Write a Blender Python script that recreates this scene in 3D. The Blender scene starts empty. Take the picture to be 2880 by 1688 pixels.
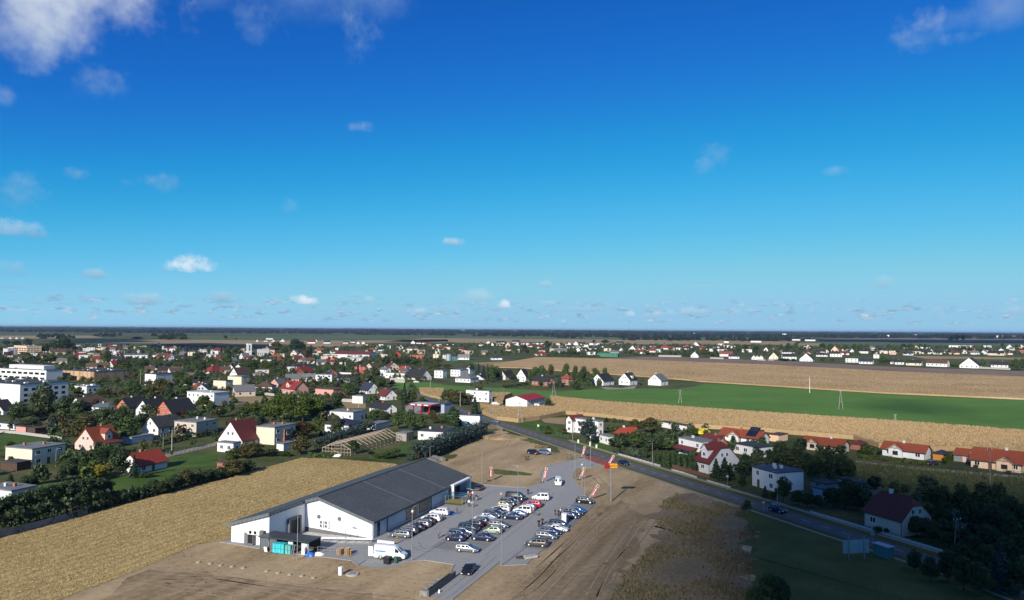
import bpy,bmesh,math,random
import numpy as np
from mathutils import Vector,Matrix
rnd = random.Random(7)
nrg = np.random.default_rng(11)
sc = bpy.context.scene
COL = sc.collection
RAD = math.radians

# ------------------------------------------------------------------ camera
# drone hovering 43 m above flat ground, looking along +Y and a little upward
CAM_H,CAM_F,IMG_W,IMG_H = 43.0,2080.0,2880.0,1688.0
PITCH = math.atan((925 - 844) / CAM_F)
ROLL = RAD(0.378)
_f = Vector((0,math.cos(PITCH),math.sin(PITCH)))
_r0 = Vector((1,0,0)); _u0 = Vector((0,-math.sin(PITCH),math.cos(PITCH)))
_r = _r0 * math.cos(ROLL) + _u0 * math.sin(ROLL)
_u = _u0 * math.cos(ROLL) - _r0 * math.sin(ROLL)
cam_data = bpy.data.cameras.new('camera')
cam = bpy.data.objects.new('camera',cam_data); COL.objects.link(cam)
cam_data.sensor_fit = 'HORIZONTAL'; cam_data.sensor_width = 36.0
cam_data.lens = 36.0 * CAM_F / IMG_W
cam_data.clip_start = 0.5; cam_data.clip_end = 90000
cam.matrix_world = Matrix(((_r.x,_u.x,-_f.x,0),(_r.y,_u.y,-_f.y,0),(_r.z,_u.z,-_f.z,CAM_H),(0,0,0,1)))
sc.camera = cam

# ------------------------------------------------------------------ sky, sun, exposure
SUN_EL = RAD(26.0)
SH_AZ = RAD(67.8)                      # ground direction in which shadows fall (from +X)
to_sun = Vector((-math.cos(SH_AZ) * math.cos(SUN_EL),-math.sin(SH_AZ) * math.cos(SUN_EL),math.sin(SUN_EL)))
SKY_STRENGTH,SUN_STRENGTH,EXPOSURE = 0.085,4.6,0.55
sun_d = bpy.data.lights.new('sun','SUN'); sun_d.energy = SUN_STRENGTH; sun_d.angle = RAD(0.53)
sun_d.color = (1.0,0.93,0.83)
sun = bpy.data.objects.new('sun',sun_d); COL.objects.link(sun)
sun.rotation_euler = to_sun.to_track_quat('Z','Y').to_euler()
vs = sc.view_settings
sc.display_settings.display_device = 'sRGB'
vs.view_transform = 'Standard'; vs.look = 'None'; vs.exposure = EXPOSURE; vs.gamma = 1.0; vs.use_curve_mapping = False
sc.cycles.max_bounces = 5; sc.cycles.diffuse_bounces = 2; sc.cycles.glossy_bounces = 2
sc.cycles.transmission_bounces = 3; sc.cycles.volume_bounces = 0; sc.cycles.transparent_max_bounces = 6
sc.cycles.sample_clamp_indirect = 4.0
sc.cycles.caustics_reflective = False; sc.cycles.caustics_refractive = False

class NT:
    """small node-tree writer"""
    def __init__(s,tree): s.t = tree
    def n(s,typ,ins=None,**props):
        nd = s.t.nodes.new('ShaderNode' + typ)
        for k,v in props.items(): setattr(nd,k,v)
        for k,v in (ins or {}).items():
            sock = nd.inputs[k]
            if isinstance(v,bpy.types.NodeSocket): s.t.links.new(v,sock)
            else: sock.default_value = v
        return nd
    def math(s,op,a,b=0.0,c=None,clamp=False):
        ins = {0: a,1: b}
        if c is not None: ins[2] = c
        return s.n('Math',ins,operation=op,use_clamp=clamp).outputs[0]
    def mix(s,fac,a,b,blend='MIX'):
        nd = s.n('Mix',None,data_type='RGBA',blend_type=blend)
        for i,v in ((0,fac),(6,a),(7,b)):
            if isinstance(v,bpy.types.NodeSocket): s.t.links.new(v,nd.inputs[i])
            else: nd.inputs[i].default_value = (v if i == 0 or len(v) == 4 else (*v,1))
        return nd.outputs[2]
    def rng(s,v,a,b,c=0.0,d=1.0,smooth=False):
        nd = s.n('MapRange',{0: v,1: a,2: b,3: c,4: d},interpolation_type='SMOOTHSTEP' if smooth else 'LINEAR')
        return nd.outputs[0]
    def noise(s,vec,scale,detail=3.0,rough=0.55,out=0,dist=0.0):
        return s.n('TexNoise',{'Vector': vec,'Scale': scale,'Detail': detail,'Roughness': rough,'Distortion': dist}).outputs[out]
    def ramp(s,fac,stops):
        nd = s.n('ValToRGB',{0: fac}); e = nd.color_ramp.elements
        while len(e) < len(stops): e.new(0.5)
        for el,(p,c) in zip(e,stops): el.position = p; el.color = (*c,1)
        return nd.outputs[0]
    def vmath(s,op,a,b=None,**k):
        ins = {0: a}
        if b is not None: ins[1] = b
        return s.n('VectorMath',ins,operation=op)

def build_world():
    w = bpy.data.worlds.new('World'); sc.world = w; w.use_nodes = True
    t = w.node_tree; t.nodes.clear(); N = NT(t)
    sky = N.n('TexSky'); sky.sky_type = 'NISHITA'; sky.sun_disc = False
    sky.sun_elevation = SUN_EL; sky.sun_rotation = math.atan2(to_sun.x,to_sun.y)
    sky.altitude = 90; sky.air_density = 0.6; sky.dust_density = 0.0; sky.ozone_density = 3.0
    # colour response of the drone's camera (deep blue, soft highlights), the same for the whole sky
    cv = N.n('RGBCurve',{'Color': N.vmath('SCALE',sky.outputs[0]).outputs[0]})
    t.nodes[-2].inputs['Scale'].default_value = 1 / 12
    for ch,pts in enumerate(([(.0,.0),(.069,.006),(.095,.010),(.136,.0175),(.224,.068),(.39,.165),(.75,.200),(1,.21)],[(.0,.0),(.132,.082),(.178,.128),(.25,.22),(.396,.335),(.617,.405),(.9,.385),(1,.39)],[(.0,.0),(.272,.346),(.358,.425),(.478,.485),(.674,.555),(.86,.535),(1,.54)])):
        c = cv.mapping.curves[ch].points
        while len(c) < len(pts): c.new(.5,.5)
        for q,(x_,y_) in zip(c,pts): q.location = (x_,y_)
    cv.mapping.update()
    base = N.vmath('SCALE',cv.outputs[0]); base.inputs['Scale'].default_value = 12.0; base = base.outputs[0]
    tc = N.n('TexCoord').outputs['Generated']
    sep = N.n('SeparateXYZ',{0: tc})
    x,y,z = sep.outputs
    az = N.math('ARCTAN2',x,y)
    el = N.math('ARCSINE',z)
    ae = N.n('CombineXYZ',{0: az,1: el,2: 0.0}).outputs[0]
    # broad cloud texture, finer towards the horizon as on a flat cloud deck
    zc = N.math('MAXIMUM',z,0.02)
    deck = N.n('CombineXYZ',{0: N.math('DIVIDE',x,zc),1: N.math('DIVIDE',y,zc),2: 3.0}).outputs[0]
    warp = N.noise(ae,26.0,7.0,0.55)
    fine = N.noise(ae,95.0,4.0,0.5)
    # ---- individual clouds: direction (az, el), half sizes, density, tone
    S = 1 / CAM_F
    def ael(u,v):
        d = _f + _r * ((u - 1440) * S) - _u * ((v - 844) * S); d.normalize()
        return math.atan2(d.x,d.y),math.asin(d.z)
    CL = [(20,-45,330,130,.9,.84),(225,-40,190,85,.8,.88),(50,30,180,85,.7,.84),(310,20,120,60,.4,.65),(960,-25,170,80,.5,.50),(1010,45,55,90,.42,.42),(720,30,80,50,.25,.5),(860,0,130,60,.3,.5),(1000,130,40,30,.28,.5),
          (600,-10,90,30,.2,.55),(2590,82,60,40,.38,.6),(2730,58,100,30,.33,.6),(2840,20,90,42,.4,.6),(720,95,36,26,.22,.5),(2690,105,50,16,.25,.6),
          (275,232,60,40,.3,.5),(10,272,28,22,.3,.5),(1018,357,38,15,.42,.6),(2020,425,46,30,.25,.6),(1985,468,28,26,.22,.6),(2350,482,30,12,.3,.6),
          (208,487,30,14,.45,.42),(440,510,58,22,.5,.42),(362,515,20,11,.25,.4),(55,538,48,42,.36,.42),(112,548,30,18,.3,.42),(40,645,54,24,.65,.58),(80,660,40,14,.7,.25),
          (1280,682,36,13,.75,.58),(812,585,22,22,.22,.45),(543,752,55,27,1.15,1.0),(500,764,40,10,.5,.35),(262,773,28,15,.65,.4),(20,762,52,22,.6,.3),(42,807,38,8,.5,.25),
          (858,846,34,16,1.0,.95),(390,846,54,19,.75,.38),(245,842,30,14,.5,.32),(140,852,60,9,.55,.3),(625,843,52,18,.65,.28),(720,866,56,9,.5,.35),(1340,838,66,22,.55,.6),(1420,858,22,15,.9,.85),(1540,803,26,11,.5,.5),(1592,809,26,9,.4,.5),
          (1945,809,24,9,.45,.45),(1985,808,18,7,.35,.45),(2218,812,28,9,.35,.5),(2486,799,34,22,.65,.48),(1535,853,26,8,.6,.6),(1770,883,15,12,.8,.8),(1855,881,44,14,.75,.7),(1960,877,52,14,.65,.6),(2050,882,40,12,.55,.55),(2110,880,22,12,.45,.5),(2860,877,34,12,.6,.5),(1140,873,90,12,.55,.55),(1280,868,90,12,.5,.5),(1000,832,28,9,.4,.4),(1038,845,20,13,.6,.6),(935,873,40,9,.45,.4),(1640,872,60,11,.45,.45),(1165,875,30,10,.7,.7)]
    tot,lum = None,None
    offs = N.math('MULTIPLY',N.math('SUBTRACT',warp,0.5),3.4)
    soft = N.math('MULTIPLY',N.math('SUBTRACT',N.noise(ae,13.0,5.0,0.5),0.5),3.4)
    offs2 = N.math('MULTIPLY',N.math('SUBTRACT',fine,0.5),1.7)
    for (u,v,rx,ry,dens,tone) in CL:
        a0,e0 = ael(u,v)
        dx = N.math('DIVIDE',N.math('SUBTRACT',az,a0),rx * S * 1.1)
        dy = N.math('DIVIDE',N.math('SUBTRACT',el,e0),ry * S * 1.2)
        q = N.math('ADD',N.math('MULTIPLY',dx,dx),N.math('MULTIPLY',dy,dy))
        if rx > 85: q = N.math('ADD',q,N.math('ADD',soft,N.math('MULTIPLY',offs2,.3)))
        else:
            q = N.math('ADD',q,N.math('ADD',offs,offs2))
            if v > 560: q = N.math('ADD',q,N.math('MULTIPLY',N.math('MAXIMUM',N.math('SUBTRACT',-.3,dy),0.0),2.6))   # flat base
        m = N.math('MULTIPLY',N.rng(q,1.15,-0.7 if dens > .6 else -1.3,0.0,1.0,True),min(dens,1.0))
        # sunlit top, grey base
        lt = N.math('MULTIPLY_ADD',dy,0.22 if v < 560 else 0.42,tone)
        tot = m if tot is None else N.math('MAXIMUM',tot,m)
        ml = N.math('MULTIPLY',m,lt)
        lum = ml if lum is None else N.math('MAXIMUM',lum,ml)
    # small far cumulus in rows just above the horizon
    stretch = N.n('CombineXYZ',{0: N.math('MULTIPLY',az,46.0),1: N.math('MULTIPLY',el,135.0),2: 5.0}).outputs[0]
    far = N.noise(stretch,1.0,5.0,0.58)
    band = N.math('MULTIPLY',N.rng(el,0.002,0.016,0,1,True),N.rng(el,0.050,0.022,0,1,True))
    fm = N.math('MULTIPLY',N.rng(far,0.50,0.66,0,1,True),N.math('MULTIPLY',band,0.85))
    tot = N.math('MAXIMUM',tot,fm)
    lum = N.math('MAXIMUM',lum,N.math('MULTIPLY',fm,N.rng(N.noise(stretch,2.3,3.0),.38,.66,.12,.72)))
    # unseen cloud deck outside the picture, thickened to whiten the light in shade
    dn = N.noise(deck,0.9,5.0,0.6)
    up = N.math('MULTIPLY',N.rng(el,0.46,0.62,0,1),N.rng(dn,0.46,0.62,0,0.75,True))
    tot = N.math('MAXIMUM',tot,up,clamp=True); lum = N.math('MAXIMUM',lum,N.math('MULTIPLY',up,0.72))
    tone = N.math('DIVIDE',lum,N.math('MAXIMUM',tot,0.001))
    cc = N.ramp(tone,[(0.15,(1.7,3.2,4.7)),(0.5,(3.2,4.35,5.6)),(1.0,(7.2,7.4,7.6))])
    col = N.mix(tot,base,cc)
    bg = N.n('Background',{'Color': col,'Strength': SKY_STRENGTH})
    out = N.n('OutputWorld'); t.links.new(bg.outputs[0],out.inputs[0])
build_world()

# ------------------------------------------------------------------ surveying: picture point -> place on flat ground
def ray(u,v): return _f + _r * ((u - 1440) / CAM_F) - _u * ((v - 844) / CAM_F)
def P(u,v,z=0.0):
    d = ray(u,v); t = (z - CAM_H) / d.z
    return Vector((d.x * t,d.y * t,z))
def proj(p):
    q = Vector(p) - Vector((0,0,CAM_H)); k = CAM_F / q.dot(_f)
    return 1440 + q.dot(_r) * k,844 - q.dot(_u) * k
ZM = dict(A=(0,900,.285714),B=(0,1260,.28977),C=(600,900,.285714),D=(600,1260,.28977),E=(1140,1240,.30334),F=(1260,900,.285714),G=(1800,1100,.27076),H=(2280,1180,.34404),I=(1680,1340,.285714),J=(1900,900,.38889),
          m1=(0,940,1 / 7),m2=(360,940,1 / 7),m3=(720,940,1 / 7),m4=(1080,940,1 / 7),m5=(1440,930,1 / 7),m6=(1800,930,1 / 7),m7=(2160,930,1 / 7),m8=(2520,930,1 / 7),
          n1=(640,1380,.14891),n2=(880,1440,.13538),n3=(1090,1320,.13538),n4=(1340,1360,.10832),n5=(1480,1380,.12189),n6=(1560,1240,.12189),n7=(1240,1420,.09479),n8=(1160,1540,.11905),p=(0,0,1))
def px(z,x,y): a,b,s = ZM[z]; return a + x * s,b + y * s
def G(z,x,y,h=0.0): return P(*px(z,x,y),h)
def height_at(z,x,y,yt):
    """real height of something standing at (x,y) whose top is seen at yt"""
    u,v = px(z,x,y); b = P(u,v); vt = px(z,x,yt)[1]
    lo,hi = 0.0,42.5
    for _ in range(40):
        m = (lo + hi) / 2
        if proj((b.x,b.y,m))[1] > vt: lo = m
        else: hi = m
    return lo

# ------------------------------------------------------------------ materials
MATS = {}
def srgb(r,g,b):
    f = lambda c: (c / 255 / 12.92) if c / 255 <= .04045 else ((c / 255 + .055) / 1.055) ** 2.4
    return (f(r),f(g),f(b))
def new_mat(name):
    m = bpy.data.materials.new(name); m.use_nodes = True; m.node_tree.nodes.clear()
    return m,NT(m.node_tree)
def finish(m,N,shader,disp=None):
    o = N.n('OutputMaterial'); N.t.links.new(shader,o.inputs[0]); MATS[m.name] = m
    return m
def mat(name,col,rough=.75,var=.14,scale=.8,metallic=0.0,spec=.35,bump=0.0,bscale=6.0,coat=0.0,objrand=0.0,emit=None):
    if name in MATS: return MATS[name]
    m,N = new_mat(name)
    tc = N.n('TexCoord').outputs['Object']
    f = N.noise(tc,scale,5.0,.6)
    lo = tuple(c * (1 - var) for c in col); hi = tuple(min(1,c * (1 + var)) for c in col)
    c = N.mix(N.rng(f,.3,.7),lo,hi)
    if objrand:
        r = N.n('ObjectInfo').outputs['Random']
        c = N.mix(N.math('MULTIPLY',r,objrand),c,tuple(x * .45 for x in col))
    b = N.n('BsdfPrincipled',{'Base Color': c,'Roughness': rough,'Metallic': metallic,'Specular IOR Level': spec,'Coat Weight': coat})
    if bump:
        h = N.noise(tc,bscale,3.0)
        N.t.links.new(N.n('Bump',{'Height': h,'Strength': bump,'Distance': .05}).outputs[0],b.inputs['Normal'])
    return finish(m,N,b.outputs[0])
def plaster(name,col,dirt=.22):
    """render on walls: faint blotches, rain streaks running down"""
    if name in MATS: return MATS[name]
    m,N = new_mat(name)
    tc = N.n('TexCoord').outputs['Object']
    a = N.noise(tc,.35,4.0); s = N.noise(N.vmath('MULTIPLY',tc,(2.6,2.6,.18)).outputs[0],1.0,4.0)
    r = N.n('ObjectInfo').outputs['Random']
    k = N.math('ADD',N.math('MULTIPLY',N.rng(a,.35,.75),.5),N.math('MULTIPLY',N.rng(s,.45,.8),.6))
    c = N.mix(N.math('MULTIPLY',k,dirt),col,tuple(x * .55 for x in col))
    c = N.mix(N.math('MULTIPLY',r,.35),c,tuple(x * .72 for x in col))
    b = N.n('BsdfPrincipled',{'Base Color': c,'Roughness': .85,'Specular IOR Level': .2})
    return finish(m,N,b.outputs[0])
def rooftile(name,col,course=.34):
    """roof covering: courses in relief, each course uneven in colour"""
    if name in MATS: return MATS[name]
    m,N = new_mat(name)
    tc = N.n('TexCoord').outputs['Object']
    sp = N.n('SeparateXYZ',{0: tc})
    zz = N.math('DIVIDE',sp.outputs[2],course * .62)
    saw = N.math('FRACT',zz)
    row = N.math('FLOOR',zz)
    xy = N.n('CombineXYZ',{0: sp.outputs[0],1: sp.outputs[1],2: row}).outputs[0]
    v = N.noise(xy,3.2,2.0); big = N.noise(tc,.3,4.0)
    c = N.mix(N.rng(v,.3,.7),tuple(x * .78 for x in col),tuple(min(1,x * 1.18) for x in col))
    c = N.mix(N.math('MULTIPLY',N.rng(big,.45,.75),.35),c,tuple(x * .55 + .02 for x in col))
    b = N.n('BsdfPrincipled',{'Base Color': c,'Roughness': .7,'Specular IOR Level': .3})
    N.t.links.new(N.n('Bump',{'Height': saw,'Strength': .55,'Distance': .04}).outputs[0],b.inputs['Normal'])
    return finish(m,N,b.outputs[0])
def flatroof(name,col):
    if name in MATS: return MATS[name]
    m,N = new_mat(name)
    tc = N.n('TexCoord').outputs['Object']
    a = N.noise(tc,.5,5.0,.65); w = N.n('TexWave',{'Vector': tc,'Scale': .33,'Distortion': .4,'Detail': 1.0}).outputs[1]
    c = N.mix(N.rng(a,.3,.7),tuple(x * .7 for x in col),tuple(min(1,x * 1.25) for x in col))
    c = N.mix(N.rng(w,.9,1.0,0,.4),c,tuple(x * .55 for x in col))
    b = N.n('BsdfPrincipled',{'Base Color': c,'Roughness': .75,'Specular IOR Level': .3})
    return finish(m,N,b.outputs[0])
def foliage(name,dark,light,trans=.28):
    if name in MATS: return MATS[name]
    m,N = new_mat(name)
    isl = N.n('NewGeometry').outputs['Random Per Island']
    r = N.n('ObjectInfo').outputs['Random']
    pos = N.n('NewGeometry').outputs['Position']
    cl = N.noise(pos,.45,2.0)
    k = N.math('ADD',N.math('MULTIPLY',isl,.55),N.math('MULTIPLY',N.rng(cl,.3,.7),.45))
    c = N.mix(k,dark,light)
    c = N.mix(N.math('MULTIPLY',r,.28),c,tuple(a * .8 for a in dark))
    d = N.n('BsdfDiffuse',{'Color': c}); tr = N.n('BsdfTranslucent',{'Color': N.mix(.5,c,light)})
    gl = N.n('BsdfGlossy',{'Color': (.5,.55,.5,1),'Roughness': .55})
    s1 = N.n('MixShader',{0: trans,1: d.outputs[0],2: tr.outputs[0]})
    s2 = N.n('MixShader',{0: .04,1: s1.outputs[0],2: gl.outputs[0]})
    return finish(m,N,s2.outputs[0])
FOL = {'green': foliage('leaf_green',(.032,.056,.018),(.115,.170,.050)),
       'dark': foliage('leaf_dark',(.021,.038,.016),(.075,.112,.042)),
       'autumn': foliage('leaf_olive',(.046,.046,.016),(.16,.145,.052)),
       'brown': foliage('leaf_rust',(.030,.018,.008),(.100,.062,.024)),
       'bright': foliage('leaf_bright',(.028,.048,.006),(.120,.165,.026)),
       'blue': foliage('needle_blue',(.016,.028,.026),(.062,.092,.088),.1),
       'conifer': foliage('needle_dark',(.010,.021,.012),(.040,.066,.029),.1),
       'thuja': foliage('thuja_green',(.014,.030,.011),(.058,.10,.030),.15),
       'willow': foliage('leaf_willow',(.04,.054,.022),(.13,.155,.07)),
       'yellow': foliage('leaf_yellow',(.10,.10,.008),(.40,.34,.03)),
       'palegreen': foliage('leaf_pale',(.028,.050,.030),(.10,.155,.090))}
WALLS = {'w': plaster('plaster_white',(.70,.70,.685),.34),'cream': plaster('plaster_cream',(.66,.58,.45)),'beige': plaster('plaster_beige',(.52,.44,.36)),'pink': plaster('plaster_pink',(.55,.29,.25)),'palepink': plaster('plaster_palepink',(.66,.45,.38)),
         'grey': plaster('plaster_grey',(.38,.38,.38)),'lgrey': plaster('plaster_lightgrey',(.58,.59,.60)),'yellow': plaster('plaster_yellow',(.58,.40,.20)),'orange': plaster('plaster_orange',(.44,.16,.07)),'salmon': plaster('plaster_salmon',(.42,.13,.08)),'tan': plaster('plaster_tan',(.60,.44,.30)),
         'lilac': plaster('plaster_lilac',(.56,.50,.56)),'red': plaster('brick_red',(.36,.07,.045)),'brick': plaster('brick_brown',(.30,.13,.09)),'stone': plaster('field_stone',(.30,.27,.24),.5),'white2': plaster('plaster_offwhite',(.70,.68,.63),.4),'peach': plaster('plaster_peach',(.72,.50,.33)),'darkwood': plaster('dark_boards',(.08,.05,.035)),'orangewood': plaster('orange_boards',(.50,.20,.05)),'green': plaster('green_sheet',(.06,.20,.13)),'teal': plaster('teal_sheet',(.07,.16,.17)),'slatew': plaster('slate_sheet',(.10,.13,.17)),'bluegrey': plaster('bluegrey_sheet',(.33,.38,.48))}
ROOFS = {'k': rooftile('tile_black',(.022,.022,.026)),'navy': rooftile('tile_navy',(.026,.032,.055)),'r': rooftile('tile_red',(.185,.026,.020)),'maroon': rooftile('tile_maroon',(.115,.024,.022)),'orange': rooftile('tile_orange',(.215,.050,.022)),'brickr': rooftile('tile_terracotta',(.20,.055,.03)),'brown': rooftile('tile_brown',(.085,.052,.038)),'greyt': rooftile('tile_grey',(.12,.12,.125)),'slate': rooftile('slate_bluegrey',(.075,.095,.12)),'brightr': rooftile('tile_brightred',(.27,.040,.022)),
         'fk': flatroof('felt_dark',(.045,.047,.05)),'fg': flatroof('felt_grey',(.16,.165,.17)),'fl': flatroof('sheet_pale',(.42,.42,.42)),'fb': flatroof('felt_blue',(.055,.075,.11)),'w': flatroof('sheet_white',(.72,.72,.72)),'green': flatroof('sheet_green',(.05,.20,.13)),'redm': flatroof('sheet_red',(.26,.025,.034)),'fbrown': flatroof('felt_brown',(.09,.055,.04))}
M_GLASS = mat('window_glass',(.018,.022,.028),rough=.08,var=.3,spec=.6)
M_FRAME = mat('frame_white',(.78,.78,.77),rough=.5,var=.05)
M_FRAMED = mat('frame_dark',(.05,.045,.04),rough=.5,var=.1)
M_BLACK = mat('black_plastic',(.012,.012,.013),rough=.6)
M_STEEL = mat('galvanised_steel',(.34,.35,.36),rough=.45,metallic=.6,var=.1)
M_DSTEEL = mat('dark_steel',(.055,.062,.07),rough=.5,metallic=.3)
M_WHITE = mat('white_paint',(.80,.80,.80),rough=.5,var=.05)
M_CONC = mat('concrete',(.42,.41,.385),rough=.9,var=.22,scale=1.5)
M_CONCP = mat('concrete_panel',(.34,.325,.295),rough=.9,var=.25,scale=.8)
M_WOOD = mat('raw_timber',(.46,.31,.17),rough=.85,var=.3,scale=2.0)
M_WOODP = mat('pale_timber',(.36,.285,.215),rough=.85,var=.25,scale=2.0)
M_WOODD = mat('grey_timber',(.17,.145,.12),rough=.9,var=.3,scale=2.0)
M_TRUNK = mat('bark',(.055,.042,.032),rough=.95,var=.35,scale=3.0)
M_BIRCH = mat('birch_bark',(.42,.40,.37),rough=.9,var=.5,scale=2.0)
M_RED = mat('red_enamel',(.28,.014,.018),rough=.4,var=.08)
M_YEL = mat('yellow_enamel',(.56,.31,.02),rough=.4,var=.06)
M_CYAN = mat('cyan_container_paint',(.045,.46,.52),rough=.5,var=.14)
M_TEAL = mat('teal_container_paint',(.10,.36,.33),rough=.55,var=.2)
M_TARP = mat('blue_tarpaulin',(.02,.11,.42),rough=.45,var=.4,scale=3)
M_CHIM = mat('chimney_brick',(.30,.13,.09),rough=.9,var=.25,scale=3)
M_CHIMW = mat('chimney_plaster',(.55,.54,.52),rough=.9,var=.2,scale=3)
M_PANEL = mat('solar_panel',(.010,.014,.028),rough=.15,var=.2,spec=.6)
M_SKIN = mat('skin',(.48,.28,.19),rough=.6,var=.05)
# ------------------------------------------------------------------ mesh helpers
class MB:
    def __init__(s): s.v = []; s.f = []; s.m = []
    def poly(s,pts,mi=0):
        i = len(s.v); s.v += [tuple(p) for p in pts]; s.f.append(tuple(range(i,i + len(pts)))); s.m.append(mi)
    def box(s,x0,x1,y0,y1,z0,z1,mi=0):
        i = len(s.v)
        s.v += [(x0,y0,z0),(x1,y0,z0),(x1,y1,z0),(x0,y1,z0),(x0,y0,z1),(x1,y0,z1),(x1,y1,z1),(x0,y1,z1)]
        for f in ((0,3,2,1),(4,5,6,7),(0,1,5,4),(1,2,6,5),(2,3,7,6),(3,0,4,7)):
            s.f.append(tuple(i + k for k in f)); s.m.append(mi)
    def bar(s,a,b,w=.1,h=None,mi=0):
        """square bar between two points"""
        h = h or w; a = Vector(a); b = Vector(b); d = (b - a).normalized()
        up = Vector((0,0,1)) if abs(d.z) < .95 else Vector((1,0,0))
        sx = d.cross(up).normalized() * (w / 2); sy = sx.cross(d).normalized() * (h / 2)
        i = len(s.v)
        for c in (a,b):
            for q in (sx + sy,-sx + sy,-sx - sy,sx - sy): s.v.append(tuple(c + q))
        for f in ((0,1,2,3),(7,6,5,4),(0,4,5,1),(1,5,6,2),(2,6,7,3),(3,7,4,0)):
            s.f.append(tuple(i + k for k in f)); s.m.append(mi)
    def tube(s,pts,radii,n=8,mi=0,cap=True):
        rings = []
        for k,(p,r) in enumerate(zip(pts,radii)):
            p = Vector(p)
            a = Vector(pts[max(0,k - 1)]); b = Vector(pts[min(len(pts) - 1,k + 1)])
            d = (b - a).normalized(); up = Vector((0,0,1)) if abs(d.z) < .9 else Vector((1,0,0))
            sx = d.cross(up).normalized(); sy = sx.cross(d)
            i = len(s.v)
            for j in range(n):
                t = 2 * math.pi * j / n; s.v.append(tuple(p + (sx * math.cos(t) + sy * math.sin(t)) * r))
            rings.append(i)
        for a,b in zip(rings,rings[1:]):
            for j in range(n):
                s.f.append((a + j,a + (j + 1) % n,b + (j + 1) % n,b + j)); s.m.append(mi)
        if cap:
            s.f.append(tuple(rings[0] + j for j in reversed(range(n)))); s.m.append(mi)
            s.f.append(tuple(rings[-1] + j for j in range(n))); s.m.append(mi)
    def prism(s,pts,z0,z1,mi=0):
        n = len(pts); i = len(s.v)
        s.v += [(p[0],p[1],z0) for p in pts] + [(p[0],p[1],z1) for p in pts]
        s.f.append(tuple(i + k for k in reversed(range(n)))); s.m.append(mi)
        s.f.append(tuple(i + n + k for k in range(n))); s.m.append(mi)
        for k in range(n):
            s.f.append((i + k,i + (k + 1) % n,i + n + (k + 1) % n,i + n + k)); s.m.append(mi)
    def mesh(s,name,mats,smooth=None):
        me = bpy.data.meshes.new(name); me.from_pydata(s.v,[],s.f)
        for m in (mats if isinstance(mats,(list,tuple)) else [mats]): me.materials.append(m)
        me.polygons.foreach_set('material_index',s.m)
        if smooth is not None:
            me.polygons.foreach_set('use_smooth',[True] * len(s.f)); me.set_sharp_from_angle(angle=RAD(smooth))
        me.update(); return me
def link(name,data,parent=None,loc=None,rz=None):
    o = bpy.data.objects.new(name,data); COL.objects.link(o)
    if parent is not None: o.parent = parent
    if loc is not None: o.location = loc
    if rz is not None: o.rotation_euler = (0,0,rz)
    return o
def part(name,mb,mats,parent,smooth=None,label=None,loc=None,rz=None):
    o = link(name,mb.mesh(name,mats,smooth),parent,loc,rz)
    if label: o['label'] = label
    return o
def tag(o,label=None,cat=None,group=None,kind=None):
    if label: o['label'] = label
    if cat: o['category'] = cat
    if group: o['group'] = group
    if kind: o['kind'] = kind
    return o
def empty(name,loc,rz=0.0):
    o = bpy.data.objects.new(name,None); COL.objects.link(o); o.location = loc; o.rotation_euler = (0,0,rz)
    o.empty_display_size = .3
    return o
def copy_tree(o,parent=None):
    c = o.copy(); COL.objects.link(c); c.parent = parent
    for ch in list(o.children): copy_tree(ch,c)
    return c
def np_mesh(name,V,F,mats,mi=None):
    """large mesh from arrays: V (n,3), F (m,k) with constant k"""
    V = np.asarray(V,np.float32); F = np.asarray(F,np.int32); k = F.shape[1]
    me = bpy.data.meshes.new(name)
    me.vertices.add(len(V)); me.vertices.foreach_set('co',V.ravel())
    me.loops.add(F.size); me.loops.foreach_set('vertex_index',F.ravel())
    me.polygons.add(len(F)); me.polygons.foreach_set('loop_start',np.arange(0,F.size,k,dtype=np.int32))
    for m in (mats if isinstance(mats,(list,tuple)) else [mats]): me.materials.append(m)
    if mi is not None: me.polygons.foreach_set('material_index',np.asarray(mi,np.int32))
    me.update(calc_edges=True); me.validate(); return me
def scatter(pv,pf,pos,sxy,sz,rot):
    """copies of a small prototype (pv,pf) merged into arrays"""
    pv = np.asarray(pv); n = len(pos); k = len(pv)
    c,s = np.cos(rot)[:,None],np.sin(rot)[:,None]
    x = (pv[None,:,0] * c - pv[None,:,1] * s) * sxy[:,None] + pos[:,0:1]
    y = (pv[None,:,0] * s + pv[None,:,1] * c) * sxy[:,None] + pos[:,1:2]
    z = pv[None,:,2] * sz[:,None] + pos[:,2:3]
    V = np.stack([x,y,z],-1).reshape(-1,3)
    F = (np.asarray(pf)[None] + (np.arange(n) * k)[:,None,None]).reshape(-1,len(pf[0]))
    return V,F
def inside(poly,X,Y):
    """vectorised point in polygon"""
    r = np.zeros(len(X),bool); n = len(poly)
    for i in range(n):
        x1,y1 = poly[i][0],poly[i][1]; x2,y2 = poly[i - 1][0],poly[i - 1][1]
        c = ((y1 > Y) != (y2 > Y)) & (X < (x2 - x1) * (Y - y1) / ((y2 - y1) or 1e-9) + x1)
        r ^= c
    return r
def fill_poly(poly,density):
    xs = [p[0] for p in poly]; ys = [p[1] for p in poly]
    n = int((max(xs) - min(xs)) * (max(ys) - min(ys)) * density)
    X = nrg.uniform(min(xs),max(xs),n); Y = nrg.uniform(min(ys),max(ys),n)
    k = inside(poly,X,Y); return X[k],Y[k]

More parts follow.
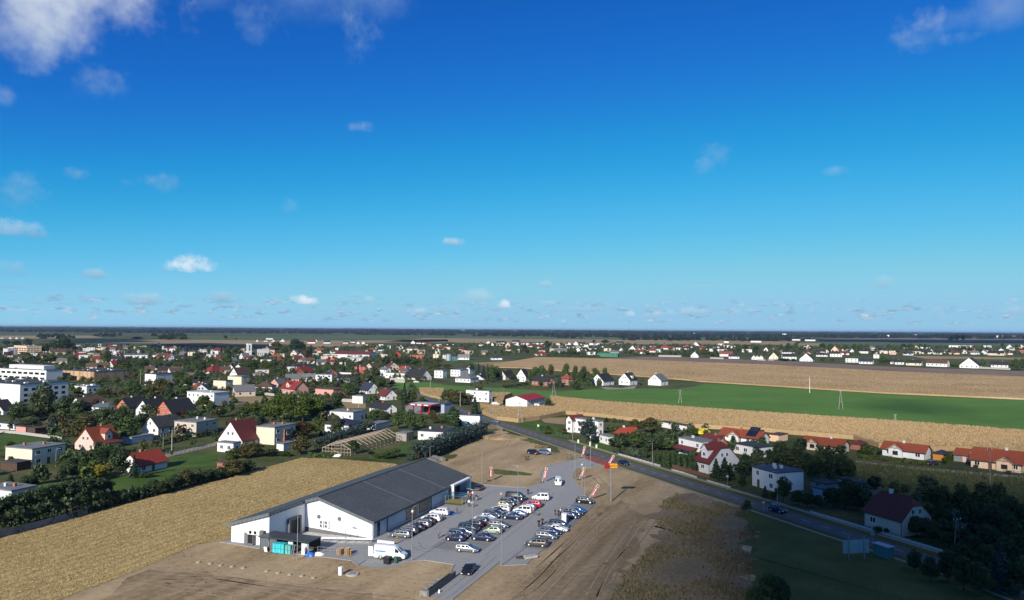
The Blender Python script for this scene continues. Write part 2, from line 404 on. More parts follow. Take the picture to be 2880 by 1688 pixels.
# ------------------------------------------------------------------ ground and fields
LOT_A = RAD(70.0); LC,LS = math.cos(LOT_A),math.sin(LOT_A)
LOT_O = Vector((-28.0,152.5,0))
def lot(s,t,z=0.0): return Vector((LOT_O.x + s * LC - t * LS,LOT_O.y + s * LS + t * LC,z))
def rows_coord(N,tc,ang):
    c,s = math.cos(ang),math.sin(ang)
    a = N.vmath('DOT_PRODUCT',tc,(c,s,0)).outputs['Value']; b = N.vmath('DOT_PRODUCT',tc,(-s,c,0)).outputs['Value']
    return a,b
def ground_mat(name,stops,scale=.05,rows=None,rowamp=.3,fine=1.5,fineamp=.35,bump=.25,stretch=None):
    """field surface: broad patches, fine speckle, optional crop rows (angle, spacing)"""
    m,N = new_mat(name)
    tc = N.n('TexCoord').outputs['Object']
    vec = tc
    if stretch:
        a,b = rows_coord(N,tc,stretch[0]); vec = N.n('CombineXYZ',{0: N.math('MULTIPLY',a,stretch[1]),1: b,2: 0.0}).outputs[0]
    big = N.noise(vec,scale,6.0,.62)
    fn = N.noise(tc,fine,4.0,.7)
    k = N.math('ADD',N.math('MULTIPLY',N.rng(big,.28,.72),1 - fineamp),N.math('MULTIPLY',N.rng(fn,.28,.72),fineamp))
    c = N.ramp(k,stops)
    hgt = fn
    if rows:
        a,b = rows_coord(N,tc,rows[0])
        wob = N.noise(N.n('CombineXYZ',{0: N.math('MULTIPLY',a,.06),1: N.math('MULTIPLY',b,.5),2: 0.0}).outputs[0],1.0,3.0)
        w = N.math('SINE',N.math('ADD',N.math('MULTIPLY',b,2 * math.pi / rows[1]),N.math('MULTIPLY',wob,.9)))
        brk = N.noise(N.n('CombineXYZ',{0: N.math('MULTIPLY',a,.5),1: N.math('MULTIPLY',b,2.0),2: 0.0}).outputs[0],1.0,3.0)
        g = N.math('MULTIPLY',N.rng(w,.1,1.0),N.rng(brk,.22,.55))
        c = N.mix(N.math('MULTIPLY',g,rowamp),c,stops[0][1],'MIX')
        hgt = N.math('ADD',fn,N.math('MULTIPLY',w,.4))
    bs = N.n('BsdfPrincipled',{'Base Color': c,'Roughness': .95,'Specular IOR Level': .1})
    if bump: N.t.links.new(N.n('Bump',{'Height': hgt,'Strength': bump,'Distance': .12}).outputs[0],bs.inputs['Normal'])
    return finish(m,N,bs.outputs[0])
GM_BASE = ground_mat('garden_ground',[(0.2,(.030,.042,.014)),(.5,(.060,.075,.026)),(.8,(.125,.105,.055))],.03,fine=.5)
GM_STUB = ground_mat('maize_stubble',[(0.1,(.24,.165,.060)),(.40,(.40,.295,.118)),(.85,(.49,.375,.165))],.03,rows=(LOT_A,2.4),rowamp=.62,fine=4.0,fineamp=.30,bump=.6)
GM_SOIL = ground_mat('bare_soil',[(0.12,(.14,.099,.053)),(.38,(.27,.198,.112)),(.68,(.375,.284,.168)),(.95,(.45,.35,.218))],.09,fine=.9,fineamp=.38,bump=.4,stretch=(LOT_A,.38))
GM_SOILD = ground_mat('rutted_soil',[(0.12,(.122,.087,.048)),(.42,(.21,.154,.088)),(.72,(.305,.231,.137)),(.95,(.375,.290,.18))],.22,fine=.8,fineamp=.38,bump=.5,stretch=(RAD(66),.10))
GM_LAWN = ground_mat('lawn_grass',[(0.2,(.030,.060,.012)),(.55,(.055,.100,.020)),(.85,(.090,.130,.034))],.12,fine=2.5,fineamp=.45)
GM_MEAD = ground_mat('meadow_grass',[(0.2,(.040,.058,.018)),(.55,(.070,.088,.030)),(.85,(.125,.120,.055))],.07,fine=1.5,fineamp=.45)
GM_ROUGH = ground_mat('weedy_ground',[(0.15,(.075,.072,.034)),(.38,(.15,.12,.07)),(.6,(.20,.155,.098)),(.85,(.27,.21,.138))],.07,fine=1.3,fineamp=.5,bump=.5)
GM_OLIVE = ground_mat('roadside_grass',[(0.2,(.056,.066,.016)),(.55,(.086,.096,.026)),(.85,(.135,.125,.046))],.10,fine=1.8,fineamp=.5)
GM_CROP = ground_mat('winter_crop',[(0.15,(.056,.125,.026)),(.5,(.082,.170,.034)),(.8,(.115,.20,.048)),(.97,(.16,.21,.068))],.02,rows=(RAD(112),7.0),rowamp=.30,fine=.6,fineamp=.42)
GM_MAIZE = ground_mat('dry_maize_canopy',[(0.15,(.235,.155,.072)),(.5,(.345,.240,.125)),(.85,(.44,.325,.185))],.02,rows=(RAD(160),.75),rowamp=.2,fine=1.6,fineamp=.45,bump=.5)
GM_PLOW = ground_mat('ploughed_field',[(0.2,(.150,.110,.085)),(.55,(.190,.142,.112)),(.85,(.225,.172,.135))],.02,rows=(RAD(160),4.0),rowamp=.2,fine=.6,fineamp=.25)
GM_STRAW = ground_mat('straw_field',[(0.2,(.20,.150,.075)),(.55,(.27,.205,.11)),(.85,(.33,.255,.145))],.01,rows=(RAD(168),9.0),rowamp=.25,fine=.3,fineamp=.3)
GM_SHADEF = ground_mat('cloud_shaded_field',[(0.2,(.060,.048,.036)),(.55,(.085,.068,.05)),(.85,(.11,.09,.068))],.01,fine=.3,fineamp=.3)  # cloud shadow put into the colour of the far field
GM_PALEG = ground_mat('pale_green_field',[(0.2,(.060,.085,.035)),(.55,(.085,.112,.048)),(.85,(.115,.138,.062))],.008,rows=(RAD(172),12.0),rowamp=.2,fine=.2,fineamp=.3)
def asphalt_mat():
    m,N = new_mat('asphalt'); tc = N.n('TexCoord').outputs['Object']
    a = N.noise(tc,.25,5.0); f = N.noise(tc,6.0,3.0)
    c = N.mix(N.rng(a,.3,.7),(.050,.052,.058),(.082,.084,.090)); c = N.mix(N.rng(f,.3,.7,0,.25),c,(.12,.12,.12))
    return finish(m,N,N.n('BsdfPrincipled',{'Base Color': c,'Roughness': .85}).outputs[0])
def paver_mat(name,lo,hi,dark):
    """concrete block paving: tonal lanes, darker joints, tyre marks"""
    m,N = new_mat(name); tc = N.n('TexCoord').outputs['Object']
    a,b = rows_coord(N,tc,LOT_A)
    v = N.n('CombineXYZ',{0: a,1: b,2: 0.0}).outputs[0]
    br = N.n('TexBrick',{'Vector': v,'Scale': 5.0,'Mortar Size': .035,'Color1': (*lo,1),'Color2': (*hi,1),'Mortar': (*[x * .55 for x in lo],1)})
    big = N.noise(N.vmath('MULTIPLY',v,(.25,.9,1)).outputs[0],.35,5.0)
    c = N.mix(N.rng(big,.35,.7,0,.55),br.outputs[0],dark)
    st = N.noise(tc,1.6,5.0,.7)
    c = N.mix(N.rng(st,.55,.75,0,.35),c,tuple(x * .5 for x in lo))
    return finish(m,N,N.n('BsdfPrincipled',{'Base Color': c,'Roughness': .88,'Specular IOR Level': .2}).outputs[0])
M_ASPH = asphalt_mat()
M_PAVE = paver_mat('grey_block_paving',(.285,.290,.285),(.345,.345,.335),(.225,.230,.230))
M_PAVER = paver_mat('red_block_paving',(.23,.075,.055),(.30,.105,.080),(.20,.08,.065))
M_PATH = mat('pale_pavement',(.22,.20,.165),rough=.9,var=.25,scale=1.0)
M_LINE = mat('road_paint',(.48,.48,.46),rough=.7,var=.2,scale=4)
M_BLUEP = mat('blue_bay_paint',(.03,.11,.36),rough=.7,var=.25,scale=2)
M_KERB = mat('kerb_concrete',(.25,.245,.23),rough=.9,var=.2,scale=1.5)

def sheet(name,pts,m,z,parent=None,kind='structure'):
    mb = MB(); mb.poly([(p[0],p[1],z) for p in pts])
    # make it face up
    a = sum(pts[i - 1][0] * pts[i][1] - pts[i][0] * pts[i - 1][1] for i in range(len(pts)))
    if a < 0: mb.f[0] = tuple(reversed(mb.f[0]))
    o = part(name,mb,m,parent)
    if kind and parent is None: o['kind'] = kind
    return o
def ragged(poly,amp,step=2.0,seed=1):
    """the same outline with an uneven, overgrown edge"""
    R_ = random.Random(seed); out = []
    for i in range(len(poly)):
        a,b = Vector(poly[i - 1]),Vector(poly[i]); n = max(1,min(60,int((b - a).length / step)))
        for k in range(n): p = a.lerp(b,k / n); out.append(Vector((p.x + R_.gauss(0,amp),p.y + R_.gauss(0,amp),0)))
    return out
def gp(*L): return [G(*q) for q in L]
def pp(*L): return [P(*q) for q in L]

base_pts = [(-46000,-400),(46000,-400),(46000,46000),(-46000,46000)]
sheet('ground',base_pts,GM_BASE,0.0)
# --- foreground site
STUB = gp(('B',-900,1110),('B',0,872),('B',900,628),('B',1800,392),('B',2480,217),('C',870,1357),('C',1200,1367),('C',1780,1415),('C',1950,1480),('D',1500,420)) + \
    [lot(20,26.8),lot(-11.5,27.2)] + gp(('B',1930,930),('B',1450,1130),('B',1150,1255),('B',550,1475),('B',200,1640),('B',-900,1900))
SOIL = gp(('B',200,1645),('B',550,1478),('B',1150,1258),('B',1450,1133),('B',1930,933)) + [lot(-11.5,27.1),lot(48,26.7)] + \
    gp(('C',1950,1482),('C',2010,1400),('F',0,1330),('F',180,1220),('F',360,1130),('F',500,1085),('F',620,1110),('F',900,1210),('F',1230,1300),('n6',600,300),('n6',1250,560),('n6',1800,720),('I',520,0),('I',820,110),('I',1300,250),('I',1500,350),('I',1560,560),('I',1500,780),('I',1560,980),('I',1500,1300),('I',1400,1700),('p',1500,1900),('p',300,1900))
sheet('bare_ground',SOIL,GM_SOIL,.004)
sheet('stubble_field',STUB,GM_STUB,.008)
RUT = gp(('B',1450,1180),('B',1750,1200),('D',0,1240),('D',600,1330),('D',1500,1400),('D',1700,1700),('B',900,1700),('B',1100,1340))
sheet('rutted_track',ragged(RUT,.7),GM_SOILD,.012)
RUT2 = gp(('E',1250,1240),('E',1500,950),('E',1700,720),('E',1978,560),('I',330,260),('I',480,420),('I',400,700),('I',210,960),('I',80,1230),('E',1500,1600),('E',900,1600))
sheet('rutted_track',ragged(RUT2,.9,2.5),GM_SOILD,.012)
ROUGH = gp(('I',760,170),('I',960,190),('I',1300,290),('I',1480,350),('I',1560,560),('I',1500,780),('I',1560,980),('I',1500,1300),('I',1400,1700),('I',-100,1700),('I',110,1200),('I',250,980),('I',560,680),('I',600,520),('I',560,380),('I',640,260))
sheet('weedy_verge',ragged(ROUGH,1.3,1.8),GM_ROUGH,.016)
sheet('roadside_meadow',ragged(gp(('I',1300,250),('I',1560,330),('H',0,915),('H',400,1060),('H',700,1160),('H',1000,1260),('H',1400,1420),('H',1744,1600),('H',900,2400),('I',1300,1900),('I',1500,1300),('I',1560,980),('I',1500,780),('I',1560,560)),1.2,2.0),GM_OLIVE,.018)
sheet('grass_patch',ragged(gp(('E',800,270),('E',880,268),('E',1170,300),('E',1160,320),('E',850,315)),.5,1.0),GM_MEAD,.0142)
sheet('grass_patch',ragged(gp(('E',250,200),('E',330,140),('E',470,118),('E',480,145),('E',380,190)),.5,1.0),GM_MEAD,.014)
sheet('grass_verge',ragged(gp(('F',580,1095),('F',700,1120),('F',960,1210),('F',1110,1270),('F',1060,1320),('F',1010,1290),('F',900,1230),('F',700,1180),('F',600,1150)),.6,1.2),GM_MEAD,.014)
# --- wheel tracks pressed into the soil
def wheel_track(pts,w=.34,gap=1.7,m=None,z=.0145,name='wheel_track'):
    L = [p if isinstance(p,Vector) else G(*p) for p in pts]; S = []
    for i in range(len(L) - 1):
        a,b,c,d = L[max(0,i - 1)],L[i],L[i + 1],L[min(len(L) - 1,i + 2)]
        for k in range(6): t_ = k / 6; S.append(.5 * ((2 * b) + (c - a) * t_ + (2 * a - 5 * b + 4 * c - d) * t_ ** 2 + (3 * b - a - 3 * c + d) * t_ ** 3))
    S.append(L[-1])
    for o_ in (-gap / 2,gap / 2): ribbon(name,S,o_ - w / 2,o_ + w / 2,m or GM_SOILD,z)
# --- farm fields right of the road
GREEN = gp(('m4',170,950),('m4',900,950),('m4',1190,1000),('m4',1750,1030),('F',1100,705),('F',1400,680),('F',1900,675),('F',2250,680),('F',2430,655),('F',2520,630),('J',300,462),('J',960,502),('J',1500,537),('J',2520,582),('J',3300,620),('J',3300,880),('J',2520,826),('J',1500,748),('J',500,680),('J',0,645),('F',1500,826),('F',1000,772),('F',400,728),('m4',2080,1188),('m4',1190,1112),('m4',700,1100),('m4',180,1080))
sheet('green_crop_field',GREEN,GM_CROP,.02)
MAIZE1 = gp(('F',1000,774),('F',1500,828),('J',0,647),('J',500,682),('J',1500,750),('J',2520,828),('J',3300,884),('J',3300,1080),('H',2300,390),('H',1744,325),('H',1300,255),('H',990,262),('H',560,232),('G',2216,505),('G',1600,455),('G',1300,425),('G',760,395),('F',2380,1060),('F',2090,1030),('F',1480,955),('F',1160,930),('F',900,985),('F',700,1012),('F',480,985),('F',335,925),('F',315,850),('F',560,885),('F',760,890),('F',960,870),('F',1040,850))
MAIZE2 = gp(('m4',690,1102),('m4',1180,1114),('m4',1150,1290),('m4',900,1240),('m4',720,1180))
MAIZE3 = gp(('m4',2090,1195),('m4',2520,1200),('F',560,770),('F',540,830),('F',450,800),('F',420,745))
UPFIELD = gp(('F',440,440),('F',880,372),('F',1480,384),('J',0,303),('J',700,330),('J',1500,375),('J',2520,418),('J',3400,450),('J',3400,620),('J',2520,578),('J',1500,533),('J',960,498),('J',170,448),('F',2400,600),('F',1900,560),('F',1100,505),('F',700,475),('F',450,470))
PLOW = gp(('F',1480,382),('F',1900,362),('J',0,268),('J',700,292),('J',1400,332),('J',2520,372),('J',3400,400),('J',3400,452),('J',2520,420),('J',1500,377),('J',700,332),('J',0,305))
sheet('ploughed_field',PLOW,GM_PLOW,.03)
sheet('farm_yard_ground',gp(('F',560,420),('F',700,385),('F',880,365),('F',900,400),('F',620,440)),GM_PLOW,.05)
# --- far fields (thin strips towards the horizon)
def strip(name,m,pts,z): sheet(name,pp(*pts),m,z)
strip('far_straw_field',GM_STRAW,[(1200,951),(1800,956),(2250,961),(2250,970),(1800,969),(1440,967),(1080,961)],.3)
strip('far_straw_field',GM_STRAW,[(-200,945),(250,944),(290,950),(100,953),(-200,954)],.3)
strip('far_straw_field',GM_STRAW,[(200,957),(420,955),(800,958),(1010,958),(1260,955),(1260,961),(1000,966),(700,973),(400,966),(200,964)],.3)
strip('far_pale_green_field',GM_PALEG,[(520,945),(850,947),(980,944),(1260,944),(1250,954),(850,957),(540,956)],.25)
strip('far_pale_green_field',GM_PALEG,[(1250,945),(1660,946),(2200,950),(2200,957),(1800,955),(1260,951)],.25)
strip('far_shaded_field',GM_SHADEF,[(430,967),(720,975),(720,983),(560,983),(420,978)],.35)
strip('far_straw_field',GM_STRAW,[(860,968),(1020,968),(1020,975),(865,977)],.4)
strip('far_ploughed_field',GM_PLOW,[(2310,953),(2600,951),(2950,954),(2950,960),(2500,958),(2310,955)],.25)
strip('far_shaded_field',GM_SHADEF,[(2300,955.5),(2500,958.5),(2950,960.5),(2950,966),(2500,964),(2330,960)],.25)
strip('far_pale_green_field',GM_PALEG,[(2240,962),(2420,962),(2950,968),(2950,975),(2500,972),(2240,976)],.3)
strip('far_straw_field',GM_STRAW,[(2180,965),(2310,966),(2310,975),(2180,973)],.4)
strip('near_town_meadow',GM_MEAD,[(2440,1004),(2880,1000),(3050,1004),(3050,1022),(2700,1020),(2430,1012)],.06)
strip('stubble_strip',GM_STRAW,[(2560,1001),(2960,1008),(2960,1013),(2600,1009)],.09)
strip('green_meadow',GM_MEAD,[(2080,1004),(2330,1003),(2330,1016),(2090,1012)],.06)
strip('green_meadow',GM_MEAD,[(1190,1016),(1460,1010),(1520,1004),(1530,1014),(1440,1020),(1290,1030),(1200,1024)],.05)
strip('straw_patch',GM_STRAW,[(1330,1021),(1450,1016),(1540,1010),(1545,1022),(1440,1034),(1370,1032)],.06)
strip('green_meadow',GM_MEAD,[(1330,1076),(1500,1077),(1560,1090),(1500,1096),(1330,1085)],.015)
# --- gardens and yards on the left
for L_ in ([('A',1600,1370),('A',1900,1320),('A',2150,1290),('A',2140,1440),('B',1850,200),('B',1500,240),('A',1560,1480)],[('B',340,370),('B',840,270),('B',880,290),('B',700,390),('B',400,440)],[('B',1040,280),('B',1300,270),('B',1500,250),('B',1700,210),('B',1700,330),('B',1420,420),('B',1060,470)],
           [('A',-200,1140),('A',60,1120),('A',420,1170),('A',640,1190),('A',400,1220),('A',-200,1320)],[('C',1560,1330),('C',2000,1190),('C',1960,1300),('C',1700,1390),('C',1520,1365)],[('A',460,1070),('A',620,1080),('A',620,1140),('A',480,1120)],[('F',640,1010),('F',900,1000),('F',1180,1090),('F',1190,1160),('F',900,1100)],[('F',1210,1195),('F',1500,1180),('F',1640,1290),('F',1600,1310)],
           [('A',2220,850),('A',2520,830),('C',320,830),('C',150,850)]):
    sheet('lawn',gp(*L_),GM_LAWN,.012)
for L_ in ([('A',2240,770),('A',2520,750),('C',590,755),('C',560,800),('C',250,835),('A',2240,830)],[('C',1270,810),('C',1500,800),('C',1500,870),('C',1270,870)],[('A',1640,460),('A',1840,460),('A',1800,480),('A',1650,485)],[('F',900,965),('F',1160,960),('F',1150,1030),('F',950,1010)]):
    sheet('bare_plot',gp(*L_),GM_STRAW,.012)
sheet('meadow_behind_road',gp(('H',380,345),('H',960,400),('H',1744,470),('H',2200,510),('H',2200,760),('H',1500,700),('H',1000,640),('H',600,600),('H',380,500)),GM_MEAD,.012)
sheet('gravel_lane',gp(('H',370,338),('H',960,398),('H',1744,462),('H',2200,500),('H',2200,520),('H',1744,482),('H',960,416),('H',370,352)),M_PATH,.016)
sheet('concrete_lane',gp(('A',1590,1335),('A',2090,1215),('C',30,1195),('C',40,1215),('A',2120,1240),('A',1650,1350)),M_PATH,.016)
sheet('garden_path',gp(('F',1480,655),('F',1700,672),('F',1860,645),('F',1830,680),('F',1560,685)),M_PATH,.024)

# --- the main road
RC = [P(*q) for q in [(3250,1810),(2980,1705),(2737.6,1614),(2360.8,1495.8),(2134.4,1422.2),(1957.9,1367.2),(1816.2,1322),(1670,1275.7),(1558.6,1240),(1448.6,1204.3),(1397,1188.0),(1345,1171),(1290,1152),(1240,1135),(1196,1119),(1150,1104),(1080,1090)]]
def offset_line(L,d):
    out = []
    for i,p in enumerate(L):
        a = L[max(0,i - 1)]; b = L[min(len(L) - 1,i + 1)]; t = (b - a).normalized(); out.append(p + Vector((-t.y,t.x,0)) * d)
    return out
def ribbon(name,L,d0,d1,m,z,z1=None,parent=None):
    A_,B_ = offset_line(L,d0),offset_line(L,d1); mb = MB()
    for i in range(len(L) - 1):
        q = [A_[i],B_[i],B_[i + 1],A_[i + 1]]
        mb.poly([(p.x,p.y,z) for p in q])
        n = (Vector(mb.v[-3]) - Vector(mb.v[-4])).cross(Vector(mb.v[-2]) - Vector(mb.v[-4]))
        if n.z < 0: mb.f[-1] = tuple(reversed(mb.f[-1]))
    o = part(name,mb,m,parent)
    if parent is None: o['kind'] = 'structure'
    return o
road = ribbon('road',RC,-2.9,2.9,M_ASPH,.030)
ribbon('road_verge',RC,2.95,4.9,GM_OLIVE,.020); ribbon('road_verge',RC,-5.4,-2.95,GM_OLIVE,.020)
ribbon('pavement',RC[:9],-7.2,-5.45,M_PATH,.028)
ribbon('pavement',RC[:13],4.6,5.6,M_PATH,.026)
def along(L,step,start=0.0):
    acc = 0.0; nxt = start
    for a,b in zip(L,L[1:]):
        l = (b - a).length
        while nxt <= acc + l:
            t = (nxt - acc) / l; yield a.lerp(b,t),(b - a).normalized(); nxt += step
        acc += l
for p,t in along(RC,6.0,2.0):
    if p.y > 420: break
    mb = MB(); n = Vector((-t.y,t.x,0)) * .065
    q = [p - n,p - n + t * 2.6,p + n + t * 2.6,p + n]
    mb.poly([(w.x,w.y,.036) for w in reversed(q)])
    part('lane_dash',mb,M_LINE,road)
GM_RUTL = ground_mat('packed_sand',[(0.1,(.19,.14,.09)),(.5,(.28,.215,.142)),(.9,(.37,.29,.20))],.5,fine=1.5,fineamp=.4)
GM_RUTD = ground_mat('damp_rut',[(0.1,(.13,.096,.063)),(.5,(.20,.152,.10)),(.9,(.30,.23,.155))],.5,fine=1.5,fineamp=.4)
TRK = [([('B',1560,1290),('B',1900,1310),('D',0,1290),('D',600,1390),('D',1000,1500)],GM_RUTL),([('B',1500,1310),('B',1800,1370),('D',0,1400),('D',350,1500)],GM_RUTL),([('B',1400,1250),('B',1800,1265),('D',100,1270),('D',700,1350),('D',1300,1420),('D',1900,1480)],GM_RUTD),([('B',1480,1200),('B',2000,1240),('D',300,1290),('D',900,1350),('D',1600,1380)],GM_RUTL),
       ([('E',1000,1500),('E',1300,1250),('E',1600,900),('E',1850,680),('E',1978,620)],GM_RUTD),([('E',1150,1500),('E',1450,1200),('E',1700,900),('I',250,330)],GM_RUTL),([('E',1300,1500),('E',1600,1200),('I',120,800),('I',330,480)],GM_RUTD),([('E',1250,1180),('E',1500,960),('E',1700,760),('E',1850,600)],GM_RUTD),([('I',-60,1180),('I',100,900),('I',330,560),('I',420,430)],GM_RUTL),([('E',1060,1380),('E',1350,1100),('E',1620,830)],GM_RUTL),([('I',0,1300),('I',180,900),('I',420,600),('I',560,400)],GM_RUTD),
       ([('E',640,330),('E',850,200),('E',950,160),('E',1000,230),('E',900,250)],GM_RUTL),([('E',500,250),('E',700,170),('E',1000,120),('E',1300,150),('E',1500,190)],GM_RUTL),([('E',560,300),('E',800,230),('E',1100,200),('E',1400,180)],GM_RUTD),([('E',700,160),('E',900,60),('F',600,1180)],GM_RUTD),([('n6',700,900),('n6',1100,800),('n6',1400,950),('n6',1700,900)],GM_RUTL),([('n6',760,760),('n6',950,850),('n6',1150,1050)],GM_RUTD)]
for a_,m_ in TRK: wheel_track(a_,m=m_,w=.34 if m_ is GM_RUTL else .24)
# ------------------------------------------------------------------ houses
def unit_window(dark):
    mb = MB()
    f = .07
    mb.box(-.5,.5,-.06,.02,-.5,-.5 + f); mb.box(-.5,.5,-.06,.02,.5 - f,.5)
    mb.box(-.5,-.5 + f,-.06,.02,-.5 + f,.5 - f); mb.box(.5 - f,.5,-.06,.02,-.5 + f,.5 - f); mb.box(-.03,.03,-.055,.02,-.5 + f,.5 - f)
    return mb.mesh('window',M_FRAMED if dark else M_FRAME)
WIN_L,WIN_D = unit_window(False),unit_window(True)
_mb = MB(); _mb.box(-.46,.46,-.02,.015,-.46,.46); PANE = _mb.mesh('pane',M_GLASS)
_mb = MB(); _mb.box(-.5,.5,-.04,.02,-.5,.5); DOORM = _mb.mesh('door',mat('door_brown',(.11,.06,.035),rough=.5))
GARM = _mb.mesh('garage_door',mat('garage_door',(.20,.20,.21),rough=.5))
_mb = MB(); _mb.box(-.55,.55,-.16,.0,-.53,-.49); SILL = _mb.mesh('sill',M_FRAME)
def add_window(par,wall,pos,z,w=1.3,h=1.35,wR=0,wL=0,dark=False,sub=True,mesh=None,name='window'):
    """wall: 'L' x=0, 'R' y=0, 'l' x=wR (far side), 'r' y=wL ; pos = distance along that wall from the near corner"""
    o = link(name,mesh or (WIN_D if dark else WIN_L),par)
    o.scale = (w,1,h)
    if wall == 'R': o.location = (pos,-.003,z)
    elif wall == 'L': o.location = (-.003,pos,z); o.rotation_euler = (0,0,-math.pi / 2)
    elif wall == 'l': o.location = (wR + .003,pos,z); o.rotation_euler = (0,0,math.pi / 2)
    else: o.location = (pos,wL + .003,z); o.rotation_euler = (0,0,math.pi)
    if sub and mesh is None: link('pane',PANE,o)
    return o
LM = []            # landmarks for descriptions: (ground point, short phrase)
FOOT = []          # footprints (centre, radius) kept clear of planting
def gable_roof(wR,wL,he,pitch,axis,over=.45,th=.16,hip=0.0):
    """two slopes (ridge along 'R' = local x or 'L' = local y); hip = fraction of half-hip at the ends"""
    mb = MB()
    Lr,Wd = (wR,wL) if axis == 'R' else (wL,wR)
    rise = math.tan(RAD(pitch)) * Wd / 2
    zo = he - math.tan(RAD(pitch)) * over
    def T(a,b,z): return (a,b,z) if axis == 'R' else (b,a,z)
    m = Wd / 2
    if hip >= 1:
        k = min(m,Lr / 2 - .05) ; xs = (-over,Lr + over)
        rp = [(k,m,he + rise),(Lr - k,m,he + rise)]
        for dz,rev in ((th,False),(0,True)):
            A_ = [(xs[0],-over,zo + dz),(xs[1],-over,zo + dz),(rp[1][0],m,he + rise + dz),(rp[0][0],m,he + rise + dz)]
            B_ = [(xs[1],Wd + over,zo + dz),(xs[0],Wd + over,zo + dz),(rp[0][0],m,he + rise + dz),(rp[1][0],m,he + rise + dz)]
            C_ = [(xs[0],Wd + over,zo + dz),(xs[0],-over,zo + dz),(rp[0][0],m,he + rise + dz)]
            D_ = [(xs[1],-over,zo + dz),(xs[1],Wd + over,zo + dz),(rp[1][0],m,he + rise + dz)]
            for q in (A_,B_,C_,D_): mb.poly([T(*p) for p in (reversed(q) if rev else q)])
        c = [(xs[0],-over),(xs[1],-over),(xs[1],Wd + over),(xs[0],Wd + over)]
        for i in range(4):
            a,b = c[i],c[(i + 1) % 4]; mb.poly([T(*a,zo),T(*b,zo),T(*b,zo + th),T(*a,zo + th)])
        return mb,rise
    k = hip * m            # height fraction cut off the gable
    hz = he + rise - rise * hip
    for s in (0,1):
        y0 = -over if s == 0 else Wd + over
        prof = [(-over,y0),(Lr + over,y0)]
        if hip > 0:
            yh = m - k if s == 0 else m + k
            top = [(Lr + over,yh,hz),(Lr - k * .8,m,he + rise),(k * .8,m,he + rise),(-over,yh,hz)]
        else: top = [(Lr + over,m,he + rise),(-over,m,he + rise)]
        q = [(p[0],p[1],zo) for p in prof] + top
        up = [T(p[0],p[1],p[2] + th) for p in q]; dn = [T(*p) for p in q]
        if s: up.reverse()
        else: dn.reverse()
        mb.poly(up); mb.poly(dn)
        n = len(q)
        for i in range(n):
            a,b = q[i],q[(i + 1) % n]
            if abs(a[1] - m) < .01 and abs(b[1] - m) < .01: continue
            mb.poly([T(*a),T(*b),T(b[0],b[1],b[2] + th),T(a[0],a[1],a[2] + th)])
    if hip > 0:
        for x0,x1 in ((-over,k * .8),(Lr + over,Lr - k * .8)):
            q = [(x0,m - k,hz + th),(x0,m + k,hz + th),(x1,m,he + rise + th)]
            mb.poly([T(*p) for p in q]); mb.poly([T(p[0],p[1],p[2] - th) for p in reversed(q)])
    return mb,rise
def walls_mesh(wR,wL,he,axis=None,rise=0.0,hip=0.0):
    mb = MB(); mb.box(0,wR,0,wL,-.2,he)
    if axis and rise > 0 and hip < 1:
        m = (wL if axis == 'R' else wR) / 2
        for e in (0,1):
            k = m * hip
            pts = [(0,he),(2 * m,he),(m + k,he + rise * (1 - hip)),(m - k,he + rise * (1 - hip))] if hip > 0 else [(0,he),(2 * m,he),(m,he + rise)]
            x = (0 if e == 0 else (wR if axis == 'R' else wL))
            # thin wedge so that the gable is solid
            x2 = x + (.25 if e == 0 else -.25)
            for xx in (x,x2):
                mb.poly([(xx,a,z) if axis == 'R' else (a,xx,z) for a,z in pts])
    return mb
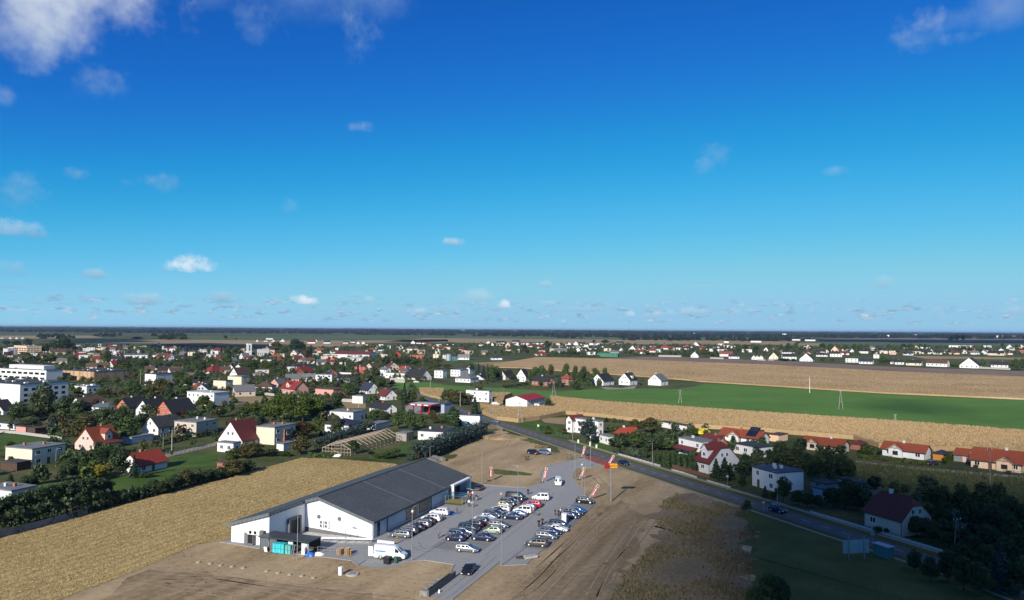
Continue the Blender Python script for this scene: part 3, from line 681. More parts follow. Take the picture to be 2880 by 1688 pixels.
def house_at(N,a,wR,wL,he,roof,pitch,wall,rmat,name='house',label=None,cat='house',group=None,wins='LR',chim=1,detail=2,dark=False,hip=0.0,over=.45,short=None,door=True,wsize=None,seed=None):
    R_ = random.Random(seed if seed is not None else int(abs(N[0] * 13 + N[1] * 7)))
    root = empty(name,(N[0],N[1],0),a)
    tag(root,label,cat,group)
    c = Vector((N[0],N[1],0)) + Vector((math.cos(a),math.sin(a),0)) * wR / 2 + Vector((-math.sin(a),math.cos(a),0)) * wL / 2
    FOOT.append((c.x,c.y,math.hypot(wR,wL) / 2))
    if short: LM.append((c,short))
    wm = WALLS[wall] if isinstance(wall,str) else wall; rm = ROOFS[rmat] if isinstance(rmat,str) else rmat
    axis = {'R': 'R','L': 'L'}.get(roof)
    if roof == 'H': axis = 'R' if wR >= wL else 'L'; hip = 1.0
    if axis:
        rb,rise = gable_roof(wR,wL,he,pitch,axis,over,.16,hip)
        part('wall',walls_mesh(wR,wL,he,axis,rise,hip),wm,root)
        rf = part('roof',rb,rm,root)
        ridge_z = he + rise
    else:
        rise = 0
        part('wall',walls_mesh(wR,wL,he),wm,root)
        mb = MB(); o = .22
        mb.box(-o,wR + o,-o,wL + o,he,he + .28); rf = part('roof',mb,rm,root); ridge_z = he + .28
    for k in range(chim):
        if axis == 'R': cx,cy = wR * (.3 + .4 * R_.random()),wL * (.5 + .06 * (-1) ** k)
        elif axis == 'L': cx,cy = wR * .5,wL * (.3 + .4 * R_.random())
        else: cx,cy = wR * (.25 + .5 * R_.random()),wL * (.25 + .5 * R_.random())
        mb = MB(); mb.box(cx - .28,cx + .28,cy - .38,cy + .38,ridge_z - .9,ridge_z + .75); mb.box(cx - .34,cx + .34,cy - .44,cy + .44,ridge_z + .75,ridge_z + .85)
        part('chimney',mb,M_CHIM if R_.random() < .5 and not detail < 1 else M_CHIMW,rf)
    # windows
    if detail > 0 and wins:
        nst = max(1,round(he / 2.9)); ww,wh = wsize or (1.35,1.35)
        for wl in wins:
            ln = wR if wl in 'Rr' else wL
            n = max(1,int(ln / (3.4 if detail > 1 else 4.0)))
            for st in range(nst):
                zc = (st + .5) * he / nst + .1
                if zc + wh / 2 > he - .1: zc = he - wh / 2 - .15
                for i in range(n):
                    if R_.random() < .12: continue
                    p = ln * (i + .5) / n + R_.uniform(-.2,.2)
                    if door and st == 0 and i == n // 2 and wl == wins[-1] and detail > 1:
                        d = add_window(root,wl,p,1.05,1.0,2.1,wR,wL,mesh=DOORM,name='door')
                        mb = MB(); mb.box(.3,.38,-.1,-.04,-.02,.02); part('handle',mb,M_STEEL,d); continue
                    w = add_window(root,wl,p,zc,ww * R_.uniform(.85,1.25),wh,wR,wL,dark,sub=detail > 1)
                    if detail == 1: w.data = PANE
                    elif detail > 1: link('sill',SILL,w)
            # attic window in the gable
            gab = (axis == 'R' and wl in 'Ll') or (axis == 'L' and wl in 'Rr')
            if gab and rise > 2.2 and hip < 1:
                for p in ([ln / 2] if ln < 8.5 else [ln / 2 - 1.0,ln / 2 + 1.0]):
                    w = add_window(root,wl,p,he + rise * .34,1.0,1.2,wR,wL,dark,sub=detail > 1)
                    if detail == 1: w.data = PANE
    if detail > 1 and axis:
        mb = MB()
        if axis == 'R':
            mb.bar((-over,-over - .05,he - math.tan(RAD(pitch)) * over),(wR + over,-over - .05,he - math.tan(RAD(pitch)) * over),.13); mb.bar((.08,-.08,0),(.08,-.08,he - .2),.09)
        else:
            mb.bar((-over - .05,-over,he - math.tan(RAD(pitch)) * over),(-over - .05,wL + over,he - math.tan(RAD(pitch)) * over),.13); mb.bar((-.08,.08,0),(-.08,.08,he - .2),.09)
        part('gutter',mb,M_DSTEEL,root)
    root['dims'] = (wR,wL,he,ridge_z)
    return root
def solve_len(p,d,ut,lo=3.0,hi=60.0,z=0.0):
    best = None
    for k in range(0,571):
        t = lo + (hi - lo) * k / 570
        q = p + d * t; u = proj((q.x,q.y,z))[0]
        e = abs(u - ut)
        if best is None or e < best[0]: best = (e,t)
    return best[1]
def house(zm,Nx,Ny,xL,xR,yE,roof,a,wall,rmat,pitch=40,label=None,short=None,maxd=22.0,hmul=1.0,he=None,**kw):
    n = G(zm,Nx,Ny); a = RAD(a)
    eR = Vector((math.cos(a),math.sin(a),0)); eL = Vector((-math.sin(a),math.cos(a),0))
    wR = min(maxd,solve_len(n,eR,px(zm,xR,0)[0])); wL = min(maxd,solve_len(n,eL,px(zm,xL,0)[0]))
    h = he or max(2.3,height_at(zm,Nx,Ny,yE) * hmul)
    return house_at(n,a,wR,wL,h,roof,pitch,wall,rmat,label=label,short=short,**kw)

# ---- left neighbourhood (street grid turned 70 degrees)
house('A',312,1445,50,640,1275,'F',70,'cream','fg',label='cream two-storey flat-roofed house with two chimneys near the left edge',short='the cream flat-roofed house',chim=2,wins='R',maxd=15)
house('A',165,1490,5,305,1437,'F',70,'darkwood','fk',label='low black carport with pale roof strips beside the cream flat-roofed house',short='the black carport',chim=0,wins='',maxd=9,cat='carport',name='carport')
h_ = house('A',945,1290,735,1185,1238,'R',70,'palepink','orange',46,label='pale pink gabled house with orange tiled roof and a dormer among dark trees',short='the pale pink gabled house',maxd=13)
def dormer(root,t,w=2.6,side='R',wallm='w',roofm=None,up=.45,kind='gable'):
    """gabled dormer on the slope facing the near wall"""
    wR,wL,he,rz = root['dims']
    d = empty('dormer',(0,0,0)); d.parent = root
    ln = wR if side == 'R' else wL
    dep = (wL if side == 'R' else wR) / 2
    y0 = dep * .12; hz = he + (rz - he) * .62; zt = he + (rz - he) * .9
    mb = MB(); c = t * ln
    def T(p): return p if side == 'R' else (p[1],p[0],p[2])
    A_ = [(c - w / 2,y0,he - .1),(c + w / 2,y0,he - .1),(c + w / 2,y0,hz),(c,y0,zt),(c - w / 2,y0,hz)]
    mb.poly([T(p) for p in A_])
    for sx in (-1,1): mb.poly([T((c + sx * w / 2,y0,he - .1)),T((c + sx * w / 2,dep * .8,he - .1)),T((c + sx * w / 2,dep * .8,hz)),T((c + sx * w / 2,y0,hz))])
    part('dormer_wall',mb,WALLS[wallm],root)
    mr = MB()
    for sx in (-1,1):
        for dz in (.02,.15):
            mr.poly([T((c + sx * (w / 2 + .25),y0 - .3,hz - .2 + dz)),T((c,y0 - .3,zt + dz)),T((c,dep * .98,zt + dz)),T((c + sx * (w / 2 + .25),dep * .98,hz - .2 + dz))])
    part('dormer_roof',mr,ROOFS[roofm],root)
    bpy.data.objects.remove(d)
    w_ = link('window',WIN_L,root); w_.scale = (min(1.4,w * .5),1,1.2)
    if side == 'R': w_.location = (c,y0 - .004,(he + hz) / 2 + .25)
    else: w_.location = (y0 - .004,c,(he + hz) / 2 + .25); w_.rotation_euler = (0,0,-math.pi / 2)
    link('pane',PANE,w_)
dormer(h_,.55,3.0,'R','palepink','orange')
house('B',110,512,-170,352,448,'F',68,'lgrey','fg',label='grey flat-roofed building with roof vents at the bottom of the left edge',short='the grey building at the left edge',chim=2,maxd=14,wins='')
house('B',2222,226,2105,2278,182,'F',68,'brick','fbrown',label='small brown shed among bushes at the stubble field edge',short='the small brown shed',chim=0,maxd=5,wins='',cat='shed',name='shed',he=2.2)
house('A',1372,1512,1185,1645,1442,'R',70,'white2','brightr',40,label='low house with bright orange-red tiled roof beside a green lawn',short='the bright red-roofed bungalow',maxd=14)
h_ = house('C',285,1252,50,500,1190,'R',68,'w','maroon',50,label='white gabled house with steep dark red tiled roof and white annexe',short='the steep red-roofed white house',maxd=12,wins='LR')
house('C',195,1308,12,262,1218,'F',68,'w','fg',label='small white flat-roofed annexe in front of the steep red-roofed house',short='the small white annexe',chim=0,maxd=7,cat='annexe',name='annexe')
house('A',1930,1152,1715,2140,1012,'F',68,'beige','fg',label='beige two-storey flat-roofed house with glazed balcony and red shutter',short='the beige house with balcony',chim=2,maxd=14)
house('A',1556,1132,1402,1795,1056,'R',68,'w','fk',42,label='white gabled barn-like house with dark seamed metal roof',short='the white metal-roofed house',chim=0,maxd=14)
house('A',1262,905,1146,1455,852,'R',66,'orange','k',42,label='orange gabled house with black roof, leftmost of three black-roofed houses',short='the orange gable',maxd=16,over=.7)
house('A',1475,948,1335,1660,888,'R',66,'lgrey','k',45,label='pale grey gabled house with black roof, middle of three black-roofed houses',short='the pale grey gable',maxd=17,over=.7)
house('A',1690,955,1525,1925,908,'R',66,'salmon','k',44,label='salmon gabled house with black roof, rightmost of three black-roofed houses',short='the salmon gable',maxd=18,over=.7)
house('A',1062,905,902,1155,862,'H',66,'w','slate',30,label='bungalow with blue-grey hipped roof behind trees left of orange gable',short='the blue-grey hipped bungalow',maxd=15)
house('A',800,866,695,1038,832,'R',66,'white2','brown',34,label='long house with big plain brown roof below the school',short='the big brown roof',maxd=20)
house('A',2105,848,1840,2252,722,'F',64,'w','fl',label='white two-storey building with pale flat roof and blue downpipe on its side',short='the white two-storey flat building',chim=1,maxd=26,wins='L')
house('A',1935,705,1858,2052,676,'H',60,'yellow','orange',38,label='house with red hipped roof and yellow wall behind the white flat building',short='the yellow red-hipped house',maxd=14)
house('A',2222,684,2083,2292,600,'F',64,'cream','fk',label='cream windowless cube house with dark roof edge beside a parked row',short='the cream cube house',chim=1,maxd=12,wins='R')
house('A',2376,642,2180,2462,560,'F',64,'cream','fg',label='cream flat-roofed block with shaded right side in front of a steep brown roof',short='the cream block',chim=0,maxd=14,wins='R')
house('A',2340,588,2258,2450,545,'R',64,'w','brown',52,label='white steep gable with brown roof above the cream block',short='the white steep gable',maxd=14)
house('A',2082,530,1998,2212,506,'H',62,'cream','r',40,label='cream house with large bright red hipped roof left of the church',short='the large red hipped roof',maxd=18)
house('A',1532,655,1424,1722,536,'F',64,'w','fk',label='tall white flat-roofed block partly hidden behind an olive tree',short='the tall white block',chim=0,maxd=16,wins='R')
house('A',1112,466,1060,1162,446,'R',60,'w','r',42,label='small white house with red roof beyond the timber hall',short='the small red roof',maxd=11)
house('A',30,935,-130,142,886,'R',66,'w','k',35,label='white house with black roof cut by the left edge, under the white block',short='the black roof at the left edge',maxd=14)
house('A',150,1085,-70,192,1032,'F',66,'w','fb',label='white low building with blue panels on its roof at the left edge',short='the blue-panelled low building',chim=0,maxd=12,cat='building',name='low_building')
house('A',252,1112,155,268,1068,'F',66,'pink','fbrown',label='small pink garage beside a lawn at the left',short='the small pink garage',chim=0,maxd=7,wins='',cat='garage',name='garage')
house('A',345,1130,268,474,1090,'F',66,'darkwood','fbrown',label='low dark brown shed right of the small pink garage',short='the dark brown shed',chim=0,maxd=11,wins='',cat='shed',name='shed')
house('A',1295,1222,1206,1505,1187,'F',66,'lgrey','fg',label='long low shed with pale grey roof behind the bright red-roofed bungalow',short='the long pale shed',chim=0,maxd=18,wins='',cat='shed',name='shed')
house('C',600,1232,422,805,1062,'F',68,'cream','fg',label='cream flat-roofed house with brown timber annexe beside the steep red roof',short='the cream house with timber annexe',chim=2,maxd=16,wins='R')
house('C',700,1215,602,762,1085,'F',68,'brick','fg',label='brown timber annexe with grey roof in front of the cream house',short='the brown timber annexe',chim=0,maxd=6,wins='R',cat='annexe',name='annexe')
house('C',690,1290,640,800,1235,'F',68,'white2','fg',label='low white outbuilding among bushes below the cream house',short='the low white outbuilding',chim=0,maxd=9,wins='',cat='shed',name='shed')
house('C',1375,1000,1120,1495,912,'F',68,'w','fg',label='white flat-roofed house with white chimneys behind the birch',short='the white house behind the birch',chim=2,maxd=15)
house('C',1330,1118,1097,1478,1036,'H',70,'w','navy',18,label='white bungalow with blue-black hipped roof next to the blue spruce hedge',short='the blue-black hipped bungalow',maxd=16)
house('C',2265,1192,2015,2402,1106,'F',73,'w','fk',label='white flat-roofed cube house above the long blue spruce hedge',short='the white cube house',chim=2,maxd=14,wins='L')
house('F',312,1052,84,340,946,'F',73,'w','fb',label='bare white wall of a flat-roofed house beside the road bend',short='the bare white house',chim=1,maxd=15,wins='R')
house('C',1600,1085,1492,1742,1040,'F',70,'lgrey','fg',label='grey sheds with a blue tarpaulin roof left of the timber frame',short='the grey sheds',chim=0,maxd=12,wins='',cat='shed',name='shed')
house('C',1900,1195,1800,1972,1120,'F',70,'stone','fg',label='small grey stone outbuilding at the end of the timber frame',short='the grey stone outbuilding',chim=0,maxd=9,wins='R',cat='shed',name='shed')
house('C',1692,925,1492,1806,885,'L',40,'w','k',36,label='white house with broad black roof left of the filling station',short='the broad black roof',maxd=16)
house('C',1690,792,1612,1808,748,'L',42,'w','maroon',40,label='small white house with dull red roof beside thujas',short='the dull red roof by the thujas',maxd=12)
house('C',1515,730,1436,1632,692,'L',42,'w','navy',46,label='white gabled house with steep navy roof and two tall gable windows',short='the steep navy roof',maxd=13)
h_ = house('C',800,735,632,935,682,'L',48,'pink','r',42,label='pink house with bright red roof and a small front gable',short='the pink house with front gable',maxd=17)
dormer(h_,.55,3.6,'L','palepink','r')
house('C',640,662,558,724,632,'R',66,'pink','greyt',42,label='pink gabled house with dull grey roof behind the red-roofed pink house',short='the pink grey-roofed gable',maxd=13)
house('C',1182,745,985,1318,688,'F',60,'pink','fbrown',label='long low pink flat-roofed garage block behind bright shrubs',short='the low pink block',chim=0,maxd=24,wins='R',cat='garage',name='garage_block')
house('C',1470,824,1367,1490,752,'F',68,'white2','fg',label='blank cream wall of a small building beside a bare sandy plot',short='the blank cream wall',chim=0,maxd=10,wins='',cat='building',name='small_building')
house('C',800,512,733,1032,472,'H',58,'w','navy',32,label='large house with sprawling blue-black roof behind the yellow gable',short='the sprawling blue-black roof',maxd=26)
house('C',885,545,800,985,516,'R',62,'yellow','r',42,label='yellow gabled house with red roof and dormer in the middle distance',short='the yellow gable',maxd=13)
house('C',1495,530,1364,1517,462,'F',62,'red','fbrown',label='red brick flat-roofed house behind a dark spruce',short='the red brick cube',chim=1,maxd=13)
house('C',1560,490,1500,1640,460,'R',62,'beige','brown',40,label='house with brown roof right of the red brick cube',short='the brown roof by the red cube',maxd=13)
house('C',1700,556,1638,1747,488,'L',45,'w','greyt',35,label='white gabled two-storey house behind the pale willow',short='the white gable by the willow',maxd=12)
house('C',1882,578,1690,1902,528,'F',64,'w','fg',label='low white building with a row of dark windows',short='the low white row-windowed building',chim=0,maxd=22,wins='L')
house('C',1355,560,1234,1375,520,'F',64,'white2','fg',label='low pale flat-roofed building left of the dark spruce',short='the low pale building',chim=0,maxd=16)
house('m4',432,768,280,562,716,'L',50,'w','orange',42,label='white house with bright orange roof behind the big black roof',short='the bright orange roof',maxd=15)
h_ = house('m4',722,908,425,935,852,'L',48,'w','k',46,label='big house with steep black roof and roof panels beside the green strip',short='the big steep black roof',maxd=20)
house('m4',1156,868,988,1235,720,'F',62,'w','fg',label='white two-storey cube with balcony, left of a pair of white cubes',short='the white cube with balcony',chim=1,maxd=12)
house('m4',1500,838,1310,1712,706,'F',62,'w','fg',label='white two-storey cube with small tower part, right of a pair',short='the white cube with tower part',chim=0,maxd=14)
house('m4',1688,800,1618,1782,680,'R',62,'w','k',35,label='narrow white tower-like house behind the hipped bungalow',short='the tower-like white house',maxd=9)
house('m4',1702,958,1404,1868,872,'H',60,'w','greyt',28,label='white bungalow with dark grey pyramid roof at the meadow edge',short='the pyramid-roofed bungalow',maxd=18)
house('m4',1905,905,1800,2010,838,'R',60,'lgrey','k',30,label='grey carport-like house with dark roof right of the pyramid roof',short='the grey carport-like house',maxd=12)
house('F',566,590,500,678,548,'R',58,'cream','k',48,label='cream gabled house with large black roof, left of two black-roofed gables',short='the cream gable',maxd=14)
house('F',765,610,672,803,556,'R',58,'w','k',52,label='white gabled house with steep black roof beside poplars',short='the white gable by the poplars',maxd=12)
house('F',985,655,802,1050,604,'L',45,'brick','k',42,label='brick house with large black half-hipped roof at the green field',short='the black half-hipped brick house',maxd=17,hip=.35)
house('F',1192,645,1104,1237,578,'H',50,'brick','brickr',40,label='brick house with terracotta hipped roof between trees',short='the terracotta hipped house',maxd=12)
house('F',1530,648,1412,1652,602,'R',52,'w','k',44,label='white twin house with black roof and pale party wall',short='the white twin house',maxd=16)
h_ = house('F',1790,644,1682,1864,590,'R',52,'w','k',46,label='white gabled house with black roof and dormer next to the lone end house',short='the white gable with dormer',maxd=13)
dormer(h_,.5,2.6,'R','w','k')
house('F',2098,648,1970,2167,597,'R',52,'w','greyt',40,label='lone white gabled house with grey roof at the end of the row',short='the lone end house',maxd=12)
house('F',780,884,568,952,792,'R',61,'w','redm',18,label='large white hall-like house with red sheet roof in the maize',short='the white hall with red roof',maxd=22,chim=0,wins='R',wsize=(1.2,1.6))
house('F',898,880,860,958,825,'F',61,'w','fg',label='small white porch block in front of the red-roofed hall',short='the small white porch',chim=0,maxd=6,cat='annexe',name='annexe')
house('F',402,812,176,436,702,'F',60,'w','fg',label='white two-part flat-roofed house by the road near the maize',short='the white two-part house',chim=2,maxd=16)
# ---- right of the road (street grid follows the road, turned about 22 degrees)
house('F',1478,1142,1195,1503,1000,'F',40,'w','fg',label='white flat-roofed house behind the big blue spruce',short='the white house behind the spruce',chim=1,maxd=13)
house('F',1222,1110,1162,1345,985,'R',40,'w','maroon',42,label='narrow white house with faded pink-red roof at the maize edge',short='the faded pink roof',maxd=10)
house('F',1582,1230,1488,1625,1152,'F',24,'w','fg',label='low white house with grey roof right of the blue spruce',short='the low white house',chim=0,maxd=10)
house('F',1692,1172,1640,1916,1118,'H',24,'salmon','brightr',42,label='house with orange-red pyramid roof half hidden by trees',short='the orange-red pyramid roof',maxd=15)
h_ = house('G',640,705,402,795,535,'F',26,'w','fg',label='white flat-roofed villa with red porch roof by the road',short='the white villa',chim=1,maxd=13)
mb = MB(); wR_,wL_ = h_['dims'][0],h_['dims'][1]
mb.poly([(-2.6,wL_ * .15,2.3),(-2.6,wL_ + .4,2.3),(.05,wL_ + .4,3.3),(.05,wL_ * .15,3.3)]); mb.poly([(-2.6,wL_ * .15,2.16),(.05,wL_ * .15,3.16),(.05,wL_ + .4,3.16),(-2.6,wL_ + .4,2.16)])
part('porch_roof',mb,ROOFS['maroon'],h_)
house('G',770,640,610,930,590,'L',26,'brick','maroon',42,label='maroon-roofed brick house squeezed between villa and gabled house',short='the maroon brick house',maxd=12)
h_ = house('G',722,866,580,1030,742,'L',26,'lgrey','maroon',44,label='pale house with maroon half-hipped roof and front gable beside the road',short='the maroon half-hipped house',maxd=12.5,hip=.3)
dormer(h_,.5,2.8,'L','lgrey','maroon')
house('G',1232,692,968,1392,592,'F',30,'w','fk',label='modern white house with thick black flat roofs behind the maroon roof',short='the black flat-roofed house',chim=0,maxd=16)
house('G',1425,1055,1165,1698,857,'F',22,'w','fb',label='white two-storey cube house in cloud shade with three roof chimneys',short='the white cube house in the shade',chim=3,maxd=13,wins='L')
def front_gable(root,pos,w,wallm,roofm,out=1.0):
    """small projecting gable with timber trusses on the long side (local x=0)"""
    wR,wL,he,rz = root['dims']; c = pos * wL; mb = MB()
    mb.box(-out,.0,c - w / 2,c + w / 2,0,he + .1)
    mb.poly([(-out - .01,c - w / 2,he + .1),(-out - .01,c + w / 2,he + .1),(-out - .01,c,he + 1.5)]); part('gable_wall',mb,WALLS[wallm],root)
    mr = MB()
    for s in (-1,1):
        for dz in (0,.14): mr.poly([(-out - .5,c + s * (w / 2 + .5),he - .22 + dz),(-out - .5,c,he + 1.62 + dz),(2.2,c,he + 1.62 + dz),(1.2,c + s * (w / 2 + .5),he - .22 + dz)])
    part('gable_roof',mr,ROOFS[roofm],root)
    mt = MB(); x = -out - .5
    for s in (-1,1): mt.bar((x,c + s * (w / 2 + .5),he - .22),(x,c,he + 1.66),.16)
    mt.bar((x,c - w * .3,he + .6),(x,c + w * .3,he + .6),.12); mt.bar((x,c,he + .1),(x,c,he + 1.5),.1)
    part('timber_truss',mt,M_WOODP,root)
    w_ = link('window',WIN_D,root); w_.scale = (1.7,1,1.4); w_.location = (-out - .02,c,1.45); w_.rotation_euler = (0,0,-math.pi / 2); link('pane',PANE,w_)
h_ = house('G',1246,558,804,1338,497,'L',43,'w','orange',33,label='white house with orange roof and solar panels, first of the orange-roofed row',short='the solar-panelled orange house',maxd=17,wins='L',over=.6)
front_gable(h_,.62,4.2,'white2','orange')
wR_,wL_,he_,rz_ = h_['dims']
for i in range(4):
    for j in range(3):
        mb = MB(); k = math.tan(RAD(33))
        y0 = wL_ * .12 + i * 1.05; x0 = .35 + j * 1.55
        def zz(x): return he_ + x * k + .26
        mb.poly([(x0,y0,zz(x0)),(x0,y0 + 1.0,zz(x0)),(x0 + 1.48,y0 + 1.0,zz(x0 + 1.48)),(x0 + 1.48,y0,zz(x0 + 1.48))]); mb.poly([(x0,y0,zz(x0) - .04),(x0 + 1.48,y0,zz(x0 + 1.48) - .04),(x0 + 1.48,y0 + 1,zz(x0 + 1.48) - .04),(x0,y0 + 1,zz(x0) - .04)])
        part('solar_panel',mb,M_PANEL,h_)
house('G',1440,530,1345,1535,462,'F',43,'peach','fbrown',label='small peach flat-roofed garage between two orange-roofed houses',short='the peach garage',chim=0,maxd=8,wins='',cat='garage',name='garage')
h_ = house('G',2095,648,1690,2172,583,'L',43,'cream','orange',33,label='cream house with orange roof and front gable, second of the orange-roofed row',short='the cream orange-roofed house',maxd=17,wins='L',over=.6)
front_gable(h_,.72,4.0,'cream','orange')
h_ = house('H',932,334,586,982,292,'L',43,'w','orange',33,label='white house with orange roof and satellite dish, third of the orange-roofed row',short='the white orange-roofed house',maxd=17,wins='L',over=.6,he=2.7)
front_gable(h_,.66,4.4,'w','orange')
h_ = house('H',1728,440,1312,1792,364,'L',43,'peach','orange',33,label='peach house with orange roof at the right edge, last of the row',short='the peach orange-roofed house',maxd=17,wins='L',over=.6,he=2.8)
front_gable(h_,.32,4.2,'peach','orange')
h_ = house('H',1278,352,1176,1330,292,'L',43,'palepink','orange',25,label='pink double garage with orange roof left of the peach house',short='the pink garage',chim=0,maxd=7,wins='',cat='garage',name='garage',he=2.4)
add_window(h_,'L',2.6,1.05,2.6,2.1,mesh=GARM,name='garage_door')
house('H',1085,338,998,1134,283,'H',43,'orangewood','navy',24,label='orange wooden garden shed with dark pyramid roof',short='the orange garden shed',chim=0,maxd=5.5,wins='',cat='shed',name='shed',he=2.3)
house('H',405,252,322,462,215,'H',43,'brick','maroon',26,label='red garden pavilion behind the hedge between two orange-roofed houses',short='the red pavilion',chim=0,maxd=6,wins='',cat='pavilion',name='pavilion',he=2.2)
house('H',745,960,443,988,824,'L',22,'palepink','maroon',43,label='pale pink house with dark red half-hipped roof in shade beside the road',short='the pink house in the shade',maxd=12,hip=.35,wins='LR')
house('H',505,618,222,577,560,'F',25,'stone','fk',label='low stone outbuilding with dark roof behind the shaded gardens',short='the stone outbuilding',chim=0,maxd=12,wins='L',cat='outbuilding',name='outbuilding')
house('G',1930,1062,1772,2062,985,'F',25,'stone','fk',label='grey outbuilding with dark roof right of the shaded white cube',short='the grey outbuilding',chim=0,maxd=10,wins='L',cat='outbuilding',name='outbuilding')
house('G',1900,1120,1800,1985,1062,'F',25,'bluegrey','fb',label='blue-grey metal shed in front of the grey outbuilding',short='the blue-grey metal shed',chim=0,maxd=6,wins='',cat='shed',name='shed')
house('H',1180,905,1060,1300,815,'F',22,'grey','fk',label='small dark shed behind the shaded pink house',short='the small dark shed',chim=0,maxd=7,wins='',cat='shed',name='shed')
house('F',2330,1095,2095,2360,1052,'F',30,'white2','fk',label='long open shed with dark flat roof in front of the maize',short='the long open shed',chim=0,maxd=16,wins='',cat='shed',name='shed')
# ---- school, public buildings
def block(zm,Nx,Ny,xL,xR,yE,a,wallm,roofm,label,bands=None,short=None,maxd=80,cat='building',name='building',parent=None):
    n = G(zm,Nx,Ny); ar = RAD(a)
    eR = Vector((math.cos(ar),math.sin(ar),0)); eL = Vector((-math.sin(ar),math.cos(ar),0))
    wR = min(maxd,solve_len(n,eR,px(zm,xR,0)[0],3,90)); wL = min(maxd,solve_len(n,eL,px(zm,xL,0)[0],3,110))
    he = height_at(zm,Nx,Ny,yE)
    r = house_at(n,ar,wR,wL,he,'F',0,wallm,roofm,name=name,label=label,cat=cat,wins='',chim=0,short=short)
    R_ = random.Random(3)
    for (wl,z0,h,w,gap,dk) in (bands or []):
        ln = wR if wl == 'R' else wL; x = gap
        while x + w < ln - .5:
            add_window(r,wl,x + w / 2,z0 + h / 2,w,h,mesh=PANE); x += w + gap
    for k in range(6):
        mb = MB(); cx,cy = wR * R_.uniform(.15,.85),wL * R_.uniform(.08,.92); s = R_.uniform(.5,1.2); mb.box(cx - s,cx + s,cy - s * .6,cy + s * .6,he + .28,he + .28 + R_.uniform(.4,1.0)); part('roof_vent',mb,M_WHITE if R_.random() < .7 else M_STEEL,r)
    return r
school = block('m1',905,945,-320,1228,716,64,'w','fk','long white school building with two rows of wide windows',[('L',1.6,1.8,6.0,1.8,False),('L',5.2,1.9,5.6,1.6,False)],'the white school',70,'school','school_building')
wR_,wL_,he_,rz_ = school['dims']
mb = MB(); mb.box(3.0,min(wR_,12) - .5,8,wL_ * .75,he_ + .28,he_ + 3.2); part('upper_storey',mb,WALLS['lgrey'],school)
hall = block('m1',1850,925,1228,2540,742,64,'tan','fk','flat-roofed hall clad in vertical tan timber boards beside the school',None,'the timber-clad hall',60,'hall','timber_hall')
M_BRD = [mat('board_pale',(.46,.31,.19),var=.2,scale=2),mat('board_tan',(.38,.235,.13),var=.2,scale=2),mat('board_brown',(.26,.15,.08),var=.2,scale=2)]
wR_,wL_,he_,rz_ = hall['dims']; R_ = random.Random(5)
BM = []
for k in range(3):
    mb = MB(); mb.box(-.49,.49,-.06,.0,.0,1.0); BM.append(mb.mesh('board',M_BRD[k]))
for wl,ln in (('L',wL_),('R',wR_)):
    n = int(ln / 1.15)
    for i in range(n):
        o = link('board',BM[R_.choice((0,0,1,1,2))],hall); o.scale = (ln / n * .97,1,he_ - .05 - R_.choice((0,0,.1)))
        p = ln * (i + .5) / n
        if wl == 'R': o.location = (p,-.01,0)
        else: o.location = (-.01,p,0); o.rotation_euler = (0,0,-math.pi / 2)
block('m1',385,1385,-420,1335,992,64,'w','fk','white three-storey block with blue-grey shaded side in front of the school',[('R',1.0,1.7,2.2,2.0,True),('R',4.0,1.7,2.2,2.0,True),('R',7.0,1.7,2.2,2.0,True)],'the white three-storey block',60)
block('m1',1702,1165,1462,1965,1032,64,'w','fg','low white annexe with pale roof between block and hall',[('R',1.0,1.6,1.6,1.6,True)],'the low white annexe',26)
block('m1',520,398,270,815,232,52,'tan','fg','tan four-storey apartment block with balconies far left',[('R',1.5,1.7,1.6,2.4,True),('R',4.6,1.7,1.6,2.4,True),('R',7.7,1.7,1.6,2.4,True),('L',1.5,1.6,8,2.0,False),('L',4.6,1.6,8,2.0,False),('L',7.7,1.6,8,2.0,False)],'the tan apartment block',60)
block('m1',148,405,58,345,288,52,'lilac','fg','pale lilac three-storey block left of the tan apartment block',[('R',1.5,1.5,1.6,2.4,True),('R',4.4,1.5,1.6,2.4,True)],'the lilac block',40)
block('C',545,365,372,560,295,40,'grey','fg','grey modern church hall of stepped cubes beside the bell tower',[('L',1.5,4.0,2.0,6.0,True)],'the grey church hall',45,'church','church_hall')
# bell tower
bt = G('m2',2378,460); hT = height_at('m2',2378,460,182)
tw = empty('bell_tower',(bt.x,bt.y,0),RAD(35)); tag(tw,'slender white bell tower with tall louvred slots above the red chapel roof','tower'); LM.append((bt,'the bell tower'))
mb = MB(); wt = 6.0
mb.box(-wt / 2,wt / 2,-wt / 2,wt / 2,0,hT); part('shaft',mb,WALLS['w'],tw)
for wl in range(4):
    for k in range(2):
        mb = MB(); mb.box(-.9,.9,-wt / 2 - .06,-wt / 2 + .1,hT * .5 + k * hT * .2,hT * .5 + (k + .85) * hT * .2); o = part('louvre',mb,M_GLASS,tw); o.rotation_euler = (0,0,wl * math.pi / 2)
mb = MB(); mb.box(-wt / 2 - .15,wt / 2 + .15,-wt / 2 - .15,wt / 2 + .15,hT,hT + .4); mb.bar((0,0,hT + .4),(0,0,hT + 3),.2); mb.bar((-.7,0,hT + 2.2),(.7,0,hT + 2.2),.2); part('cap_and_cross',mb,M_STEEL,tw)
house('m2',2400,512,2262,2530,472,'H',45,'w','r',34,label='white chapel with bright red hipped roof below the bell tower',short='the red chapel roof',maxd=26,wins='L')
house('m3',2228,488,1392,2388,402,'L',66,'w','maroon',22,label='very long white building with maroon roof in the middle distance',short='the long maroon-roofed building',maxd=85,chim=0,wins='LR')
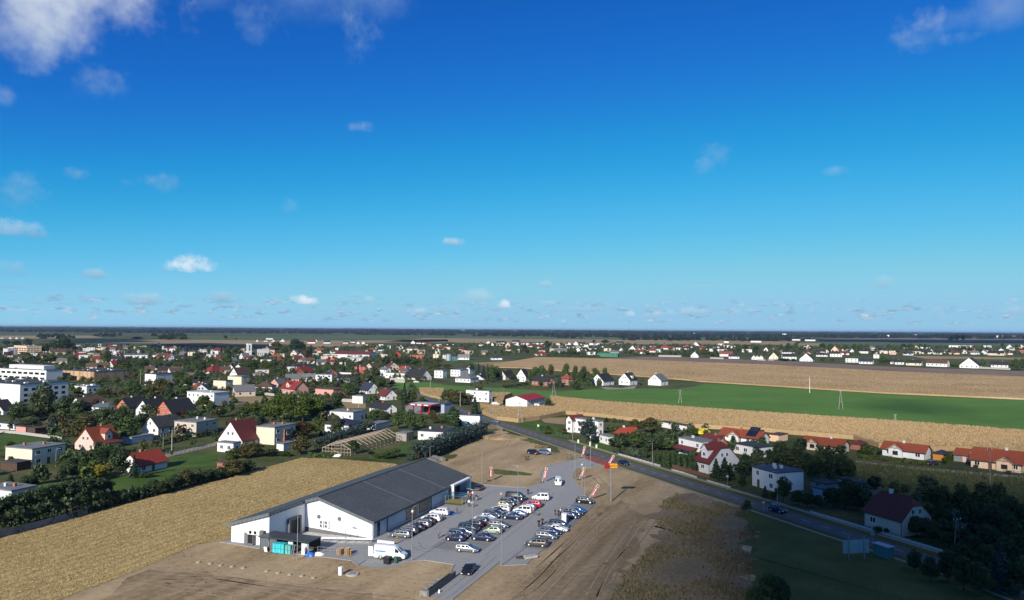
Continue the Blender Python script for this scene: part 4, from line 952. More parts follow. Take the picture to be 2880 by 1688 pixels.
# grain silo
sb = G('m4',1272,520); hs = height_at('m4',1272,520,380)
so = empty('grain_silo',(sb.x,sb.y,0)); tag(so,'round pale blue-grey steel grain silo with conical top','silo'); LM.append((sb,'the grain silo'))
mb = MB(); rs = 3.9; mb.tube([(0,0,0),(0,0,hs * .86)],[rs,rs],20); part('drum',mb,mat('silo_steel',(.33,.42,.45),rough=.4,metallic=.4),so,40)
mb = MB(); mb.tube([(0,0,hs * .86),(0,0,hs)],[rs * 1.04,.4],20); part('cone_roof',mb,M_STEEL,so,40)
# filling station
fs = G('C',2140,935); fst = empty('filling_station',(fs.x,fs.y,0),RAD(62)); tag(fst,'red and white filling station canopy with glazed kiosk beside the road','petrol station'); LM.append((fs,'the filling station'))
FOOT.append((fs.x,fs.y + 8,14))
mb = MB(); mb.box(0,9,0,13.5,4.1,5.0); part('canopy',mb,[M_RED],fst)
mb = MB(); mb.box(.2,8.8,.2,13.3,5.0,5.04); part('canopy_top',mb,ROOFS['fl'],fst)
for i in range(3):
    mb = MB(); mb.box(-.05,.0,1.6 + i * 4.0,4.2 + i * 4.0,4.35,4.75); part('fascia_sign',mb,M_WHITE,fst)
for i in range(3):
    mb = MB(); mb.box(1.2,1.7,1.5 + i * 4.9,2.0 + i * 4.9,0,4.1); part('pillar',mb,M_RED,fst)
for i in range(2):
    mb = MB(); mb.box(2.6,3.6,2.8 + i * 4.9,3.5 + i * 4.9,0,1.9); part('fuel_pump',mb,M_RED,fst)
mb = MB(); mb.box(9.2,17,-2,12,0,4.4); part('kiosk',mb,WALLS['bluegrey'],fst)
mb = MB(); mb.box(9.1,9.18,0,10.5,.3,3.4); part('shop_window',mb,M_GLASS,fst)
mb = MB(); mb.box(9,17.2,-2.2,12.2,4.4,4.75); part('kiosk_roof',mb,ROOFS['fb'],fst)
sheet('forecourt',gp(('C',1860,900),('C',1890,850),('C',2120,780),('C',2280,850),('C',2200,940),('C',1900,910)),M_PAVE,.02)

# ---- far houses of the town: (zoom, x centre, y base, width, wall, roof, form)
FAR = '''m5 400 272 460 w k l;m5 570 352 130 w r l;m5 360 330 90 w r l;m5 590 492 230 cream r h;m5 810 415 130 cream fg f;m5 960 448 240 grey greyt l;m5 1035 305 60 w k g;m5 1125 300 90 w k g;m5 1258 292 110 w k g;m5 1370 282 120 w k l;m5 1640 285 230 w fk f;m5 1150 345 150 w navy l;m5 1330 392 110 lgrey k g;m5 1490 395 90 w k g;m5 1600 372 120 w k l;m5 1450 325 100 w fg f;m5 1550 478 180 w fg f;m5 1880 408 130 cream fg f;m5 2020 466 170 w greyt l;m5 1880 512 400 green green l;m5 2010 278 90 brick k l;m5 2120 272 130 w k l;m5 2370 405 150 w r g;m5 2480 448 110 w r l;m5 110 300 90 w k g;m5 990 345 140 w fg f;m5 2150 400 60 w k g;m5 1740 330 110 w k l;m5 80 250 150 w k l
m6 50 455 110 w r l;m6 240 428 120 white2 r l;m6 365 425 130 w k l;m6 510 372 150 w brightr l;m6 605 385 90 brick brown l;m6 740 385 160 w fk f;m6 820 322 100 w k l;m6 950 312 110 brick r l;m6 900 378 110 w k l;m6 1100 318 130 w k g;m6 1075 532 150 w k g;m6 1370 408 130 w fg f;m6 1545 428 80 w k g;m6 1690 510 230 w brickr l;m6 1850 552 190 w navy l;m6 2240 572 80 w k g;m6 2310 574 80 w k g;m6 2385 576 80 w k g;m6 2110 425 170 w w f;m6 1590 292 100 cream fg f;m6 1690 330 150 white2 fg f;m6 2480 405 80 w k g;m6 1700 242 80 w w f;m6 2280 235 180 w w l;m6 360 425 120 w fg f;m6 1500 340 110 w k l;m6 1820 345 110 w fg f
m7 110 568 170 cream k g;m7 400 485 210 w fk f;m7 430 566 240 w k l;m7 750 606 240 w k g;m7 770 440 110 w k l;m7 1015 445 160 w k l;m7 1060 512 190 w k h;m7 1160 442 60 w k g;m7 1340 518 200 w fk f;m7 1315 412 130 palepink brickr g;m7 1515 478 150 w r l;m7 1655 448 100 w k g;m7 1520 400 160 lgrey k l;m7 1900 448 170 w k l;m7 2150 452 330 cream fl f;m7 2240 402 250 w navy h;m7 2460 452 130 cream fl f;m7 1920 656 230 w navy l;m7 1650 628 210 w w f;m7 2130 545 90 w w f;m7 2480 658 120 w k l;m7 570 195 150 w w l;m7 830 205 160 w w l;m7 2020 430 90 w fg f
m8 70 668 150 w k l;m8 345 686 250 cream k l;m8 795 708 340 w brown l;m8 1440 738 320 w k g;m8 2040 726 260 w k l;m8 230 486 160 w navy l;m8 400 460 130 cream fg f;m8 450 440 90 w k l;m8 600 458 140 w k l;m8 830 466 150 w k l;m8 1020 440 160 w greyt h;m8 1150 466 150 cream r h;m8 1290 335 360 w w l;m8 1800 335 110 w w l;m8 1960 488 240 cream k l;m8 1780 440 120 lgrey fg f;m8 2070 428 100 w k g;m8 2240 355 100 w k g;m8 1480 405 150 brick brown l;m8 500 355 230 w k l;m8 185 352 60 w k g;m8 700 440 70 w k g;m8 1540 470 160 w greyt l;m8 2480 440 90 salmon brickr f;m8 2470 345 80 cream brown g
m1 200 95 60 w r g;m1 325 95 60 w r g;m1 440 95 60 w r g;m1 40 92 60 w k g;m1 1590 470 190 red r l;m1 1530 400 150 white2 brown l;m1 1640 506 170 w w f;m1 680 455 110 w fg f;m1 850 478 130 tan brown l;m1 1150 400 320 beige brown l;m1 2325 448 110 pink brown g;m1 2460 462 160 grey k l;m1 2270 542 160 lgrey k l;m1 2205 640 140 w r g;m1 1800 700 200 beige brown l;m1 2050 690 190 tan brown l;m1 1700 340 130 w w l;m1 2050 315 90 cream fg f;m1 2250 275 90 w w f;m1 1960 250 60 w w f;m1 1580 260 160 white2 fg f
m2 140 470 480 w slate l;m2 560 452 80 w k g;m2 605 486 70 salmon brown g;m2 690 462 180 w brown l;m2 840 498 110 w w g;m2 1090 378 70 w k g;m2 1290 408 130 white2 k l;m2 1040 500 200 w k h;m2 870 356 110 w w f;m2 712 298 90 w w f;m2 1500 388 110 w k g;m2 1700 398 150 w fk f;m2 1990 390 110 brick fbrown f;m2 1790 518 180 brick r h;m2 2040 566 190 slatew slate l;m2 612 235 90 lgrey slate g;m2 880 258 150 lgrey slate h;m2 200 292 180 tan fg f;m2 200 372 80 w k g;m2 570 700 170 lgrey navy l;m2 700 780 230 brick k l;m2 930 790 200 w brown l;m2 420 780 170 cream brown l;m2 1620 330 110 w k l;m2 2160 700 90 w k g;m2 2010 705 80 w k g;m2 1920 770 200 brick brown l;m2 330 290 70 w w f
m3 400 488 180 brick orange l;m3 512 466 90 cream fg f;m3 740 424 130 cream w g;m3 1170 452 120 w w l;m3 1350 512 140 palepink fbrown f;m3 1510 508 180 palepink fbrown f;m3 1470 470 300 w fl f;m3 1920 486 270 w fbrown f;m3 1950 540 320 w fl l;m3 1070 580 170 w brown l;m3 1280 608 160 lgrey slate l;m3 1470 602 160 w r l;m3 1090 186 160 w maroon l;m3 1180 152 60 w k g;m3 1390 188 150 w navy l;m3 20 152 50 w k g;m3 190 148 80 w k l;m3 340 152 60 w k g;m3 520 152 90 w k g;m3 270 110 140 w w f;m3 2010 196 60 w k g;m3 2110 196 70 w k g;m3 1760 186 110 lgrey k l;m3 1910 170 90 lgrey k l;m3 2260 350 220 white2 brickr h;m3 2460 375 120 w fg f;m3 2460 255 90 w w f;m3 2380 290 60 w k g;m3 1590 335 60 w w f;m3 1700 660 120 cream fg f;m3 1040 930 280 w fg l;m3 1330 935 330 lgrey fb f;m3 1720 945 250 lgrey k l;m3 660 760 190 lgrey fg f;m3 130 830 240 cream fg f;m3 2500 470 60 cream fg f;m3 290 230 60 w w f
m4 270 445 130 red r g;m4 460 375 150 cream fg f;m4 740 375 140 beige fg f;m4 650 480 280 salmon fbrown f;m4 1055 415 100 cream fl f;m4 1050 340 80 w navy g;m4 1230 302 150 palepink fg f;m4 1490 328 130 w maroon h;m4 1590 385 100 palepink fbrown f;m4 1395 525 120 teal slate f;m4 1560 505 240 white2 fg l;m4 1190 490 70 cream fg f;m4 1020 470 110 cream fg f;m4 2230 508 200 w navy h;m4 570 188 90 w k g;m4 690 190 90 w k l;m4 785 196 80 w r l;m4 1080 215 100 lgrey k l;m4 1300 226 160 lgrey k l;m4 2050 196 90 w k g;m4 2290 196 170 w k l;m4 2130 228 60 w k g;m4 335 286 90 w k g;m4 2440 230 100 lgrey k g;m4 1700 395 110 beige fg f;m4 100 280 60 w fg f;m4 30 480 60 cream fg f'''
COLW = {'w': 'white','cream': 'cream','grey': 'grey','lgrey': 'pale grey','green': 'green','brick': 'brown brick','white2': 'off-white','red': 'red','beige': 'beige','tan': 'tan','pink': 'pink','palepink': 'pale pink','salmon': 'salmon','slatew': 'slate grey','teal': 'teal'}
COLR = {'k': 'black','navy': 'navy','r': 'red','brightr': 'bright red','brickr': 'terracotta','maroon': 'maroon','orange': 'orange','brown': 'brown','greyt': 'grey','slate': 'slate','fk': 'dark','fg': 'grey','fl': 'pale','fb': 'bluish','w': 'white','green': 'green','fbrown': 'brown'}
FORMW = {'l': 'long-sided','g': 'gable-fronted','h': 'hip-roofed','f': 'flat-roofed'}
FAR_HOUSES = []
for tok in FAR.replace('\n',';').split(';'):
    zm,x,y,w,wl,rf,fm = tok.split(); x,y,w = float(x),float(y),float(w)
    c = G(zm,x,y); uL,uR = px(zm,x - w / 2,y)[0],px(zm,x + w / 2,y)[0]
    mpp = abs(P(uR,px(zm,x,y)[1]).x - P(uL,px(zm,x,y)[1]).x)
    mpp = max(5.0,min(70,mpp)); R_ = random.Random(int(x * 31 + y * 7))
    view = math.atan2(c.x,c.y); yaw = -view + RAD(R_.uniform(-16,16))
    a = yaw
    dep = min(max(7.5,mpp * .55),12)
    if fm == 'g': wid = mpp * .95; dep = max(9,mpp * 1.1); roof = 'L'; pit = R_.uniform(40,48); he = 3.3
    elif fm == 'l': wid = mpp; roof = 'R'; pit = R_.uniform(34,44) if mpp < 30 else 16; he = 3.3 if mpp < 18 else 4.2
    elif fm == 'h': wid = mpp; roof = 'H'; pit = 30; he = 3.0; dep = max(9,mpp * .7)
    else: wid = mpp; roof = 'F'; pit = 0; he = 5.6 if mpp < 14 else 5.0
    if rf in ('w','fl','green') and fm == 'l': pit = 14; he = 4.2
    eR = Vector((math.cos(a),math.sin(a),0)); eL = Vector((-math.sin(a),math.cos(a),0))
    n = c - eR * wid / 2
    o = house_at(n,a,wid,dep,he,roof,pit,wl,rf,name='town_house' if wl not in ('green','teal') else 'sheet_shed',cat='house' if wl not in ('green','teal') else 'shed',group='houses of the town in the distance',wins='R',chim=1 if roof != 'F' else 0,detail=1 if c.y < 1500 else 0,door=False)
    FAR_HOUSES.append((o,c,f"{COLW[wl]} {FORMW[fm]} house with {COLR[rf]} roof",px(zm,x,y)[0]))
# infill: smaller houses standing between the surveyed ones
R_ = random.Random(21)
for (poly,cnt) in ((pp((-60,1028),(-60,980),(420,980),(900,984),(1000,1008),(700,1030)),60),(pp((1000,1004),(1000,974),(1440,968),(1880,974),(1880,992),(1440,996)),45),(pp((1900,992),(1900,976),(2900,982),(2900,998),(2450,998)),30),(pp((100,1150),(300,1045),(900,1035),(1150,1040),(1130,1100),(700,1120)),16)):
    X,Y = fill_poly(poly,.004); k = 0
    for x,y in zip(X,Y):
        if k >= cnt: break
        if any((x - f[0]) ** 2 + (y - f[1]) ** 2 < (f[2] + 9) ** 2 for f in FOOT): continue
        k += 1; wl,rf,fm = R_.choice(('w','cream','lgrey','beige','white2','palepink','brick','tan')),R_.choice(('k','greyt','brown','maroon','brickr','slate','fg','r','greyt')),R_.choice('llghf')
        if rf == 'fg': fm = 'f'
        if fm == 'f': rf = 'fg'
        wid,dep = R_.uniform(8,13),R_.uniform(7.5,10); a = -math.atan2(x,y) + RAD(R_.uniform(-30,30)); c = Vector((x,y,0))
        o = house_at(c,a,wid,dep,R_.uniform(2.8,3.6) if fm != 'f' else R_.uniform(3,5.6),{'l': 'R','g': 'L','h': 'H','f': 'F'}[fm],R_.uniform(34,44) if fm != 'h' else 30,wl,rf,name='town_house',cat='house',group='houses of the town in the distance',wins='RL',chim=1 if fm != 'f' else 0,detail=1 if y < 1400 else 0,door=False)
        FAR_HOUSES.append((o,c,f"{COLW[wl]} {FORMW[fm]} house with {COLR[rf]} roof",proj(c)[0]))
# ------------------------------------------------------------------ supermarket
M_SWHITE = plaster('store_white',(.77,.78,.78),.10)
M_SGREY = mat('store_grey_plinth',(.115,.118,.122),rough=.85,var=.1)
M_SPANEL = mat('store_side_panel',(.52,.55,.58),rough=.6,var=.06,scale=.3)
def store_roof_mat():
    m,N = new_mat('store_roof_tiles'); tc = N.n('TexCoord').outputs['Object']
    sp = N.n('SeparateXYZ',{0: tc}); yy = N.math('DIVIDE',sp.outputs[1],.36); row = N.math('FLOOR',yy); saw = N.math('FRACT',yy)
    cell = N.n('CombineXYZ',{0: N.math('DIVIDE',sp.outputs[0],.33),1: row,2: 0.0}).outputs[0]
    wn = N.n('TexWhiteNoise',{'Vector': N.vmath('FLOOR',cell).outputs[0]}).outputs[0]; big = N.noise(tc,.16,5.0,.6)
    c = N.mix(wn,(.050,.056,.056),(.088,.095,.094)); c = N.mix(N.rng(big,.35,.7,0,.45),c,(.100,.108,.108))
    c = N.mix(N.rng(saw,.0,.16,.5,0),c,(.012,.014,.016))
    b = N.n('BsdfPrincipled',{'Base Color': c,'Roughness': .62,'Specular IOR Level': .3})
    N.t.links.new(N.n('Bump',{'Height': saw,'Strength': .6,'Distance': .05}).outputs[0],b.inputs['Normal'])
    return finish(m,N,b.outputs[0])
M_SROOF = store_roof_mat()
M_FASC = mat('store_fascia',(.135,.150,.165),rough=.45,metallic=.2,var=.12,scale=.7)
def poster_mat(name,a,b,c):
    m,N = new_mat(name); tc = N.n('TexCoord').outputs['Object']
    v = N.n('TexVoronoi',{'Vector': N.vmath('MULTIPLY',tc,(1.0,1.0,1.4)).outputs[0],'Scale': 1.6}); n = N.noise(tc,2.2,4.0)
    col = N.ramp(N.math('ADD',N.math('MULTIPLY',v.outputs[0],.45),N.math('MULTIPLY',n,.6)),[(.2,a),(.45,b),(.6,c),(.8,(.45,.40,.34))])
    return finish(m,N,N.n('BsdfPrincipled',{'Base Color': col,'Roughness': .5}).outputs[0])
store = empty('supermarket',lot(0,0),LOT_A); tag(store,'white supermarket hall with broad dark grey tiled roof and lower side wing','supermarket')
LM.append((lot(22,13),'the supermarket'))
for s_ in range(-8,50,8):
    for t_ in (4,13,22): FOOT.append((*lot(s_,t_).xy,8))
HL,HW,RY,EZ,RZ,WX = 49.0,25.5,13.0,3.75,7.55,-11.8
SL = (RZ - EZ) / RY
# walls
mb = MB(); zr = lambda y: EZ + SL * min(y,26 - y) - .12
mb.poly([(0,0,0),(0,16.4,0),(0,16.4,zr(16.4)),(0,RY,zr(RY)),(0,0,zr(0))][::-1]); mb.poly([(HL,0,0),(HL,HW,0),(HL,HW,zr(HW)),(HL,RY,zr(RY)),(HL,0,zr(0))])
mb.poly([(WX,16.4,0),(WX,HW,0),(WX,HW,zr(HW)),(WX,16.4,zr(16.4))][::-1]); mb.poly([(WX,HW,0),(HL,HW,0),(HL,HW,zr(HW)),(WX,HW,zr(HW))][::-1])
mb.poly([(WX,16.4,0),(0,16.4,0),(0,16.4,zr(16.4)),(WX,16.4,zr(16.4))])
part('wall',mb,M_SWHITE,store)
mb = MB(); mb.box(0,37.4,-.02,.3,0,EZ - .1); mb.box(37.4,HL,1.6,1.9,0,EZ + .3); part('side_wall',mb,M_SPANEL,store)
mb = MB(); mb.poly([(-.04,16.38,0),(-.04,.1,0),(-.04,.1,.12),(-.04,16.38,.95)]); mb.poly([(-.04,.1,.12),(.02,.1,.12),(.02,16.38,.95),(-.04,16.38,.95)]); part('plinth',mb,M_SGREY,store)
# roof slopes
def slab(mb,pts,th):
    n = len(pts); up = [(p[0],p[1],p[2]) for p in pts]; dn = [(p[0],p[1],p[2] - th) for p in pts]
    mb.poly(up); mb.poly(dn[::-1])
    for i in range(n): mb.poly([dn[i],dn[(i + 1) % n],up[(i + 1) % n],up[i]])
mb = MB(); e = .55
slab(mb,[(-.6,-e,EZ - SL * e),(HL + .6,-e,EZ - SL * e),(HL + .6,RY,RZ),(-.6,RY,RZ)],.14); part('roof_slope',mb,M_SROOF,store)
yl = 26.4; zl = RZ - SL * (yl - RY)
mb = MB(); slab(mb,[(-.6,RY + .002,RZ),(HL + .6,RY + .002,RZ),(HL + .6,yl,zl),(WX - .5,yl,zl),(WX - .5,16.1,RZ - SL * 3.1),(-.6,16.1,RZ - SL * 3.1)],.14); part('roof_slope',mb,M_SROOF,store)
for s_ in (17.0,33.5):
    mb = MB(); k = .045
    mb.bar((s_,-e,EZ - SL * e + k),(s_,RY,RZ + k),.07,.05); part('roof_seam',mb,mat('seam_grey',(.115,.12,.125),rough=.6),store)
mb = MB(); mb.bar((-.6,RY,RZ + .06),(HL + .6,RY,RZ + .06),.35,.12); part('ridge_cap',mb,M_SROOF,store)
# fascia panels on the gables, each panel set slightly apart
def fascia_run(x,y0,y1,z0,z1,hgt,n,side):
    for i in range(n):
        a,b = i / n,(i + .97) / n
        ya,yb = y0 + (y1 - y0) * a,y0 + (y1 - y0) * b; za,zb = z0 + (z1 - z0) * a,z0 + (z1 - z0) * b
        mb = MB(); d = .08
        q = [(x,ya,za - hgt),(x,yb,zb - hgt),(x,yb,zb),(x,ya,za)]; r2 = [(x + d,*p[1:]) for p in q]
        mb.poly(q); mb.poly(r2[::-1])
        for j in range(4): mb.poly([q[j],r2[j],r2[(j + 1) % 4],q[(j + 1) % 4]])
        part('fascia_panel',mb,M_FASC,store)
fascia_run(-.72,-e,RY,EZ - SL * e,RZ,.62,12,0); fascia_run(-.72,RY,16.1,RZ,RZ - SL * 3.1,.62,3,0)
fascia_run(WX - .62,16.1,yl,RZ - SL * 3.1,zl,.62,10,0)
mb = MB(); mb.box(-.6,HL + .6,-e - .1,-e + .06,EZ - SL * e - .34,EZ - SL * e + .02); part('gutter',mb,M_DSTEEL,store)
mb = MB()
for i in range(12): mb.box(WX + .2 + i * .97,WX + .75 + i * .97,16.12,16.38,RZ - SL * 3.1 - .75,RZ - SL * 3.1 - .2)
mb.box(WX - .5,-.6,16.02,16.12,RZ - SL * 3.1 - .32,RZ - SL * 3.1 - .1); part('wing_eave',mb,M_FASC,store)
def s_at(u):
    return min((abs(proj(lot(k * .1,0,1.5))[0] - u),k * .1) for k in range(0,480))[1]
for u_ in (1088,1211.5,1262):
    s_ = s_at(u_); mb = MB(); mb.bar((s_,-.12,0),(s_,-.12,EZ - .3),.14); mb.bar((s_,-.12,EZ - .32),(s_,-.5,EZ - .42),.12); part('downpipe',mb,M_DSTEEL,store)
mb = MB(); s_ = s_at(1064); mb.box(s_ - .5,s_ + .5,-.1,-.02,0,2.9); part('side_door',mb,M_GLASS,store)
pm = [poster_mat('poster_meat',(.20,.05,.025),(.30,.12,.06),(.42,.30,.20)),poster_mat('poster_bread',(.24,.15,.07),(.36,.26,.13),(.16,.10,.06))]
for k,(ua,ub) in enumerate(((1141.5,1174),(1178,1209))):
    a,b = s_at(ua),s_at(ub); mb = MB(); mb.box(a,b,-.10,-.021,.45,3.0); o = part('billboard',mb,M_DSTEEL,store)
    mb = MB(); mb.box(a + .12,b - .12,-.13,-.101,.57,2.88); part('poster',mb,pm[k],o)
# wall equipment on the gable
gb = lambda z: z
for (y_,z_) in ((13.0,3.35),(8.0,3.35)):
    mb = MB(); mb.tube([(-.02,y_,z_),(-.16,y_,z_)],[.42,.42],20); part('round_vent',mb,M_SGREY,store,40)
M_ACW = mat('unit_white',(.74,.74,.73),rough=.45,var=.05); M_ACG = mat('fan_grille',(.16,.165,.17),rough=.6,metallic=.3)
for y_ in (12.1,10.85):
    mb = MB(); mb.box(-.5,-.03,y_ - .5,y_ + .5,1.25,2.75); u_ = part('cooling_unit',mb,M_ACW,store)
    for z_ in (1.62,2.36):
        mb = MB(); mb.tube([(-.5,y_ + .08,z_),(-.53,y_ + .08,z_)],[.33,.33],20); part('fan',mb,M_ACG,u_)
mb = MB(); mb.box(WX - .9,WX - .05,18.0,20.9,2.15,3.05); u_ = part('condenser',mb,M_ACW,store)
for y_ in (20.15,19.0):
    mb = MB(); mb.tube([(WX - .9,y_,2.6),(WX - .94,y_,2.6)],[.34,.34],20); part('fan',mb,M_BLACK,u_)
mb = MB(); mb.box(WX - .85,WX - .1,17.1,17.9,2.1,3.0); part('condenser_box',mb,M_SGREY,store)
# open double door in the wing
mb = MB(); mb.box(WX - .03,WX + .02,19.6,21.4,.05,2.15); part('door_opening',mb,M_BLACK,store)  # black panel stands in for the unlit room behind
M_GATE = mat('door_grey',(.13,.14,.155),rough=.5)
mb = MB(); mb.box(WX - .10,WX - .04,21.4,22.3,.05,2.15); part('door_leaf',mb,M_GATE,store)
mb = MB(); mb.box(WX - .98,WX - .04,19.5,19.57,.05,2.15); part('door_leaf',mb,M_GATE,store)
mb = MB(); mb.box(WX - .32,WX - .2,19.62,19.74,.3,1.6); part('door_bumper',mb,M_YEL,store)
# dock shelter on the wing's inner wall
mb = MB(); mb.box(-6.2,-2.2,15.7,16.38,.2,.45); mb.box(-6.2,-5.6,15.7,16.38,.45,3.5); mb.box(-2.8,-2.2,15.7,16.38,.45,3.5); mb.box(-6.2,-2.2,15.7,16.38,3.5,3.95); part('dock_shelter',mb,M_SGREY,store)
mb = MB(); mb.box(-5.58,-2.82,16.2,16.37,.46,3.48); part('dock_door',mb,M_BLACK,store)
# entrance: white portal, glazed and clad wall
mb = MB(); mb.box(36.7,37.3,-1.3,-.4,0,3.85); mb.box(37.3,47.6,-1.3,-.4,3.4,3.85); mb.box(47.0,47.6,-1.3,-.4,0,3.4); part('entrance_portal',mb,M_SWHITE,store)
mb = MB(); mb.box(37.5,46.7,-.3,1.6,3.4,3.6); part('entrance_soffit',mb,M_SGREY,store)
mb = MB(); mb.box(38.4,41.0,1.5,1.58,.1,2.8); part('entrance_glazing',mb,M_GLASS,store)
for k in range(9):
    mb = MB(); mb.box(41.2 + k * .62,41.75 + k * .62,1.42,1.58,.05,3.1); part('cladding_board',mb,[mat('red_brown_cladding',(.15,.04,.028),rough=.6),mat('brown_cladding',(.10,.045,.028),rough=.6)][k % 2],store)
# ---- pavement of the lot
PAVE = gp(('D',60,912),('D',600,1008),('D',1210,1078),('D',1345,1098),('D',1400,1142),('D',1640,1168),('D',1780,1150),('D',1925,1102),('D',2050,1092),('D',2340,1135)) + gp(('n8',860,690),('n8',190,1170),('n8',640,1205),('n8',850,1245),('n8',940,1245),('n8',2060,345)) + \
    gp(('E',890,1160),('E',1125,1148),('E',1240,1040),('E',1400,905),('E',1560,760),('E',1690,655),('E',1750,592),('E',1680,520),('E',1555,345),('E',1560,295),('E',1610,250),('n6',850,620),('n6',1090,552),('n6',760,395),('n6',560,420),('n6',150,500),('E',1330,230),('E',1262,285),('E',1255,330),('E',1278,380),('E',1240,402),('E',1120,430),('E',1000,432),('E',715,408),('E',600,380)) + [lot(52,3),lot(52,8),lot(48.5,8),lot(48.5,27.0),lot(-12.5,27.0)]
pave = sheet('car_park_paving',PAVE,M_PAVE,.022)
sheet('entrance_apron',gp(('n6',800,340),('n6',690,398),('n6',830,470),('n6',1090,552),('n6',1300,580),('n6',1400,560),('n6',1180,440)),M_PAVER,.034)
def kerb(p,label=None):
    mb = MB()
    for a,b in zip(p,p[1:]): mb.bar((a.x,a.y,.06),(b.x,b.y,.06),.16,.14)
    o = part('kerb',mb,M_KERB,None); o['kind'] = 'structure'
kerb(gp(('E',600,382),('E',715,408),('E',1000,432),('E',1120,430),('E',1240,402),('E',1278,380),('E',1255,330),('E',1262,285),('E',1330,230),('n6',150,500),('n6',560,420)))
kerb(gp(('n6',850,620),('E',1610,250),('E',1560,295),('E',1555,345),('E',1680,520),('E',1750,592),('E',1690,655),('E',1560,760),('E',1400,905),('E',1240,1040),('E',1125,1148),('E',890,1160),('n8',2060,345),('n8',940,1245)))
kerb(gp(('D',60,912),('D',600,1008),('D',1210,1078),('D',1345,1098),('D',1400,1142),('D',1480,1090))); kerb(gp(('D',1925,1102),('D',2050,1092),('D',2340,1135),('n8',860,690),('n8',190,1170)))
M_PAVE2 = paver_mat('graphite_block_paving',(.20,.205,.205),(.25,.252,.25),(.155,.16,.162))
sheet('bay_paving',[lot(-1.0,-13.4),lot(46,-13.4),lot(46,-23.6),lot(-1.0,-23.6)],M_PAVE2,.0228,pave); sheet('bay_paving',[lot(5.6,-30.0),lot(47.6,-30.0),lot(47.6,-35.4),lot(5.6,-35.4)],M_PAVE2,.0228,pave); sheet('bay_paving',[lot(1.6,-2.0),lot(20.5,-2.0),lot(20.5,-7.2),lot(1.6,-7.2)],M_PAVE2,.0228,pave)
for t_ in (-10.4,-26.8): sheet('drain_channel',[lot(-8,t_),lot(50,t_),lot(50,t_ - .35),lot(-8,t_ - .35)],M_KERB,.0232,pave)
# bay markings
mk = MB()
for s_ in np.arange(2.0,21,2.5): mk.box(s_ - .05,s_ + .05,-7.0,-2.0,.024,.026)
for t0,t1 in ((-18.3,-13.4),(-23.4,-18.6),(-35.2,-30.2)):
    for s_ in np.arange(3.6,48,2.5): mk.box(s_ - .05,s_ + .05,t0,t1,.024,.026)
for k in range(len(mk.v)): v = mk.v[k]; w_ = lot(v[0],v[1],v[2] + .002); mk.v[k] = (w_.x,w_.y,w_.z)
o = part('bay_marking',mk,mat('bay_line',(.34,.34,.34),rough=.9,var=.2),pave)
M_SCUFF = mat('tyre_scuff',(.17,.175,.18),rough=.9,var=.35,scale=.7)
for q in ([('E',60,1010),('E',200,985),('E',330,985),('E',430,1020)],[('E',90,940),('E',130,1000),('E',260,1020),('E',470,1000)],[('E',700,1060),('E',900,900),('E',1150,700),('E',1350,480)],[('E',240,820),('E',420,680),('E',620,560),('E',820,470),('E',1100,440)],[('n8',700,1200),('n8',1250,780),('n8',1900,200)],[('D',1000,1000),('D',1400,960),('D',1900,1000)]): wheel_track(q,.22,1.5,M_SCUFF,z=.0235,name='tyre_mark')
bb = sheet('disabled_bay',[lot(22.6,-2.4),lot(26.3,-2.4),lot(26.3,-7.2),lot(22.6,-7.2)],M_BLUEP,.0265,pave)
for q in ((22.6,22.75),(26.15,26.3)): sheet('bay_line',[lot(q[0],-2.4),lot(q[1],-2.4),lot(q[1],-7.2),lot(q[0],-7.2)],M_LINE,.0300,pave)
sheet('dock_ramp',[lot(-6,15.9),lot(-.3,15.9),lot(-.3,1),lot(-3,-1),lot(-6,8)],M_CONC,.0265,pave)
# ---- bin shelter and clutter behind the store
bs = empty('bin_shelter',lot(-14.2,5.4),LOT_A); tag(bs,'dark flat-roofed bin shelter with mesh doors beside the supermarket','shelter')
mb = MB(); mb.box(-.3,3.9,-.1,11.4,2.45,2.65); part('roof',mb,M_DSTEEL,bs)
for y_ in (0.1,3.6,7.4,9.3,11.2):
    mb = MB(); mb.box(-.05,.05,y_ - .05,y_ + .05,0,2.45); part('post',mb,M_STEEL,bs)
mb = MB(); mb.box(3.7,3.8,0,11.2,0,2.45); part('back_panel',mb,M_DSTEEL,bs); mb = MB(); mb.box(0,3.7,11.2,11.28,0,2.45); part('side_panel',mb,M_DSTEEL,bs)
mb = MB(); mb.box(0,.06,9.4,11.1,.1,2.3); part('mesh_door',mb,mat('door_mesh',(.10,.115,.125),rough=.6),bs); mb = MB(); mb.box(-.1,-.03,7.5,8.9,.1,2.3); part('mesh_door',mb,MATS['door_mesh'],bs)
mb = MB(); mb.box(.0,.05,.2,1.7,.1,2.2); part('pale_panel',mb,M_SPANEL,bs); mb = MB(); mb.box(.0,.05,3.7,4.7,.1,2.2); part('pale_panel',mb,M_SPANEL,bs)
def container(name,t0,t1,m,h,label):
    o = empty(name,lot(-15.1,t0),LOT_A); tag(o,label,'container','containers in front of the bin shelter'); w = t1 - t0
    mb = MB(); mb.box(0,1.25,0,w,.12,h); part('body',mb,m,o)
    mb = MB(); mb.box(-.05,1.3,-.04,w + .04,h,h + .08); part('lid',mb,m,o)
    mb = MB(); mb.box(-.04,0,.06,w - .06,h * .52,h * .55); mb.box(-.06,0,w * .48,w * .52,.3,h - .1); part('front_rail',mb,M_DSTEEL,o)
    for x_ in (.15,1.1):
        for y_ in (.15,w - .15): mb = MB(); mb.box(x_ - .08,x_ + .08,y_ - .05,y_ + .05,0,.13); part('foot',mb,M_BLACK,o)
container('waste_container',11.75,12.95,M_CYAN,1.75,'bright cyan waste container, leftmost of three by the bin shelter')
container('waste_container',10.4,11.7,M_CYAN,1.8,'bright cyan waste container in the middle of three by the bin shelter')
